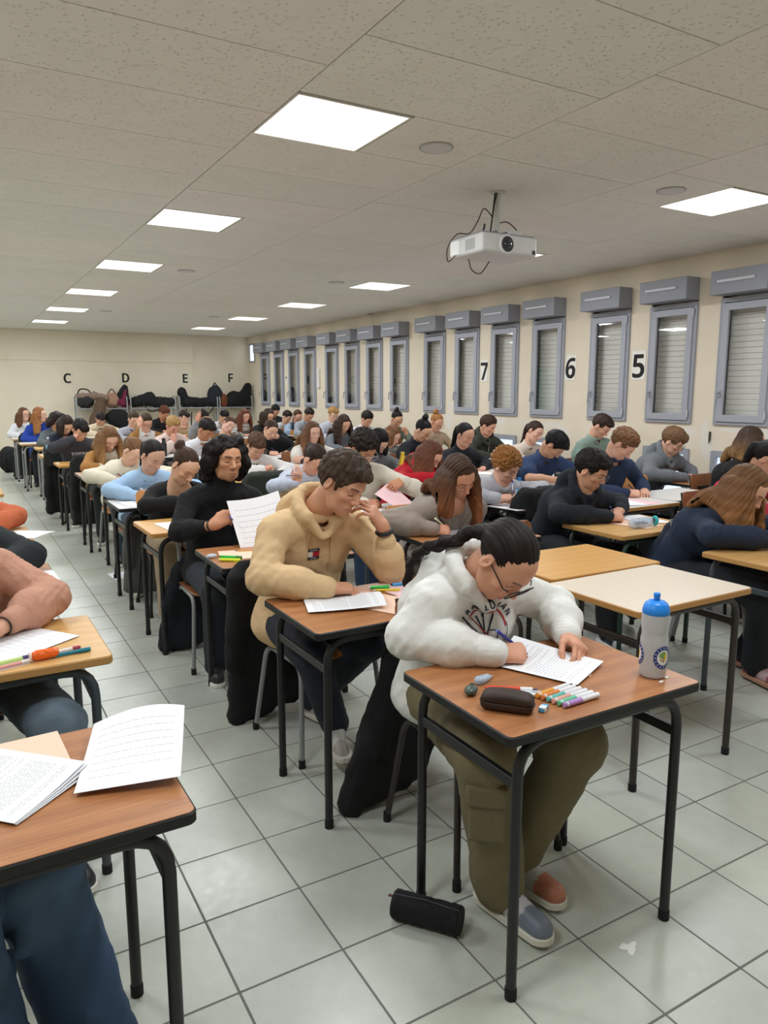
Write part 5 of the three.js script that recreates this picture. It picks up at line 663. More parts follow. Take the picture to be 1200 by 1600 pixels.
  { id: 'dk1', d: 'dark-haired student behind the blond boy', label: 'student in grey with dark brown hair, behind the blond boy', seed: 52, lod: 3, head: [5.7, 1.15, -12.6], yaw: 16, pitch: 44, skin: 0xcf9d80, hair: 'short', hairColor: 0x2a1f1a, top: 0x9ba1ab, leg: 0x22242a },
  { id: 'denim', d: 'girl in a denim jacket', label: 'girl in light denim jacket with reddish parted hair and glasses', seed: 53, lod: 3, fem: 1, head: [5.74, 1.1, -13.2], yaw: 8, pitch: 36, skin: 0xdba48c, hair: 'pony', hairColor: 0x4a2c20, glasses: 0x2a2a2a, top: 0x93a6bd, body2: 0x3b4152, leg: 0x22242a },
  { id: 'dk2', d: 'boy in pale grey behind the denim jacket', label: 'boy in pale grey with short dark brown hair, behind the denim jacket', seed: 54, lod: 3, head: [5.81, 1.07, -13.9], yaw: 28, pitch: 38, skin: 0xd6a78c, hair: 'short', hairColor: 0x2b1e18, top: 0xbfc0c6, leg: 0x22242a },
  { id: 'dk3', d: 'student with black hair in the far corner', label: 'student with black hair farthest back by the window wall', seed: 55, lod: 3, head: [5.96, 1.17, -14.9], yaw: 20, pitch: 40, skin: 0xc9987c, hair: 'short', hairColor: 0x141114, top: 0x2a2c32, leg: 0x22242a },
  // column left of the aisle, cut by the frame: arms and legs in view
  { id: 'l1', d: 'student in washed blue jeans', label: 'student in washed blue jeans seated at the near left desk, only the legs in view', seed: 61, lod: 1, head: [-0.4, 1.14, -2.0], yaw: 10, pitch: 40, skin: 0xd6a488, hair: 'short', hairColor: 0x33251c, top: 0x4b5058, pelvis: [-0.28, 0.55, -2.1], N: [-0.38, 1.0, -2.12], leg: 0x2c4562, wash: 0x6d89a8, wide: 0.03, legFold: 0.01, legs: { kL: [0.075, 0.56, -1.60], kR: [-0.1, 0.56, -1.50], aL: [0.17, 0.1, -1.56], aR: [0.0, 0.1, -1.40] }, arm: { L: { w: [-0.14, 0.79, -1.8], e: [-0.14, 0.82, -2.02] }, R: { w: [-0.42, 0.79, -1.8] } }, shoe: 0xb9b6ae },
  { id: 'l2', d: 'student in a peach rib sweater', label: 'student in peach ribbed sweater cut by the left edge, forearm on beech desk', seed: 62, lod: 0, fem: 1, head: [-0.12, 1.1, -2.85], yaw: -6, pitch: 44, skin: 0xd4a084, hair: 'bob', hairColor: 0x4a3020, top: 0xc4917a, rib: 1, fit: 0.022, bag: 0.016, foldAmp: 0.0048, arm: { L: { w: [0.075, 0.80, -2.64], e: [0.255, 0.825, -2.86], f: [-0.75, -0.05, 0.6], pose: 'relax', cb: 0.3 }, R: { w: [-0.16, 0.79, -2.66] } }, band: { L: 0x2c1d16 }, bandR: 0.031, bandAt: 0.07, leg: 0x394650, wash: 0x8394a2, wide: 0.02, legs: { kL: [0.205, 0.545, -2.36], kR: [-0.1, 0.545, -2.4], aL: [0.2, 0.1, -2.45], aR: [-0.08, 0.1, -2.5] }, pelvis: [-0.02, 0.55, -3.05], N: [-0.06, 1.0, -2.98] },
  { id: 'l3', d: 'student in a black sleeve at the left edge', label: 'student in black sweater cut by the left edge, folded arm beside a white sheet', seed: 63, lod: 1, head: [-0.16, 1.1, -3.72], yaw: 0, pitch: 44, skin: 0xd6a488, hair: 'short', hairColor: 0x22190f, top: 0x1d2124, fit: 0.022, bag: 0.014, arm: { L: { w: [0.05, 0.80, -3.5], e: [0.255, 0.83, -3.64], f: [-0.8, 0, 0.4] }, R: { w: [-0.16, 0.79, -3.5] } }, leg: 0x23262c, N: [-0.13, 1.0, -3.88] },
  { id: 'l4', d: 'student in an orange and pink top', label: 'student in orange and pink top at the left edge, farther up the aisle', seed: 64, lod: 1, fem: 1, head: [-0.1, 1.1, -4.9], yaw: 0, pitch: 44, skin: 0xd6a488, hair: 'bob', hairColor: 0x3a281c, top: 0xc2643f, fit: 0.022, arm: { L: { w: [0.12, 0.80, -4.72], e: [0.285, 0.82, -4.94], f: [-0.5, 0, 0.8] }, R: { w: [-0.16, 0.79, -4.75] } }, leg: 0x23262c },
];
for (const s of people) R[s.id] = buildPerson(s);
const byId = Object.fromEntries(people.map(s => [s.id, s]));

// desks: [person, x, z, style, frame]
const deskAt = { girl: [1.435, -1.52, 'oak'], boy: [1.36, -2.45, 'oak2'], turtle: [1.385, -3.52, 'oak'], choker: [1.29, -4.56, 'maple', M.black], blue: [1.31, -5.62, 'white'], creamhid: [1.42, -6.74, 'white'], browncream: [1.375, -7.81, 'oak2'], tokyo: [1.33, -9.17, 'maple', M.black], navyg: [1.29, -10.5, 'beech', M.grey], greycurl: [1.36, -11.95, 'beech', M.grey], bluelong: [1.24, -13.15, 'whitew'], whiteglass: [1.22, -14.6, 'whitew'],
  trench: [2.52, -3.38, 'oak2', M.brown], curlyglass: [2.6, -4.42, 'whitew', M.slate], ltblue: [2.52, -5.32, 'beech'], whiteboy: [2.52, -6.5, 'maple', M.black],
  navyr: [3.63, -2.15, 'beech'], asian: [3.6, -3.135, 'beechg'], curly: [3.7, -4.14, 'oak'], red: [3.62, -5.05, 'cream', M.black], bob: [3.75, -6.2, 'white'], whitet: [3.6, -7.6, 'whitew'],
  navybrown: [4.31, -3.85, 'whitew', M.slate], navyt: [4.85, -4.86, 'white'], highlight: [5.75, -3.5, 'whitew', M.slate], greyh: [5.95, -4.43, 'oak2', M.slate],
  l1: [0.005, -1.59, 'oak'], l2: [0.025, -2.585, 'beech'], l3: [-0.005, -3.58, 'oak2'], l4: [-0.01, -4.72, 'beech'] };
const near = new Set(['girl', 'boy', 'turtle', 'choker', 'blue', 'trench', 'asian', 'curly', 'navyr', 'red', 'curlyglass', 'l1', 'l2', 'l3']);
const styleWord = { oak: 'wood-print desk with black edge', oak2: 'wood-print desk with black edge', beech: 'beech-coloured desk', beechg: 'beech-coloured desk', maple: 'honey-coloured desk', cream: 'cream-topped desk', white: 'white desk with black edge', whitew: 'white desk with wooden edge' };
const farStyle = ['whitew', 'beech', 'white', 'cream', 'maple'];
const chairZ = {};
people.forEach((s, i) => {
  const p = R[s.id], dk = deskAt[s.id] || [(s.head[0] + p.P.x) / 2 + 0.05, s.head[2] + 0.23, farStyle[i % 5]];
  s.desk = dk; makeDesk(dk[2], `${styleWord[dk[2]]} of the ${s.d}`, dk[0], dk[1], rr(-0.012, 0.012), dk[3]);
  const cx = { girl: 1.48, boy: 1.35, asian: 3.62, navyr: 3.8 }[s.id] ?? p.P.x, cz = { girl: -1.92, boy: -2.9, navyr: -2.66 }[s.id] ?? p.P.z + 0.06;
  const fm = { girl: M.brown, boy: M.grey, turtle: M.grey, choker: M.black, l1: M.slate, trench: M.brown }[s.id] || [M.black, M.grey, M.brown, M.black][i % 4];
  s.chair = [cx, cz]; makeChair(`school chair under the ${s.d}`, cx, cz, fm, ['l1', 'navyr', 'trench', 'navybrown'].includes(s.id) ? ply.warm : [ply.dark, ply.warm][i % 2], { boy: 0.1, navyr: 0.55 }[s.id] || 0);
  // sheets on the desks behind; the near desks are laid out one by one below
  if (!near.has(s.id)) {
    const h = s.head, z = Math.min(dk[1] + 0.08, h[2] + 0.2), y = DH + 0.0012;
    paper(`${i % 3 ? 'peach' : 'pink'} scrap on the desk of the ${s.d}`, i % 3 ? 'peach' : 'pink', dk[0] + rr(-0.02, 0.1), y, dk[1] + 0.06, rr(-0.2, 0.2));
    paper(`white exam sheet in front of the ${s.d}`, ['text', 'text2', 'few', 'plain'][i % 4], dk[0] + rr(-0.12, 0.02), y + 0.003, dk[1] + rr(0.02, 0.06), rr(-0.25, 0.25));
    if (s.lod < 3 && !(s.arm && s.arm.R && s.arm.R.pose)) { penIn(p.AR, `pen in the hand of the ${s.d}`, [0x1c2a66, 0x222222, 0x7a1f2a][i % 3]); }
    if (i % 2 === 0) { const a = V(dk[0] + 0.2, y + 0.006, dk[1] + 0.14); pen(`felt pen on the desk of the ${s.d}`, a, a.clone().add(V(0.09, 0, 0.05)), [0xf0d020, 0x2fae4a, 0xe05a86, 0x3a78d0][i % 4], { kind: 'felt_pen', r: 0.006 }); }
  }
});
// empty desks
makeDesk('cream', 'empty cream-topped desk with wooden edge beside the front desk', 2.51, -2.075, 0.012);
makeDesk('maple', 'empty honey-coloured desk pushed against the back of the cream-topped one', 2.575, -2.6, -0.01);
makeDesk('white', 'empty white-topped desk with black frame before an unoccupied honey chair', 5.02, -3.92, 0.02);
makeDesk('beech', 'desk corner at the left edge far up the aisle, nobody in view', -0.04, -6.9);
makeChair('empty honey-coloured chair behind the vacant white desk', 5.05, -4.2, M.black, ply.warm);
makeChair('empty chair between the honey-coloured desk and the taupe trench coat', 2.6, -2.93, M.brown, ply.dark);

// ------------------------------------------------------------------ coats hanging over chair backs
function coat(label, cx, cz, c, o = {}) {
  const t = thing('coat', label, 'coat', [cx, 0, cz]), w = o.w ?? 0.21, y0 = o.y0 ?? 0.12, sd = o.seed ?? 1, yt = o.yt ?? 0.855, full = yt > 0.8, P = [], n = 9, sw = o.sway || 0, fl = o.flare ?? 1.05;
  for (let i = 0; i <= n; i++) { const u = i / n - 0.5, bx = u * 2 * w, yb = y0 + 0.07 * Math.abs(noise(i * 1.7, sd, 2)) + (o.slope || 0) * u, ym = (yt + y0) / 2 + 0.1; P.push(rc(V(bx * 0.9, yt - 0.01, -0.275), V(bx * 0.95 + sw * 0.35, ym, -0.30), 0.03, 0.042, 0.04), rc(V(bx * 0.95 + sw * 0.35, ym, -0.30), V(bx * fl + sw, yb, -0.33 + 0.02 * Math.sin(i * 2 + sd)), 0.042, 0.05, 0.04)); if (full) P.push(rc(V(bx * 0.9, yt, -0.27), V(bx * 0.92, yt, -0.215), 0.024, 0.024, 0.04), rc(V(bx * 0.92, yt - 0.005, -0.213), V(bx * 0.92, 0.68, -0.185), 0.024, 0.022, 0.045)); }
  for (const q of [-1, 1]) P.push(rc(V(q * (w + 0.005), yt - 0.06, -0.26), V(q * (w + 0.03) + sw * 0.6, Math.max(y0 + 0.1, o.sy ?? 0.3), -0.28), 0.05, 0.042, 0.03));
  const g = displace(sdfMesh(P, (o.cell ?? 0.016) * 1.25, 0.03), folds(0.012, sd * 3.1, 9)); colorize(g, clothColor(c, 0.05));
  mesh('shell', g, clothM(), t); return t;
}
const ch = id => byId[id].chair;
coat('black coat hanging to the floor from the chair of the girl in white printed hoodie', 1.57, ch('girl')[1] - 0.05, 0x0d0d0f, { y0: 0.07, seed: 1, w: 0.13, sway: -0.24, flare: 1.15, cell: 0.011, slope: 0.08, sy: 0.25 });
coat('black coat over the chair of the boy in cream hoodie', 1.27, ch('boy')[1] - 0.03, 0x0c0c0e, { y0: 0.07, yt: 0.77, w: 0.19, seed: 2, cell: 0.012, slope: 0.08 });
coat('dark navy coat trailing on the floor behind the black turtleneck', ch('turtle')[0] + 0.04, ch('turtle')[1] + 0.08, 0x11141c, { y0: 0.05, yt: 0.56, seed: 3, sway: -0.08 });
coat('grey jacket over the chair of the girl with black choker', ch('choker')[0] - 0.05, ch('choker')[1], 0x54534f, { y0: 0.1, yt: 0.62, w: 0.18, seed: 4 });
coat('dark green jacket over the chair of the girl in pale blue-grey shirt', ch('ltblue')[0] - 0.15, ch('ltblue')[1] + 0.1, 0x2a2e24, { y0: 0.3, seed: 5 });
const printed = coat('black jacket with white lettering over the chair of the boy in dark zip hoodie', 3.6, ch('asian')[1] + 0.01, 0x0d0d0f, { y0: 0.3, seed: 6, w: 0.19, sway: -0.12 });
coat('navy coat spread over the honey chair of the girl with long fair hair', 3.68, ch('navyr')[1] + 0.1, 0x172033, { y0: 0.3, yt: 0.78, seed: 7, w: 0.1, flare: 1.2, sway: -0.2 });
coat('black coat over the chair of the boy in dark grey lettered t-shirt', ch('tokyo')[0] - 0.1, ch('tokyo')[1], 0x131314, { y0: 0.1, seed: 8 });
coat('black coat over the chair of the girl in royal blue', ch('bluelong')[0] - 0.05, ch('bluelong')[1], 0x121213, { y0: 0.2, seed: 9 });
coat('black coat over the chair of the girl in cream and caramel sweater', ch('browncream')[0] - 0.05, ch('browncream')[1], 0x141415, { y0: 0.15, seed: 10 });
{ const map = canvas(256, 320, (g, W, H) => { g.clearRect(0, 0, W, H); g.fillStyle = '#e6e6e6'; g.translate(W / 2, H / 2); g.textAlign = 'center'; g.font = 'bold 74px sans-serif'; g.fillText('OWN', 0, -60); g.font = 'bold 96px sans-serif'; g.fillText('IT', 0, 36); g.font = 'bold 54px sans-serif'; g.fillText('TG', 0, 100); });
  printPatch({ um: printed.children[0], o: printed }, 'print', map, V(printed.position.x - 0.22, 0.62, printed.position.z - 0.27), V(0.25, 0.2, -0.9).normalize(), V(0.15, 0.95, 0.2).normalize(), 0.15, 0.22, 8, 10, { alphaTest: 0.4 }); }

// ------------------------------------------------------------------ prints on clothing
{ const r = R.girl, map = canvas(512, 512, (g, W, H) => { g.clearRect(0, 0, W, H); g.strokeStyle = '#b3232b'; g.lineWidth = 12; g.beginPath(); g.arc(256, 300, 168, Math.PI * 1.05, Math.PI * 1.95); g.stroke(); g.strokeStyle = '#23283a'; g.lineWidth = 5; g.beginPath(); g.arc(256, 300, 182, Math.PI * 0.05, Math.PI * 0.95); g.stroke(); g.beginPath(); g.arc(256, 300, 180, Math.PI * 0.9, Math.PI * 1.1); g.stroke(); g.beginPath(); g.arc(256, 300, 180, -0.3, 0.3); g.stroke();
    g.fillStyle = '#1d2030'; g.font = 'bold 62px sans-serif'; g.textAlign = 'center'; const T = 'PRALOGNAN'; for (let i = 0; i < T.length; i++) { const a = -Math.PI / 2 + (i - (T.length - 1) / 2) * 0.255; g.save(); g.translate(256 + Math.cos(a) * 196, 300 + Math.sin(a) * 196); g.rotate(a + Math.PI / 2); g.fillText(T[i], 0, 0); g.restore(); }
    g.lineWidth = 12; g.strokeStyle = '#23283a'; for (const [x0, y0, x1, y1] of [[190, 190, 270, 330], [250, 175, 262, 330], [330, 190, 280, 330]]) { g.beginPath(); g.moveTo(x0, y0); g.lineTo(x1, y1); g.stroke(); } g.beginPath(); g.ellipse(248, 182, 13, 24, 0.2, 0, 7); g.fill(); g.lineWidth = 8; g.strokeRect(180, 330, 70, 80); g.strokeRect(290, 300, 70, 90); g.beginPath(); g.arc(215, 372, 20, 0, 7); g.stroke(); g.fillStyle = '#3a57a0'; g.fillRect(300, 352, 34, 34); });
  const u = r.lat, c = r.C.clone().lerp(r.N, 0.12); const d = r.fw.clone().add(V(0, 0.12, 0)).normalize(), v = d.clone().cross(u).normalize(); printPatch(r, 'print', map, c.clone().add(u.clone().multiplyScalar(0.0)), u, v, 0.24, 0.24, 34, 34, { alphaTest: 0.35 }); }
{ const r = R.boy, map = canvas(128, 128, (g, W, H) => { g.fillStyle = '#1b2138'; g.fillRect(0, 0, W, H); g.fillStyle = '#e9e4dc'; g.fillRect(0, 34, 62, 60); g.fillStyle = '#b5202c'; g.fillRect(54, 34, 74, 60); g.fillStyle = '#cfd0d6'; g.font = 'bold 24px sans-serif'; g.textAlign = 'center'; g.fillText('TOMMY', 64, 26); g.fillText('JEANS', 64, 120); });
  const u = r.lat, d = r.fw, v = d.clone().cross(u).normalize(); printPatch(r, 'logo_patch', map, r.C.clone().add(u.clone().multiplyScalar(-0.02)).add(v.clone().multiplyScalar(0.03)), u, v, 0.052, 0.048, 5, 5); }
{ const r = R.tokyo, map = canvas(256, 96, (g, W, H) => { g.clearRect(0, 0, W, H); g.fillStyle = '#c9c9cc'; g.font = 'bold 72px sans-serif'; g.textAlign = 'center'; g.fillText('TOKYO', 128, 74); }); const u = r.lat, v = r.fw.clone().cross(u).normalize(); printPatch(r, 'lettering', map, r.C.clone().add(v.clone().multiplyScalar(0.04)), u, v, 0.22, 0.08, 8, 3, { alphaTest: 0.4 }); }
{ // buttons on the trench coat, zip on the dark hoodie
  const r = R.trench, bm = std(0x3b332c, 0.5); for (const [a, b] of [[0.05, 0.02], [0.06, -0.1], [-0.06, -0.1]]) { const p = surfPts(r.um, r.o, [{ p: r.C.clone().add(r.lat.clone().multiplyScalar(a)).add(r.up.clone().multiplyScalar(b)), d: r.fw }], 0.002)[0]; if (p) { const g = cyl(0.011, 0.011, 0.005, 0, 0, 0, 14); g.applyQuaternion(new THREE.Quaternion().setFromUnitVectors(V(0, 1, 0), r.fw)); g.translate(p.x, p.y, p.z); mesh('button', g, bm, r.um); } }
  const q = R.asian, pts = []; for (let i = 0; i <= 12; i++) pts.push({ p: q.N.clone().lerp(q.P, 0.1 + i * 0.055), d: q.fw }); const sp = surfPts(q.um, q.o, pts, 0.002); if (sp.length > 2) mesh('zip', sweep(sp, 0.0035, 5), std(0x8c9096, 0.35, { metalness: 0.6 }), q.um);
}

// ------------------------------------------------------------------ front desk: the girl in the white hoodie
const Y = DH + 0.0012;
{
  const a4 = sheetGeo(0.21, 0.297, (u, v) => [0, 0.003 + 0.03 * Math.max(0, u - 0.55) ** 1.5 * (1 - v) * 3 + 0.012 * Math.max(0, v - 0.6) * u, 0], 16, 20);
  paper('white printed exam sheet curling under the pen of the girl in white hoodie', 'text', 1.485, Y + 0.002, -1.60, 0.42, a4);
  paper('peach scrap sheet half hidden under the front exam sheet', 'peach', 1.535, Y, -1.585, 0.62, sheetGeo(0.15, 0.21));
  const r = R.girl.AR; penIn(r, 'blue ballpoint pen in the right hand of the girl in white hoodie', 0x22309c, { r: 0.0048, capCol: 0x1b2a9a, out: 0.055 });
  // spectacle case
  const t = thing('spectacle_case', 'dark brown spectacle case lying at the corner of the front desk', 'glasses case', [1.185, Y, -1.405], -0.86);
  const sg = (y0, y1) => sdfMesh([{ bb: [-0.085, -0.002, -0.035, 0.085, 0.052, 0.035], f: (x, y, z) => { const tx = Math.max(0, Math.abs(x) - 0.052), hy = 0.0255 - 0.006 * (x / 0.08) ** 2, qy = Math.abs(y - hy) - (hy - 0.016), qz = Math.abs(z) - 0.014 + 0.03 * (x * x) * 8; const d = Math.hypot(tx, Math.max(qy, 0), Math.max(qz, 0)) + Math.min(0, Math.max(qy, qz)) - 0.0165; return Math.max(d, y0 - y, y - y1); } }], 0.003, 0.001);
  const br = std(0x2e1c11, 0.62); mesh('lower_half', sg(0.0005, 0.0235), br, t); mesh('lid', sg(0.0247, 0.06), br, t);
  // correction roller
  const c = thing('correction_roller', 'clear blue correction roller lying behind the spectacle case', 'correction tape', [1.248, Y, -1.583], 0.25);
  mesh('shell', sdfMesh([rc(V(-0.022, 0.009, 0), V(0.012, 0.009, 0), 0.0155, 0.012), rc(V(0.012, 0.008, 0), V(0.036, 0.006, 0), 0.0085, 0.004)].map(p => ({ ...p, f: (x, y, z) => Math.max(p.f(x, (y - 0.009) * 1.2 + 0.009, z), -y) })), 0.0028, 0.006), phys({ color: 0xcfdfee, roughness: 0.25, transmission: 0.4, thickness: 0 }), c); mesh('reel', cyl(0.009, 0.009, 0.012, -0.014, 0.012, 0, 14), std(0x3f87c7, 0.4), c);
  // sharpener
  const sh = thing('pencil_sharpener', 'dark green pencil sharpener by the left end of the spectacle case', 'sharpener', [1.162, Y, -1.53], 0.7); mesh('body', sdfMesh([el(V(0, 0.012, 0), V(0.027, 0.0125, 0.018))], 0.003, 0.004), std(0x3f4f45, 0.4), sh); mesh('hole_ring', cyl(0.006, 0.006, 0.002, 0.012, 0.0235, 0, 12), std(0x1a1f1c, 0.5), sh);
  const er = thing('eraser', 'light blue eraser beside the pastel felt pens', 'eraser', [1.262, Y, -1.352], 0.5); mesh('block', box(0.034, 0.012, 0.017, 0, 0.006, 0, 0.003), std(0x58a9d8, 0.6), er); mesh('sleeve', box(0.02, 0.013, 0.0178, -0.006, 0.0066, 0, 0.002), std(0xe9eef2, 0.6), er);
  const fp = thing('four_colour_pen', 'orange and white four-colour pen lying behind the spectacle case', 'pen'); fp.position.set(1.212, Y + 0.008, -1.533); fp.quaternion.setFromUnitVectors(V(0, 1, 0), V(0.11, 0.0, 0.085).normalize());
  mesh('barrel', [cyl(0.0065, 0.0065, 0.082, 0, 0.055, 0, 12), cyl(0.0065, 0.0015, 0.016, 0, 0.006, 0, 12)], std(0xe0492a, 0.35), fp); mesh('top', cyl(0.0065, 0.0062, 0.034, 0, 0.112, 0, 12), std(0xf0f0f0, 0.35), fp); mesh('slider', box(0.003, 0.012, 0.003, 0.004, 0.136, 0), std(0x8a2a30, 0.4), fp); mesh('slider', box(0.003, 0.012, 0.003, -0.004, 0.136, 0), std(0x25355a, 0.4), fp);
  pen('slim white pen with grey clip beside the orange pen', V(1.225, Y + 0.006, -1.505), V(1.33, Y + 0.006, -1.425), 0xdfe2ea, { r: 0.005, capCol: 0xb9bdc8 });
  pen('white pen with red band nearest the spectacle case', V(1.235, Y + 0.006, -1.482), V(1.325, Y + 0.006, -1.408), 0xeeeef0, { r: 0.0048, capCol: 0xc43a3a });
  const pc = [[0xe9a23a, 'orange'], [0xe0813f, 'deep orange'], [0x67bcb4, 'turquoise'], [0xe8a79a, 'salmon'], [0x6cc49a, 'mint green'], [0xb98ccf, 'lilac']];
  pc.forEach(([cl, w], i) => { const x = 1.305 + 0.004 * i, z = -1.418 + i * 0.0165; const t = thing('felt_pen', `white felt pen with ${w} band in the row of pastel pens`, 'felt pen'); t.position.set(x, Y + 0.0078, z); t.quaternion.setFromUnitVectors(V(0, 1, 0), V(0.118, 0, -0.012 + 0.0015 * i).normalize()); mesh('barrel', cyl(0.0074, 0.0074, 0.075, 0, 0.0375, 0, 12), std(0xece9ec, 0.35), t); mesh('band', [cyl(0.0077, 0.0077, 0.05, 0, 0.03, 0, 12), cyl(0.0066, 0.0066, 0.008, 0, -0.004, 0, 12)], std(cl, 0.45), t); mesh('cap', [cyl(0.0076, 0.007, 0.045, 0, 0.0975, 0, 12)], std(0xf1eff2, 0.35), t); });
  // squeeze bottle
  const b = thing('sports_bottle', 'translucent white sports bottle with bright blue cap and round crest', 'bottle', [1.70, Y, -1.375], 0); b.scale.set(1.07, 1.2, 1.07);
  const prof = [[0.0, 0.0], [0.030, 0.0], [0.0345, 0.006], [0.0355, 0.02], [0.0365, 0.075], [0.0355, 0.095], [0.0335, 0.105], [0.0335, 0.112], [0.0355, 0.121], [0.036, 0.15], [0.0335, 0.158], [0.033, 0.162]].map(q => new THREE.Vector2(q[0], q[1]));
  mesh('body', new THREE.LatheGeometry(prof, 36), phys({ color: 0xdfe1e4, roughness: 0.42, transmission: 0.35, thickness: 0, ior: 1.45 }), b);
  const bl = std(0x1e86e6, 0.38); mesh('cap', new THREE.LatheGeometry([[0.0345, 0.156], [0.0355, 0.158], [0.0355, 0.164], [0.034, 0.17], [0.030, 0.18], [0.022, 0.186], [0.010, 0.188], [0.009, 0.188]].map(q => new THREE.Vector2(...q)), 36), bl, b); mesh('spout', new THREE.LatheGeometry([[0.008, 0.186], [0.0078, 0.195], [0.0088, 0.197], [0.0088, 0.204], [0.0075, 0.206], [0, 0.2062]].map(q => new THREE.Vector2(...q)), 24), bl, b);
  const crest = canvas(256, 256, (g) => { g.clearRect(0, 0, 256, 256); g.fillStyle = '#1d3a86'; g.beginPath(); g.arc(128, 128, 124, 0, 7); g.fill(); g.fillStyle = '#eef0ee'; g.beginPath(); g.arc(128, 128, 84, 0, 7); g.fill(); g.fillStyle = '#7fae62'; g.beginPath(); g.ellipse(110, 95, 45, 30, -0.5, 0, 7); g.fill(); g.fillStyle = '#e8cf3a'; g.beginPath(); g.ellipse(150, 128, 26, 44, 0.5, 0, 7); g.fill(); g.fillStyle = '#3c3428'; g.fillRect(118, 120, 14, 60); g.fillStyle = '#cdb49a'; g.beginPath(); g.ellipse(104, 150, 26, 18, 0, 0, 7); g.fill(); g.fillStyle = '#dfe4f2'; g.font = 'bold 30px sans-serif'; for (let i = 0; i < 16; i++) { const a = i / 16 * 6.283; g.save(); g.translate(128 + Math.cos(a) * 104, 128 + Math.sin(a) * 104); g.rotate(a + 1.57); g.fillRect(-7, -10, 10, 18); g.restore(); } });
  const cg = a0 => { const pos = [], uv = [], idx = [], n = 12; for (let j = 0; j <= n; j++) for (let i = 0; i <= n; i++) { const a = a0 + (i / n - 0.5) * 1.6, r = 0.0371, y = 0.055 + (0.5 - j / n) * 0.058; pos.push(Math.sin(a) * r, y, Math.cos(a) * r); uv.push(i / n, 1 - j / n); } for (let j = 0; j < n; j++) for (let i = 0; i < n; i++) { const a = j * (n + 1) + i, q = a + n + 1; idx.push(a, q, a + 1, a + 1, q, q + 1); } const g = new THREE.BufferGeometry(); g.setAttribute('position', new THREE.Float32BufferAttribute(pos, 3)); g.setAttribute('uv', new THREE.Float32BufferAttribute(uv, 2)); g.setIndex(idx); g.computeVertexNormals(); return g; };
  const cmx = std(0xffffff, 0.5, { map: crest, transparent: true, alphaTest: 0.4, side: THREE.DoubleSide }); mesh('crest', cg(-0.12), cmx, b); mesh('crest', cg(-2.4), cmx, b);
  // floor: pencil case and a patch of filler
  const pc2 = thing('pencil_case', 'black cylindrical pencil case dropped on the floor beside the front desk', 'pencil case', [1.10, 0.0, -1.64]); const dir = V(0.13, 0, 0.165).normalize(); pc2.quaternion.setFromUnitVectors(V(1, 0, 0), dir);
  const blk = clothM(); mesh('pouch', colorize(displace(sdfMesh([rc(V(-0.07, 0.041, 0), V(0.07, 0.041, 0), 0.038, 0.038, 0.01)].map(p => ({ ...p, f: (x, y, z) => Math.max(Math.hypot(y - 0.041, z) - 0.041, Math.abs(x) - 0.102) - 0 })), 0.004, 0.01), folds(0.003, 4, 30)), clothColor(0x0f0f12, 0.05)), blk, pc2); mesh('zip', sweep([V(-0.1, 0.08, 0.01), V(0, 0.0845, 0.008), V(0.1, 0.08, 0.01)], 0.0022, 6), std(0x2a2a2c, 0.4), pc2); mesh('zip_pull', box(0.02, 0.003, 0.008, -0.11, 0.07, 0.008), std(0x6a2a30, 0.5), pc2); for (const q of [-1, 1]) { const e = cyl(0.038, 0.038, 0.004, 0, 0, 0, 24); e.rotateZ(Math.PI / 2); e.translate(q * 0.103, 0.041, 0); mesh('end_disc', e, std(0x17171a, 0.8), pc2); }
  const fs = new THREE.Shape(); for (let i = 0; i < 18; i++) { const a = i / 18 * 6.283, r = 0.02 + 0.007 * Math.sin(a * 3 + 1) + 0.004 * Math.sin(a * 5); i ? fs.lineTo(Math.cos(a) * r * 1.2, Math.sin(a) * r) : fs.moveTo(r * 1.2, 0); } const fg = new THREE.ExtrudeGeometry(fs, { depth: 0.0012, bevelEnabled: false }); fg.rotateX(-Math.PI / 2); const fl = mesh('paper_scrap', fg, std(0xe8e6df, 0.8)); fl.position.set(1.546, 0.0003, -1.272); tag(fl, 'small torn white scrap stuck to the floor tile in front', 'scrap');
  for (const [x, z, w] of [[1.722, -1.342, 0.02], [1.682, -1.328, 0.018]]) { const m = mesh('tape_remnant', box(w, 0.0008, 0.009, 0, 0.0004, 0), std(0xe6ddd2, 0.7)); m.position.set(x, Y, z); m.rotation.y = 0.3; tag(m, w > 0.019 ? 'white tape remnant right under the sports bottle' : 'white tape remnant nearer the edge before the sports bottle', 'tape'); }
}
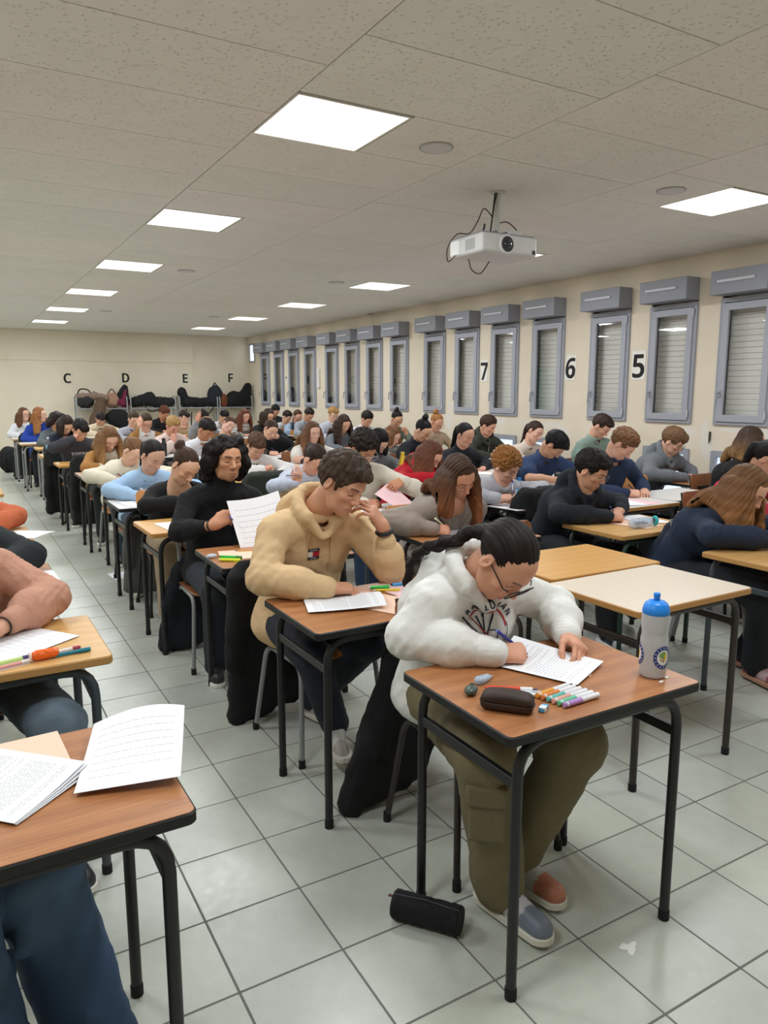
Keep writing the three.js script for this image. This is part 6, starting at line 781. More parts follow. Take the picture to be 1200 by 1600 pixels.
{ const r = R.trench, um = r.um, tc = clothColor(0x857970, 0.03), strap = (p, q, w, t) => colorize(sdfMesh([rc(p, q, w, w)], 0.006, 0.01), tc), add = (g, n) => { g.translate(-r.o.position.x, 0, -r.o.position.z); mesh(n, g, clothM(), um); };
  add(strap(r.SR.clone().add(V(-0.01, 0.052, 0)), r.SR.clone().lerp(r.N, 0.6).add(V(0, 0.06, 0)), 0.014), 'epaulette'); add(strap(r.SL.clone().add(V(0.01, 0.052, 0)), r.SL.clone().lerp(r.N, 0.6).add(V(0, 0.06, 0)), 0.014), 'epaulette');
  for (const q of [-1, 1]) { const a = r.N.clone().add(r.lat.clone().multiplyScalar(q * 0.085)).add(r.up.clone().multiplyScalar(0.015)).add(r.fw.clone().multiplyScalar(0.0)), b = r.N.clone().add(r.lat.clone().multiplyScalar(q * 0.085)).add(r.fw.clone().multiplyScalar(0.11)).add(r.up.clone().multiplyScalar(-0.03)), c2 = r.C.clone().add(r.lat.clone().multiplyScalar(q * 0.035)).add(r.fw.clone().multiplyScalar(0.165)).add(r.up.clone().multiplyScalar(-0.03)), o2 = r.lat.clone().multiplyScalar(q * 0.03); const g = colorize(sdfMesh([rc(a, b, 0.024, 0.02), rc(b, c2, 0.02, 0.012), rc(b.clone().add(o2), c2, 0.016, 0.01), rc(a, b.clone().add(o2.clone().multiplyScalar(1.2)), 0.018, 0.014)], 0.007, 0.012), tc); add(g, 'lapel'); }
}
{ const r = R.girl, lm = r.o.children.find(m => m.name === 'trousers'), cc = clothColor(0x6b6147, 0.06), put = (g, n) => { g.translate(-r.o.position.x, 0, -r.o.position.z); mesh(n, colorize(g, cc), clothM('denim'), lm); };
  const rb = (cx, cy, cz, hx, hy, hz, a, r) => { const ca = Math.cos(a), sa = Math.sin(a), R = Math.hypot(hx, hz) + r; return { bb: [cx - R, cy - hy - r, cz - R, cx + R, cy + hy + r, cz + R], f: (x, y, z) => { const px = x - cx, pz = z - cz, X = Math.abs(ca * px - sa * pz) - hx, Z = Math.abs(sa * px + ca * pz) - hz, Yy = Math.abs(y - cy) - hy; return Math.hypot(Math.max(X, 0), Math.max(Yy, 0), Math.max(Z, 0)) + Math.min(0, Math.max(X, Yy, Z)) - r; } }; };
  put(sdfMesh([rb(1.218, 0.40, -1.515, 0.042, 0.068, 0.03, -0.7, 0.012)], 0.007, 0.01), 'cargo_pocket'); put(sdfMesh([rb(1.214, 0.462, -1.512, 0.048, 0.02, 0.036, -0.7, 0.012)], 0.006, 0.01), 'pocket_flap'); }
// ------------------------------------------------------------------ the boy's desk
{
  const g = sheetGeo(0.21, 0.297, (u, v) => [0, 0.004 + 0.035 * v * v * Math.sin(u * 2.6 + 0.3) * (1 - u * 0.3), 0], 14, 16);
  paper('white exam sheet under the hand of the boy in cream hoodie', 'text2', 1.255, Y + 0.003, -2.475, 1.25, g);
  paper('peach scrap sheet at the near edge of the desk of the boy in cream hoodie', 'peach', 1.40, Y, -2.40, 0.5, sheetGeo(0.21, 0.297, (u, v) => 0.001));
  paper('pale pink sheet at the far right of the desk of the boy in cream hoodie', 'pink', 1.59, Y, -2.52, 0.1);
  const it = [['green highlighter', [1.44, -2.615], [1.525, -2.585], 0x35c04a, 0.007], ['yellow pencil-thin marker', [1.44, -2.575], [1.54, -2.525], 0xe8c82c, 0.005], ['blue highlighter', [1.545, -2.61], [1.63, -2.58], 0x3a9ad8, 0.007], ['magenta felt pen', [1.54, -2.5], [1.60, -2.555], 0xb23a86, 0.0055], ['lime felt pen', [1.58, -2.495], [1.64, -2.52], 0x9ccc3a, 0.0055], ['violet pen', [1.60, -2.6], [1.66, -2.55], 0x6a5aa8, 0.0045], ['turquoise pen', [1.64, -2.45], [1.68, -2.52], 0x57b8d0, 0.0045]];
  for (const [w, a, b, c, r] of it) pen(`${w} on the desk of the boy in cream hoodie`, V(a[0], Y + r + 0.001, a[1]), V(b[0], Y + r + 0.001, b[1]), c, { r, kind: w.includes('highlighter') ? 'highlighter' : w.includes('felt') ? 'felt_pen' : 'pen', capCol: w.includes('blue') ? 0x1d1f24 : undefined });
  const t = thing('glue_stick', 'white and yellow glue stick on the desk of the boy in cream hoodie', 'glue stick', [1.645, Y + 0.013, -2.565], 0.6); const a = cyl(0.0125, 0.0125, 0.05, 0, 0, 0, 18), c = cyl(0.013, 0.012, 0.026, 0, 0.038, 0, 18); for (const q of [a, c]) q.rotateZ(-1.3); mesh('tube', a, std(0xefeee6, 0.4), t); mesh('cap', c, std(0xf0d838, 0.4), t);
  const h = thing('highlighter', 'fluorescent yellow highlighter with black cap at the near right of the cream hoodie desk', 'highlighter', [1.60, Y + 0.009, -2.49], 1.1); mesh('body', box(0.058, 0.015, 0.024, 0, 0, 0, 0.005), std(0xdde63a, 0.4), h); mesh('cap', box(0.032, 0.016, 0.025, 0.044, 0, 0, 0.005), std(0x30322c, 0.45), h); mesh('label', box(0.04, 0.0008, 0.014, 0, 0.0078, 0), std(0x2a2c22, 0.5), h);
}
// ------------------------------------------------------------------ turtleneck, choker, blue, trench, curly, dark hoodie, navy
{
  const g = sheetGeo(0.297, 0.3, (u, v) => [0, 0, 0.02 * Math.sin(v * 2.5) + 0.015 * Math.sin(u * 3)], 12, 14); const m = paper('white double sheet held up by the young man in black turtleneck', 'few', 1.395, 0.872, -3.735, 0.1, g); m.rotation.set(1.15, 0.12, 0.05);
  pen('violet pen in the hand of the young man in black turtleneck', V(1.255, 0.885, -3.765), V(1.22, 0.915, -3.72), 0x4a3a98, { r: 0.0042 });
  paper('large peach scrap sheet on the desk of the young man in black turtleneck', 'peach', 1.25, Y, -3.52, 1.35, sheetGeo(0.21, 0.297));
  pen('neon green highlighter on the desk of the young man in black turtleneck', V(1.085, Y + 0.008, -3.50), V(1.175, Y + 0.008, -3.42), 0x1fb845, { r: 0.0075, kind: 'highlighter', capCol: 0x137a30 });
  pen('neon yellow highlighter on the desk of the young man in black turtleneck', V(1.06, Y + 0.008, -3.44), V(1.15, Y + 0.008, -3.37), 0xdcec2e, { r: 0.0075, kind: 'highlighter' });
  pen('pencil lying on the peach sheet of the young man in black turtleneck', V(1.2, Y + 0.006, -3.6), V(1.33, Y + 0.006, -3.56), 0xd29a2e, { r: 0.0035, capCol: 0x6a5a78 });
  const cr = thing('correction_roller', 'clear correction roller beside the neon highlighters of the turtleneck desk', 'correction tape', [1.055, Y, -3.52], 0.2); mesh('shell', sdfMesh([el(V(0, 0.011, 0), V(0.03, 0.011, 0.017))], 0.003, 0.004), phys({ color: 0xdfe6ee, roughness: 0.25, transmission: 0.4, thickness: 0 }), cr); mesh('reel', cyl(0.008, 0.008, 0.012, -0.008, 0.013, 0, 12), std(0x9aa3b0, 0.4), cr);
  paper('white double exam sheet on the desk of the girl with black choker', 'text', 1.2, Y, -4.45, 0.1, flatA3); pen('mint highlighter on the desk of the girl with black choker', V(1.17, Y + 0.009, -4.55), V(1.28, Y + 0.009, -4.52), 0x7fd6a0, { r: 0.0075, kind: 'highlighter', capCol: 0x1d1d1d }); pen('red highlighter on the desk of the girl with black choker', V(1.29, Y + 0.009, -4.51), V(1.39, Y + 0.009, -4.49), 0xd23a3a, { r: 0.0085, kind: 'highlighter', capCol: 0xe24a3a });
  // choker itself
  { const r = R.choker, p = r.N.clone().lerp(r.base, 0.38), ax = r.base.clone().sub(r.N).normalize(), tg = new THREE.TorusGeometry(0.0555, 0.0048, 6, 28); tg.applyQuaternion(new THREE.Quaternion().setFromUnitVectors(V(0, 0, 1), ax)); tg.translate(p.x - r.o.position.x, p.y, p.z - r.o.position.z); mesh('choker', tg, std(0x0c0c0c, 0.8), r.o); }
  paper('white exam sheet under the pen of the girl in light blue sweater', 'few', 1.13, Y, -5.56, 0.05, flatA4); penIn(R.blue.AR, 'pale pen in the hand of the girl in light blue sweater', 0xe2e2e8);
  paper('white double exam sheet of the girl in taupe trench coat', 'text2', 2.50, Y, -3.36, 0.05, flatA3); paper('pale pink sheet by the left hand of the girl in taupe trench coat', 'pink', 2.72, Y, -3.45, -0.2); pen('purple felt pen lying on the sheet of the girl in taupe trench coat', V(2.47, Y + 0.008, -3.23), V(2.56, Y + 0.008, -3.28), 0x8a3ab0, { kind: 'felt_pen', r: 0.006 }); penIn(R.trench.AR, 'white pen in the hand of the girl in taupe trench coat', 0xe0e6c8, { r: 0.0055 });
  // curly: bottle of juice, pens
  const jb = (label, x, z, liquid, cap, hgt = 0.19) => { const t = thing('drink_bottle', label, 'bottle', [x, Y, z]); const L = q => new THREE.LatheGeometry(q.map(p => new THREE.Vector2(p[0], p[1] * hgt / 0.19)), 24); mesh('bottle_wall', L([[0, 0.001], [0.027, 0.001], [0.03, 0.006], [0.03, 0.05], [0.0285, 0.055], [0.03, 0.06], [0.03, 0.11], [0.027, 0.128], [0.014, 0.158], [0.0125, 0.172]]), phys({ color: 0xf2f4f6, roughness: 0.06, transmission: 0.95, thickness: 0, ior: 1.4 }), t); if (liquid) mesh('juice', L([[0, 0.003], [0.0265, 0.003], [0.0285, 0.007], [0.0285, 0.05], [0, 0.05]]), std(liquid, 0.2), t); mesh('cap', L([[0.0145, 0.166], [0.0145, 0.184], [0.012, 0.187], [0, 0.187]]), std(cap, 0.4), t); const lb = new THREE.CylinderGeometry(0.0305, 0.0305, 0.045 * hgt / 0.19, 24, 1, true); lb.translate(0, 0.086 * hgt / 0.19, 0); mesh('paper_label', lb, std(0xffffff, 0.5, { side: THREE.DoubleSide, map: canvas(128, 48, (g) => { g.fillStyle = '#8fc3e6'; g.fillRect(0, 0, 128, 48); g.fillStyle = '#e8a184'; g.fillRect(2, 8, 26, 28); g.fillRect(66, 8, 26, 28); }) }), t); return t; };
  jb('small clear bottle with orange juice and blue cap beside the curly ginger hair', 3.53, -4.12, 0xe09a1a, 0x2a7ac0, 0.2);
  paper('white exam sheet of the boy with curly ginger hair', 'few', 3.40, Y, -4.05, 0.15); paper('peach scrap sheet at the right of the desk with the juice bottle', 'peach', 3.86, Y, -4.1, 0.2); paper('white double sheet under the elbow of the boy with curly ginger hair', 'plain', 3.72, Y + 0.002, -4.14, -0.2);
  pen('pink highlighter on the desk with the juice bottle', V(3.40, Y + 0.008, -3.93), V(3.48, Y + 0.008, -3.96), 0xe83a86, { kind: 'highlighter', r: 0.007, capCol: 0xf2f2f2 }); pen('blue and white felt pen on the desk with the juice bottle', V(3.44, Y + 0.008, -3.99), V(3.53, Y + 0.008, -4.0), 0xe8e8f2, { kind: 'felt_pen', r: 0.006, capCol: 0x3a57c8 }); pen('second pink highlighter nearer the juice bottle', V(3.47, Y + 0.008, -3.92), V(3.55, Y + 0.008, -3.93), 0xe85a96, { kind: 'highlighter', r: 0.006 });
  { const h = R.curly.HM, a = V(0.004, -0.068, 0.105).applyMatrix4(h); pen('slim pen held to the lips of the boy with curly ginger hair', V(3.42, 0.86, -4.06), a, 0xc9c9d6, { r: 0.004, capCol: 0x4a3a98 }); }
  // dark hoodie: sheets, clear pencil case, turquoise tape
  paper('white exam sheet to the right of the boy in dark zip hoodie', 'text', 3.79, Y + 0.002, -3.22, -0.15); paper('peach scrap sheet under the hand of the boy in dark zip hoodie', 'peach', 3.62, Y, -3.14, 0.2); penIn(R.asian.AR, 'blue pen in the hand of the boy in dark zip hoodie', 0x2a3f8c);
  { const t = thing('clear_pencil_case', 'transparent pencil case with pens on the desk of the boy in dark zip hoodie', 'pencil case', [3.56, Y, -3.03], 0.05); mesh('pouch', displace(sdfMesh([rc(V(-0.07, 0.03, 0), V(0.07, 0.03, 0), 0.03, 0.028)].map(p => ({ ...p, f: (x, y, z) => Math.max(p.f(x, y, z), -y) })), 0.005, 0.006), folds(0.004, 2, 25)), phys({ color: 0xdfe8f0, roughness: 0.2, transmission: 0.7, thickness: 0 }), t); mesh('pens_inside', [sweep([V(-0.06, 0.02, 0.005), V(0.06, 0.022, 0)], 0.005), sweep([V(-0.06, 0.03, -0.008), V(0.05, 0.03, -0.012)], 0.005)], std(0x8fa0b4, 0.4), t); }
  { const t = thing('tape_dispenser', 'round turquoise tape standing at the end of the clear pencil case', 'tape', [3.68, Y + 0.033, -3.025], 1.2); const g1 = new THREE.TorusGeometry(0.022, 0.01, 10, 24); mesh('roll', g1, std(0x1fb0b4, 0.4), t); const g2 = new THREE.CylinderGeometry(0.0145, 0.0145, 0.016, 18); g2.rotateX(Math.PI / 2); mesh('core', g2, std(0x16343c, 0.4), t); }
  const mk = [[0xd8dde8, 'pale'], [0x4a7ac0, 'blue'], [0xc05a5a, 'red']]; mk.forEach(([c, w], i) => pen(`${w} pen at the right corner of the dark zip hoodie desk`, V(3.80 + i * 0.02, Y + 0.006, -2.97 + i * 0.015), V(3.91, Y + 0.006, -3.06 + i * 0.02), c, { r: 0.0045 }));
  // navy girl
  paper('white exam sheet under the hand of the girl in navy sweatshirt', 'text2', 3.83, Y, -2.12, 0.3); penIn(R.navyr.AR, 'blue pen in the hand of the girl in navy sweatshirt', 0x3a57b8);
  // red, yellow bottle, cream sleeve
  paper('white exam sheet of the girl in red hoodie', 'text', 3.66, Y, -4.98, 0.2); pen('white pen at the mouth of the girl in red hoodie', V(3.55, 0.885, -5.06), V(3.545, 0.965, -5.1), 0xeeeeee, { r: 0.006 });
  { const t = thing('yellow_bottle', 'bright yellow bottle beside the black bob', 'bottle', [3.84, Y, -6.25]); const ym = std(0xe2b820, 0.45); mesh('body', new THREE.LatheGeometry([[0, 0], [0.036, 0], [0.038, 0.006], [0.038, 0.1], [0.03, 0.15], [0.02, 0.185], [0.018, 0.2]].map(p => new THREE.Vector2(...p)), 24), ym, t); mesh('cap', new THREE.LatheGeometry([[0.02, 0.198], [0.02, 0.222], [0, 0.224]].map(p => new THREE.Vector2(...p)), 20), std(0xd8ac18, 0.4), t); }
  paper('white exam sheet of the girl with black bob', 'text', 3.66, Y, -6.14, 0.1); pen('blue felt pen on the desk of the girl with black bob', V(3.72, Y + 0.007, -6.06), V(3.83, Y + 0.007, -6.09), 0x5a86d8, { kind: 'felt_pen', r: 0.0065 });
  { const g2 = sheetGeo(0.21, 0.297, (u, v) => [0.0, 0.17 * (1 - v) ** 1.2 * (0.6 + 0.4 * u), 0.05 * (1 - v)], 10, 14); paper('raised peach sheet in the hand of the student in cream sweater', 'pink', 2.66, Y + 0.002, -4.44, 0.5, g2); paper('white sheet on the desk of the student in cream sweater', 'few', 2.44, Y, -4.36, 0.2); pen('long white pen on the desk of the student in cream sweater', V(2.62, Y + 0.006, -4.25), V(2.78, Y + 0.006, -4.33), 0xe8e8ea, { r: 0.004, capCol: 0x2b3358 }); }
  { const r = R.ltblue.AR; pen('slim pen raised by the girl in pale blue-grey shirt', V(r.W.x + 0.03, r.W.y + 0.07, r.W.z + 0.05), V(r.W.x - 0.1, r.W.y + 0.075, r.W.z + 0.04), 0x8a7480, { r: 0.004 }); }
  // clear bottle far up the aisle, other bottles among the desks
  { const t = jb('clear water bottle with pale cap on the far aisle desk', 1.04, -10.42, 0, 0xd6d0da, 0.24); }
  { const t = thing('black_flask', 'black flask standing behind the smooth dark hair of the blue sweater girl', 'flask', [2.3, Y, -9.55]); mesh('body', new THREE.LatheGeometry([[0, 0], [0.034, 0], [0.035, 0.01], [0.035, 0.16], [0.022, 0.19]].map(p => new THREE.Vector2(...p)), 20), std(0x1c1d20, 0.4), t); mesh('cap', cyl(0.022, 0.022, 0.04, 0, 0.21, 0, 18), std(0x222326, 0.4), t); }
}
{ const t = thing('pink_pencil_case', 'bright pink pencil case on the desk behind the long fair hair', 'pencil case', [4.60, Y, -2.93], 0.2); mesh('pouch', displace(sdfMesh([rc(V(-0.06, 0.03, 0), V(0.06, 0.03, 0), 0.03, 0.03)], 0.007, 0.01), folds(0.003, 5, 25)), std(0xe2466a, 0.6), t); mesh('zip', sweep([V(-0.08, 0.056, 0), V(0, 0.062, 0), V(0.08, 0.056, 0)], 0.0025, 5), std(0xb03050, 0.5), t); }
// ------------------------------------------------------------------ column left of the aisle
{
  const lift = sheetGeo(0.21, 0.297, (u, v) => [0, 0.006 + 0.05 * (1 - v) ** 1.5 * (0.45 + 0.55 * Math.sin(u * 2.6)) + 0.012 * u, 0.02 * (1 - v) ** 2], 14, 18);
  const m1 = paper('white printed sheet curling over the corner of the near left desk', 'few', 0.295, Y + 0.003, -1.625, -0.3, lift);
  const stack = thing('exam_booklet', 'stack of white printed exam sheets at the near left desk', 'papers', [0.024, Y, -1.645], 0.72);
  for (let i = 0; i < 4; i++) { const g = sheetGeo(0.21, 0.297, (u, v) => [0, 0.0012 + i * 0.0014 + (0.004 + i * 0.005) * u * u, 0], 8, 10); const s = mesh('sheet', g, i === 3 ? PAPER.text2 : PAPER.plain, stack); s.position.set(-i * 0.004, 0, -i * 0.003); s.rotation.y = i * 0.02; }
  paper('peach scrap sheet under the booklet of the near left desk', 'peach', 0.06, Y, -1.73, 0.05, sheetGeo(0.21, 0.24));
  paper('white sheet under the sleeve of the student in peach ribbed sweater', 'few', 0.13, Y + 0.002, -2.58, -0.95, sheetGeo(0.21, 0.297, (u, v) => 0.012 * (1 - u) * v)); paper('second white sheet at the left edge of the beech desk', 'text', 0.0, Y + 0.0005, -2.50, 0.3);
  pen('teal pen at the front edge of the beech desk', V(0.19, Y + 0.006, -2.40), V(0.32, Y + 0.006, -2.415), 0x1f7f96, { r: 0.006, capLen: 0.3 });
  pen('white pen with red end behind the teal pen', V(0.2, Y + 0.006, -2.435), V(0.295, Y + 0.006, -2.45), 0xf0eef0, { r: 0.005, capCol: 0xa83a52 });
  pen('pale green highlighter at the left edge of the beech desk', V(0.05, Y + 0.008, -2.40), V(0.15, Y + 0.008, -2.425), 0xc2dc82, { kind: 'highlighter', r: 0.008, capCol: 0x5a4a7a });
  pen('pink pen nearest the front edge of the beech desk', V(0.03, Y + 0.006, -2.365), V(0.15, Y + 0.006, -2.40), 0xeaa9a2, { r: 0.006, capCol: 0xf0e8e4 });
  { const t = thing('pouch', 'translucent orange eraser holder on the beech desk', 'eraser', [0.188, Y, -2.405], 0.1); mesh('holder', displace(sdfMesh([rc(V(-0.025, 0.016, 0), V(0.025, 0.016, 0), 0.0155, 0.0155)], 0.003, 0.004), folds(0.002, 3, 60)), std(0xf2691e, 0.35), t); mesh('end_ring', (() => { const g = cyl(0.0135, 0.0135, 0.006, 0, 0, 0, 16); g.rotateZ(Math.PI / 2); g.translate(-0.042, 0.016, 0); return g; })(), std(0xf0d8c8, 0.4), t); }
  const book = thing('exam_pad', 'thick white pad at the corner of the desk by the black sleeve', 'pad', [0.262, Y, -3.46], 0.02); for (let i = 0; i < 3; i++) mesh('sheet', sheetGeo(0.17, 0.27, (u, v) => 0.0012 + i * 0.004, 4, 5, 0.003), i === 2 ? PAPER.few : PAPER.plain, book).position.x = -i * 0.004;
  pen('orange-red pen lying on the thick white pad', V(0.19, Y + 0.019, -3.5), V(0.25, Y + 0.019, -3.38), 0xe85a2a, { r: 0.006 });
  paper('white sheet hanging over the aisle beside the orange and pink top', 'plain', 0.31, Y + 0.001, -4.66, 0.9, sheetGeo(0.21, 0.24, (u, v) => 0.004 * Math.sin(u * 3)));
  paper('white sheet lying on the floor under the second row of aisle desks', 'plain', 1.17, 0.0012, -6.5, 0.1, sheetGeo(0.21, 0.25)); 
}
// ------------------------------------------------------------------ projector under the ceiling
{
  const t = thing('projector', 'white video projector hanging from a ceiling pole', 'projector', [3.27, 2.522, -4.16]), wm = std(0xdcdcdc, 0.45), dk = std(0x101114, 0.3);
  mesh('housing', new RoundedBoxGeometry(0.47, 0.125, 0.37, 4, 0.022), wm, t); mesh('top_cover', box(0.44, 0.012, 0.34, 0, 0.064, 0, 0.005), std(0x8f9196, 0.5), t);
  const lr = new THREE.TorusGeometry(0.056, 0.010, 10, 32); lr.translate(-0.03, -0.002, 0.185); mesh('lens_ring', lr, wm, t);
  const lc = cyl(0.052, 0.052, 0.02, 0, 0, 0, 30); lc.rotateX(Math.PI / 2); lc.translate(-0.03, -0.002, 0.182); mesh('lens_recess', lc, dk, t); const le = new THREE.SphereGeometry(0.03, 20, 12, 0, Math.PI * 2, 0, Math.PI / 2); le.rotateX(Math.PI / 2); le.scale(1, 1, 0.45); le.translate(-0.025, -0.002, 0.192); mesh('lens', le, phys({ color: 0x1a2230, roughness: 0.05, clearcoat: 1 }), t);
  mesh('sensor_window', box(0.025, 0.025, 0.004, 0.2, -0.035, 0.186), std(0x2a2b2e, 0.3), t); mesh('side_panel', box(0.004, 0.09, 0.1, -0.236, 0, -0.11, 0.001), std(0xeeeeee, 0.35), t); const gr = []; for (let i = 0; i < 9; i++) gr.push(box(0.003, 0.07, 0.006, -0.2355, 0, 0.01 + i * 0.012)); mesh('vent', gr, std(0xb9b9ba, 0.6), t);
  mesh('antenna_box', box(0.13, 0.05, 0.03, 0.13, 0.095, 0.06, 0.006), wm, t);
  mesh('mount_plate', [box(0.16, 0.008, 0.16, 0.02, 0.076, 0), box(0.02, 0.03, 0.14, 0.06, 0.09, 0), box(0.02, 0.03, 0.14, -0.03, 0.09, 0)], std(0x7c7f84, 0.5), t);
  mesh('pole', cyl(0.019, 0.019, 0.283, 0.03, 0.2215, 0, 16), std(0xcfcdc8, 0.45), t); mesh('ceiling_plate', cyl(0.05, 0.05, 0.01, 0.03, 0.364, 0, 20), std(0xcfcdc8, 0.5), t);
  const ck = std(0x15120f, 0.6), cv = pts => new THREE.CatmullRomCurve3(pts.map(p => V(...p))).getPoints(26);
  for (const [pts, r] of [[[[0.0, 0.364, 0.01], [-0.02, 0.22, 0.015], [-0.03, 0.12, 0.01], [-0.045, 0.075, 0.02]], 0.005], [[[0.01, 0.364, 0.02], [-0.012, 0.28, 0.02], [-0.018, 0.2, 0.012], [-0.03, 0.09, 0.0]], 0.004], [[[-0.02, 0.2, 0.015], [-0.09, 0.25, 0.01], [-0.13, 0.17, 0.0], [-0.2, 0.08, 0], [-0.29, 0.07, -0.01], [-0.34, -0.02, -0.05], [-0.33, -0.1, -0.06], [-0.24, -0.05, -0.1]], 0.0035], [[[0.04, 0.17, 0.02], [0.1, 0.18, 0.02], [0.18, 0.13, 0.03], [0.22, 0.07, 0.02]], 0.0035], [[[-0.13, -0.062, -0.1], [-0.1, -0.13, -0.1], [-0.03, -0.15, -0.1], [0.05, -0.063, -0.1]], 0.0035], [[[-0.14, 0.08, 0.02], [-0.1, 0.11, 0.02], [-0.09, 0.15, 0.02]], 0.006]]) mesh('cable', sweep(cv(pts), r, 6), ck, t);
}
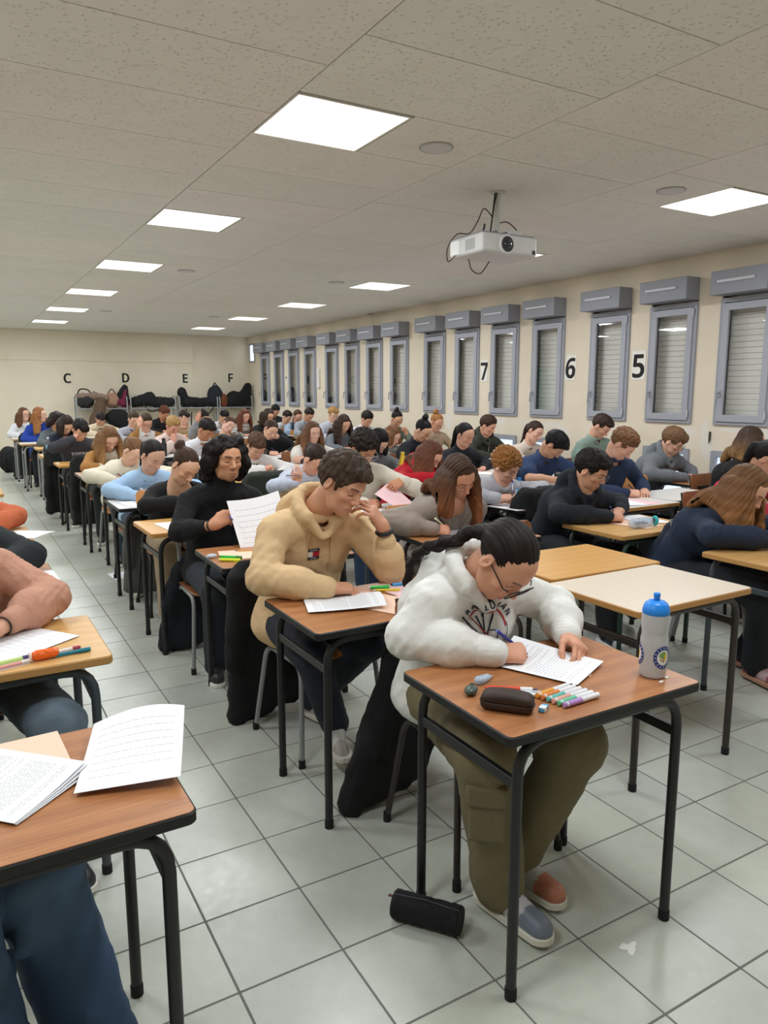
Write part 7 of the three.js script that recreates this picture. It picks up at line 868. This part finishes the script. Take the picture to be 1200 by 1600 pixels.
// ------------------------------------------------------------------ coat rack with bags by the far wall
{
  const zr = -17.55, t = thing('coat_rack', 'long grey tubular rack with a shelf along the far wall', 'rack', [0, 0, zr]), rm = metal(0x9a9c9f);
  for (const [a, b] of [[2.36, 3.42], [3.5, 4.5], [4.6, 5.5], [5.56, 6.36]]) { mesh('shelf_rail', tube([V(a, 1.19, 0.16), V(b, 1.19, 0.16)], 0.013), rm, t); mesh('shelf_rail', tube([V(a, 1.19, -0.16), V(b, 1.19, -0.16)], 0.013), rm, t); for (let x = a + 0.1; x < b; x += 0.24) mesh('slat', box(0.03, 0.01, 0.32, x, 1.195, 0), rm, t); for (const x of [a, b]) mesh('upright', tube([V(x, 0, 0.16), V(x, 1.46, 0.16), V(x, 1.46, -0.14), V(x, 0, -0.14)], 0.014, 0.09), rm, t); mesh('low_rail', tube([V(a, 0.35, 0.16), V(b, 0.35, 0.16)], 0.012), rm, t); }
  const bag = (name, label, x, y, z, prims, c, extra) => { const o = thing(name, label, name.includes('coat') ? 'coat' : name.includes('scarf') ? 'scarf' : 'bag', [x, y, z]); mesh('body', colorize(displace(sdfMesh(prims, 0.017, 0.05), folds(0.016, x * 3, 9)), clothColor(c, 0.08, 20)), clothM(), o); if (extra) extra(o); if (y > 1.2) o.scale.set(1, 1.22, 1); return o; };
  const strap = (o, pts, c = 0x121214, r = 0.014) => mesh('strap', sweep(new THREE.CatmullRomCurve3(pts.map(p => V(...p))).getPoints(20), r, 6), std(c, 0.8), o);
  const YS = 1.205;
  bag('shoulder_bag', 'dark grey shoulder bag at the left end of the coat rack', 2.56, YS, zr, [el(V(0, 0.13, 0), V(0.19, 0.13, 0.12))], 0x2d2c2d, o => strap(o, [[-0.16, 0.2, 0], [-0.1, 0.33, 0], [0.08, 0.32, 0], [0.16, 0.2, 0]]));
  bag('patterned_scarf', 'patterned brown and white scarf heaped over the bags at the left of the rack', 2.7, YS + 0.2, zr + 0.05, [rc(V(-0.3, 0.05, 0), V(0.05, 0.06, 0), 0.05, 0.06), rc(V(0.05, 0.06, 0), V(0.3, 0.02, 0.05), 0.06, 0.05)], 0x8a7466);
  bag('brown_coat', 'brown coat hanging from the left part of the rack', 2.86, 0.62, zr + 0.2, [rc(V(0, 0.72, -0.02), V(-0.1, 0.3, 0.02), 0.1, 0.16), rc(V(-0.1, 0.3, 0.02), V(-0.2, -0.15, 0.05), 0.16, 0.18)], 0x5f4a3a);
  bag('tan_handbag', 'pinkish tan handbag on the rack left of the maroon backpack', 3.13, YS, zr, [el(V(0, 0.14, 0), V(0.17, 0.14, 0.11))], 0xa57f6a, o => strap(o, [[-0.1, 0.24, 0], [0, 0.34, 0], [0.1, 0.24, 0]], 0x7a5a48));
  bag('maroon_backpack', 'black backpack with maroon front leaning upright on the rack', 3.42 - 0.12, YS, zr, [rc(V(0.1, 0.12, 0), V(0.12, 0.36, 0), 0.1, 0.06), rc(V(-0.12, 0.1, 0), V(0.08, 0.3, 0), 0.09, 0.07)], 0x17161a, o => { mesh('front_pocket', colorize(sdfMesh([rc(V(0.06, 0.09, 0.075), V(0.11, 0.3, 0.06), 0.075, 0.04), rc(V(0.12, 0.07, 0.075), V(-0.02, 0.1, 0.075), 0.06, 0.06)], 0.015, 0.03), clothColor(0x6e1f3a, 0.05)), clothM(), o); });
  bag('black_rucksack', 'black rucksack hanging under the maroon backpack', 3.2, 0.8, zr + 0.14, [el(V(0, 0.18, 0), V(0.26, 0.2, 0.12)), el(V(0.2, 0.05, 0), V(0.22, 0.14, 0.1))], 0x141416);
  bag('black_sports_bag', 'long black sports bag lying on the second bay of the rack', 3.86, YS, zr, [rc(V(-0.28, 0.1, 0), V(0.1, 0.16, 0), 0.09, 0.12), rc(V(0.1, 0.16, 0), V(0.22, 0.08, 0), 0.12, 0.08)], 0x16181a, o => strap(o, [[-0.1, 0.1, 0.12], [0.05, -0.06, 0.17], [0.25, -0.04, 0.17]]));
  bag('grey_black_bag', 'black crumpled bag at the right of the second bay', 4.3, YS, zr, [rc(V(-0.16, 0.1, 0), V(0.15, 0.1, 0), 0.1, 0.08)], 0x1d1d1f);
  bag('black_holdall', 'tall black holdall at the left of the third bay', 4.82, YS, zr, [rc(V(-0.12, 0.28, 0), V(-0.05, 0.1, 0), 0.1, 0.1), rc(V(-0.05, 0.1, 0), V(0.25, 0.1, 0), 0.1, 0.08)], 0x121316, o => strap(o, [[-0.05, 0.05, 0.14], [-0.1, -0.25, 0.18], [0.0, -0.4, 0.18], [0.05, -0.1, 0.16]]));
  bag('black_strap_bag', 'flat black bag with dangling straps in the middle of the third bay', 5.2, YS, zr, [rc(V(-0.22, 0.08, 0), V(0.2, 0.1, 0), 0.08, 0.09)], 0x151518, o => { strap(o, [[-0.15, 0.05, 0.12], [0.05, -0.12, 0.18], [0.2, 0.0, 0.16], [0.25, 0.08, 0.1]]); });
  bag('navy_backpack', 'dark navy backpack standing upright in the third bay', 5.5, YS, zr, [el(V(0, 0.2, 0), V(0.19, 0.22, 0.14))], 0x1c1f28, o => strap(o, [[-0.05, 0.4, 0.02], [0, 0.46, 0], [0.05, 0.4, 0.02]]));
  bag('leather_bag', 'rust brown leather bag beside the dark navy backpack', 5.68, YS, zr + 0.06, [el(V(0, 0.12, 0), V(0.11, 0.14, 0.08))], 0x6a3a22);
  bag('black_coat_heap', 'black coat heaped on the right bay of the rack', 5.98, YS, zr, [el(V(0, 0.14, 0), V(0.22, 0.17, 0.14)), el(V(-0.12, 0.08, 0), V(0.18, 0.1, 0.13))], 0x101012);
  bag('black_coat_upright', 'tall black coat slumped at the right end of the rack', 6.22, YS, zr, [rc(V(-0.12, 0.1, 0), V(0.1, 0.38, 0), 0.12, 0.08), rc(V(0.1, 0.38, 0), V(0.1, 0.05, 0), 0.08, 0.1)], 0x0e0e11);
  bag('floor_backpack', 'black backpack on the floor at the left far end of the aisle', 0.9, 0.0, -16.2, [el(V(0, 0.25, 0), V(0.2, 0.26, 0.16))], 0x17191b, o => strap(o, [[-0.08, 0.4, 0.1], [-0.1, 0.2, 0.18], [-0.08, 0.05, 0.14]]));
}
renderer.render(scene, camera);
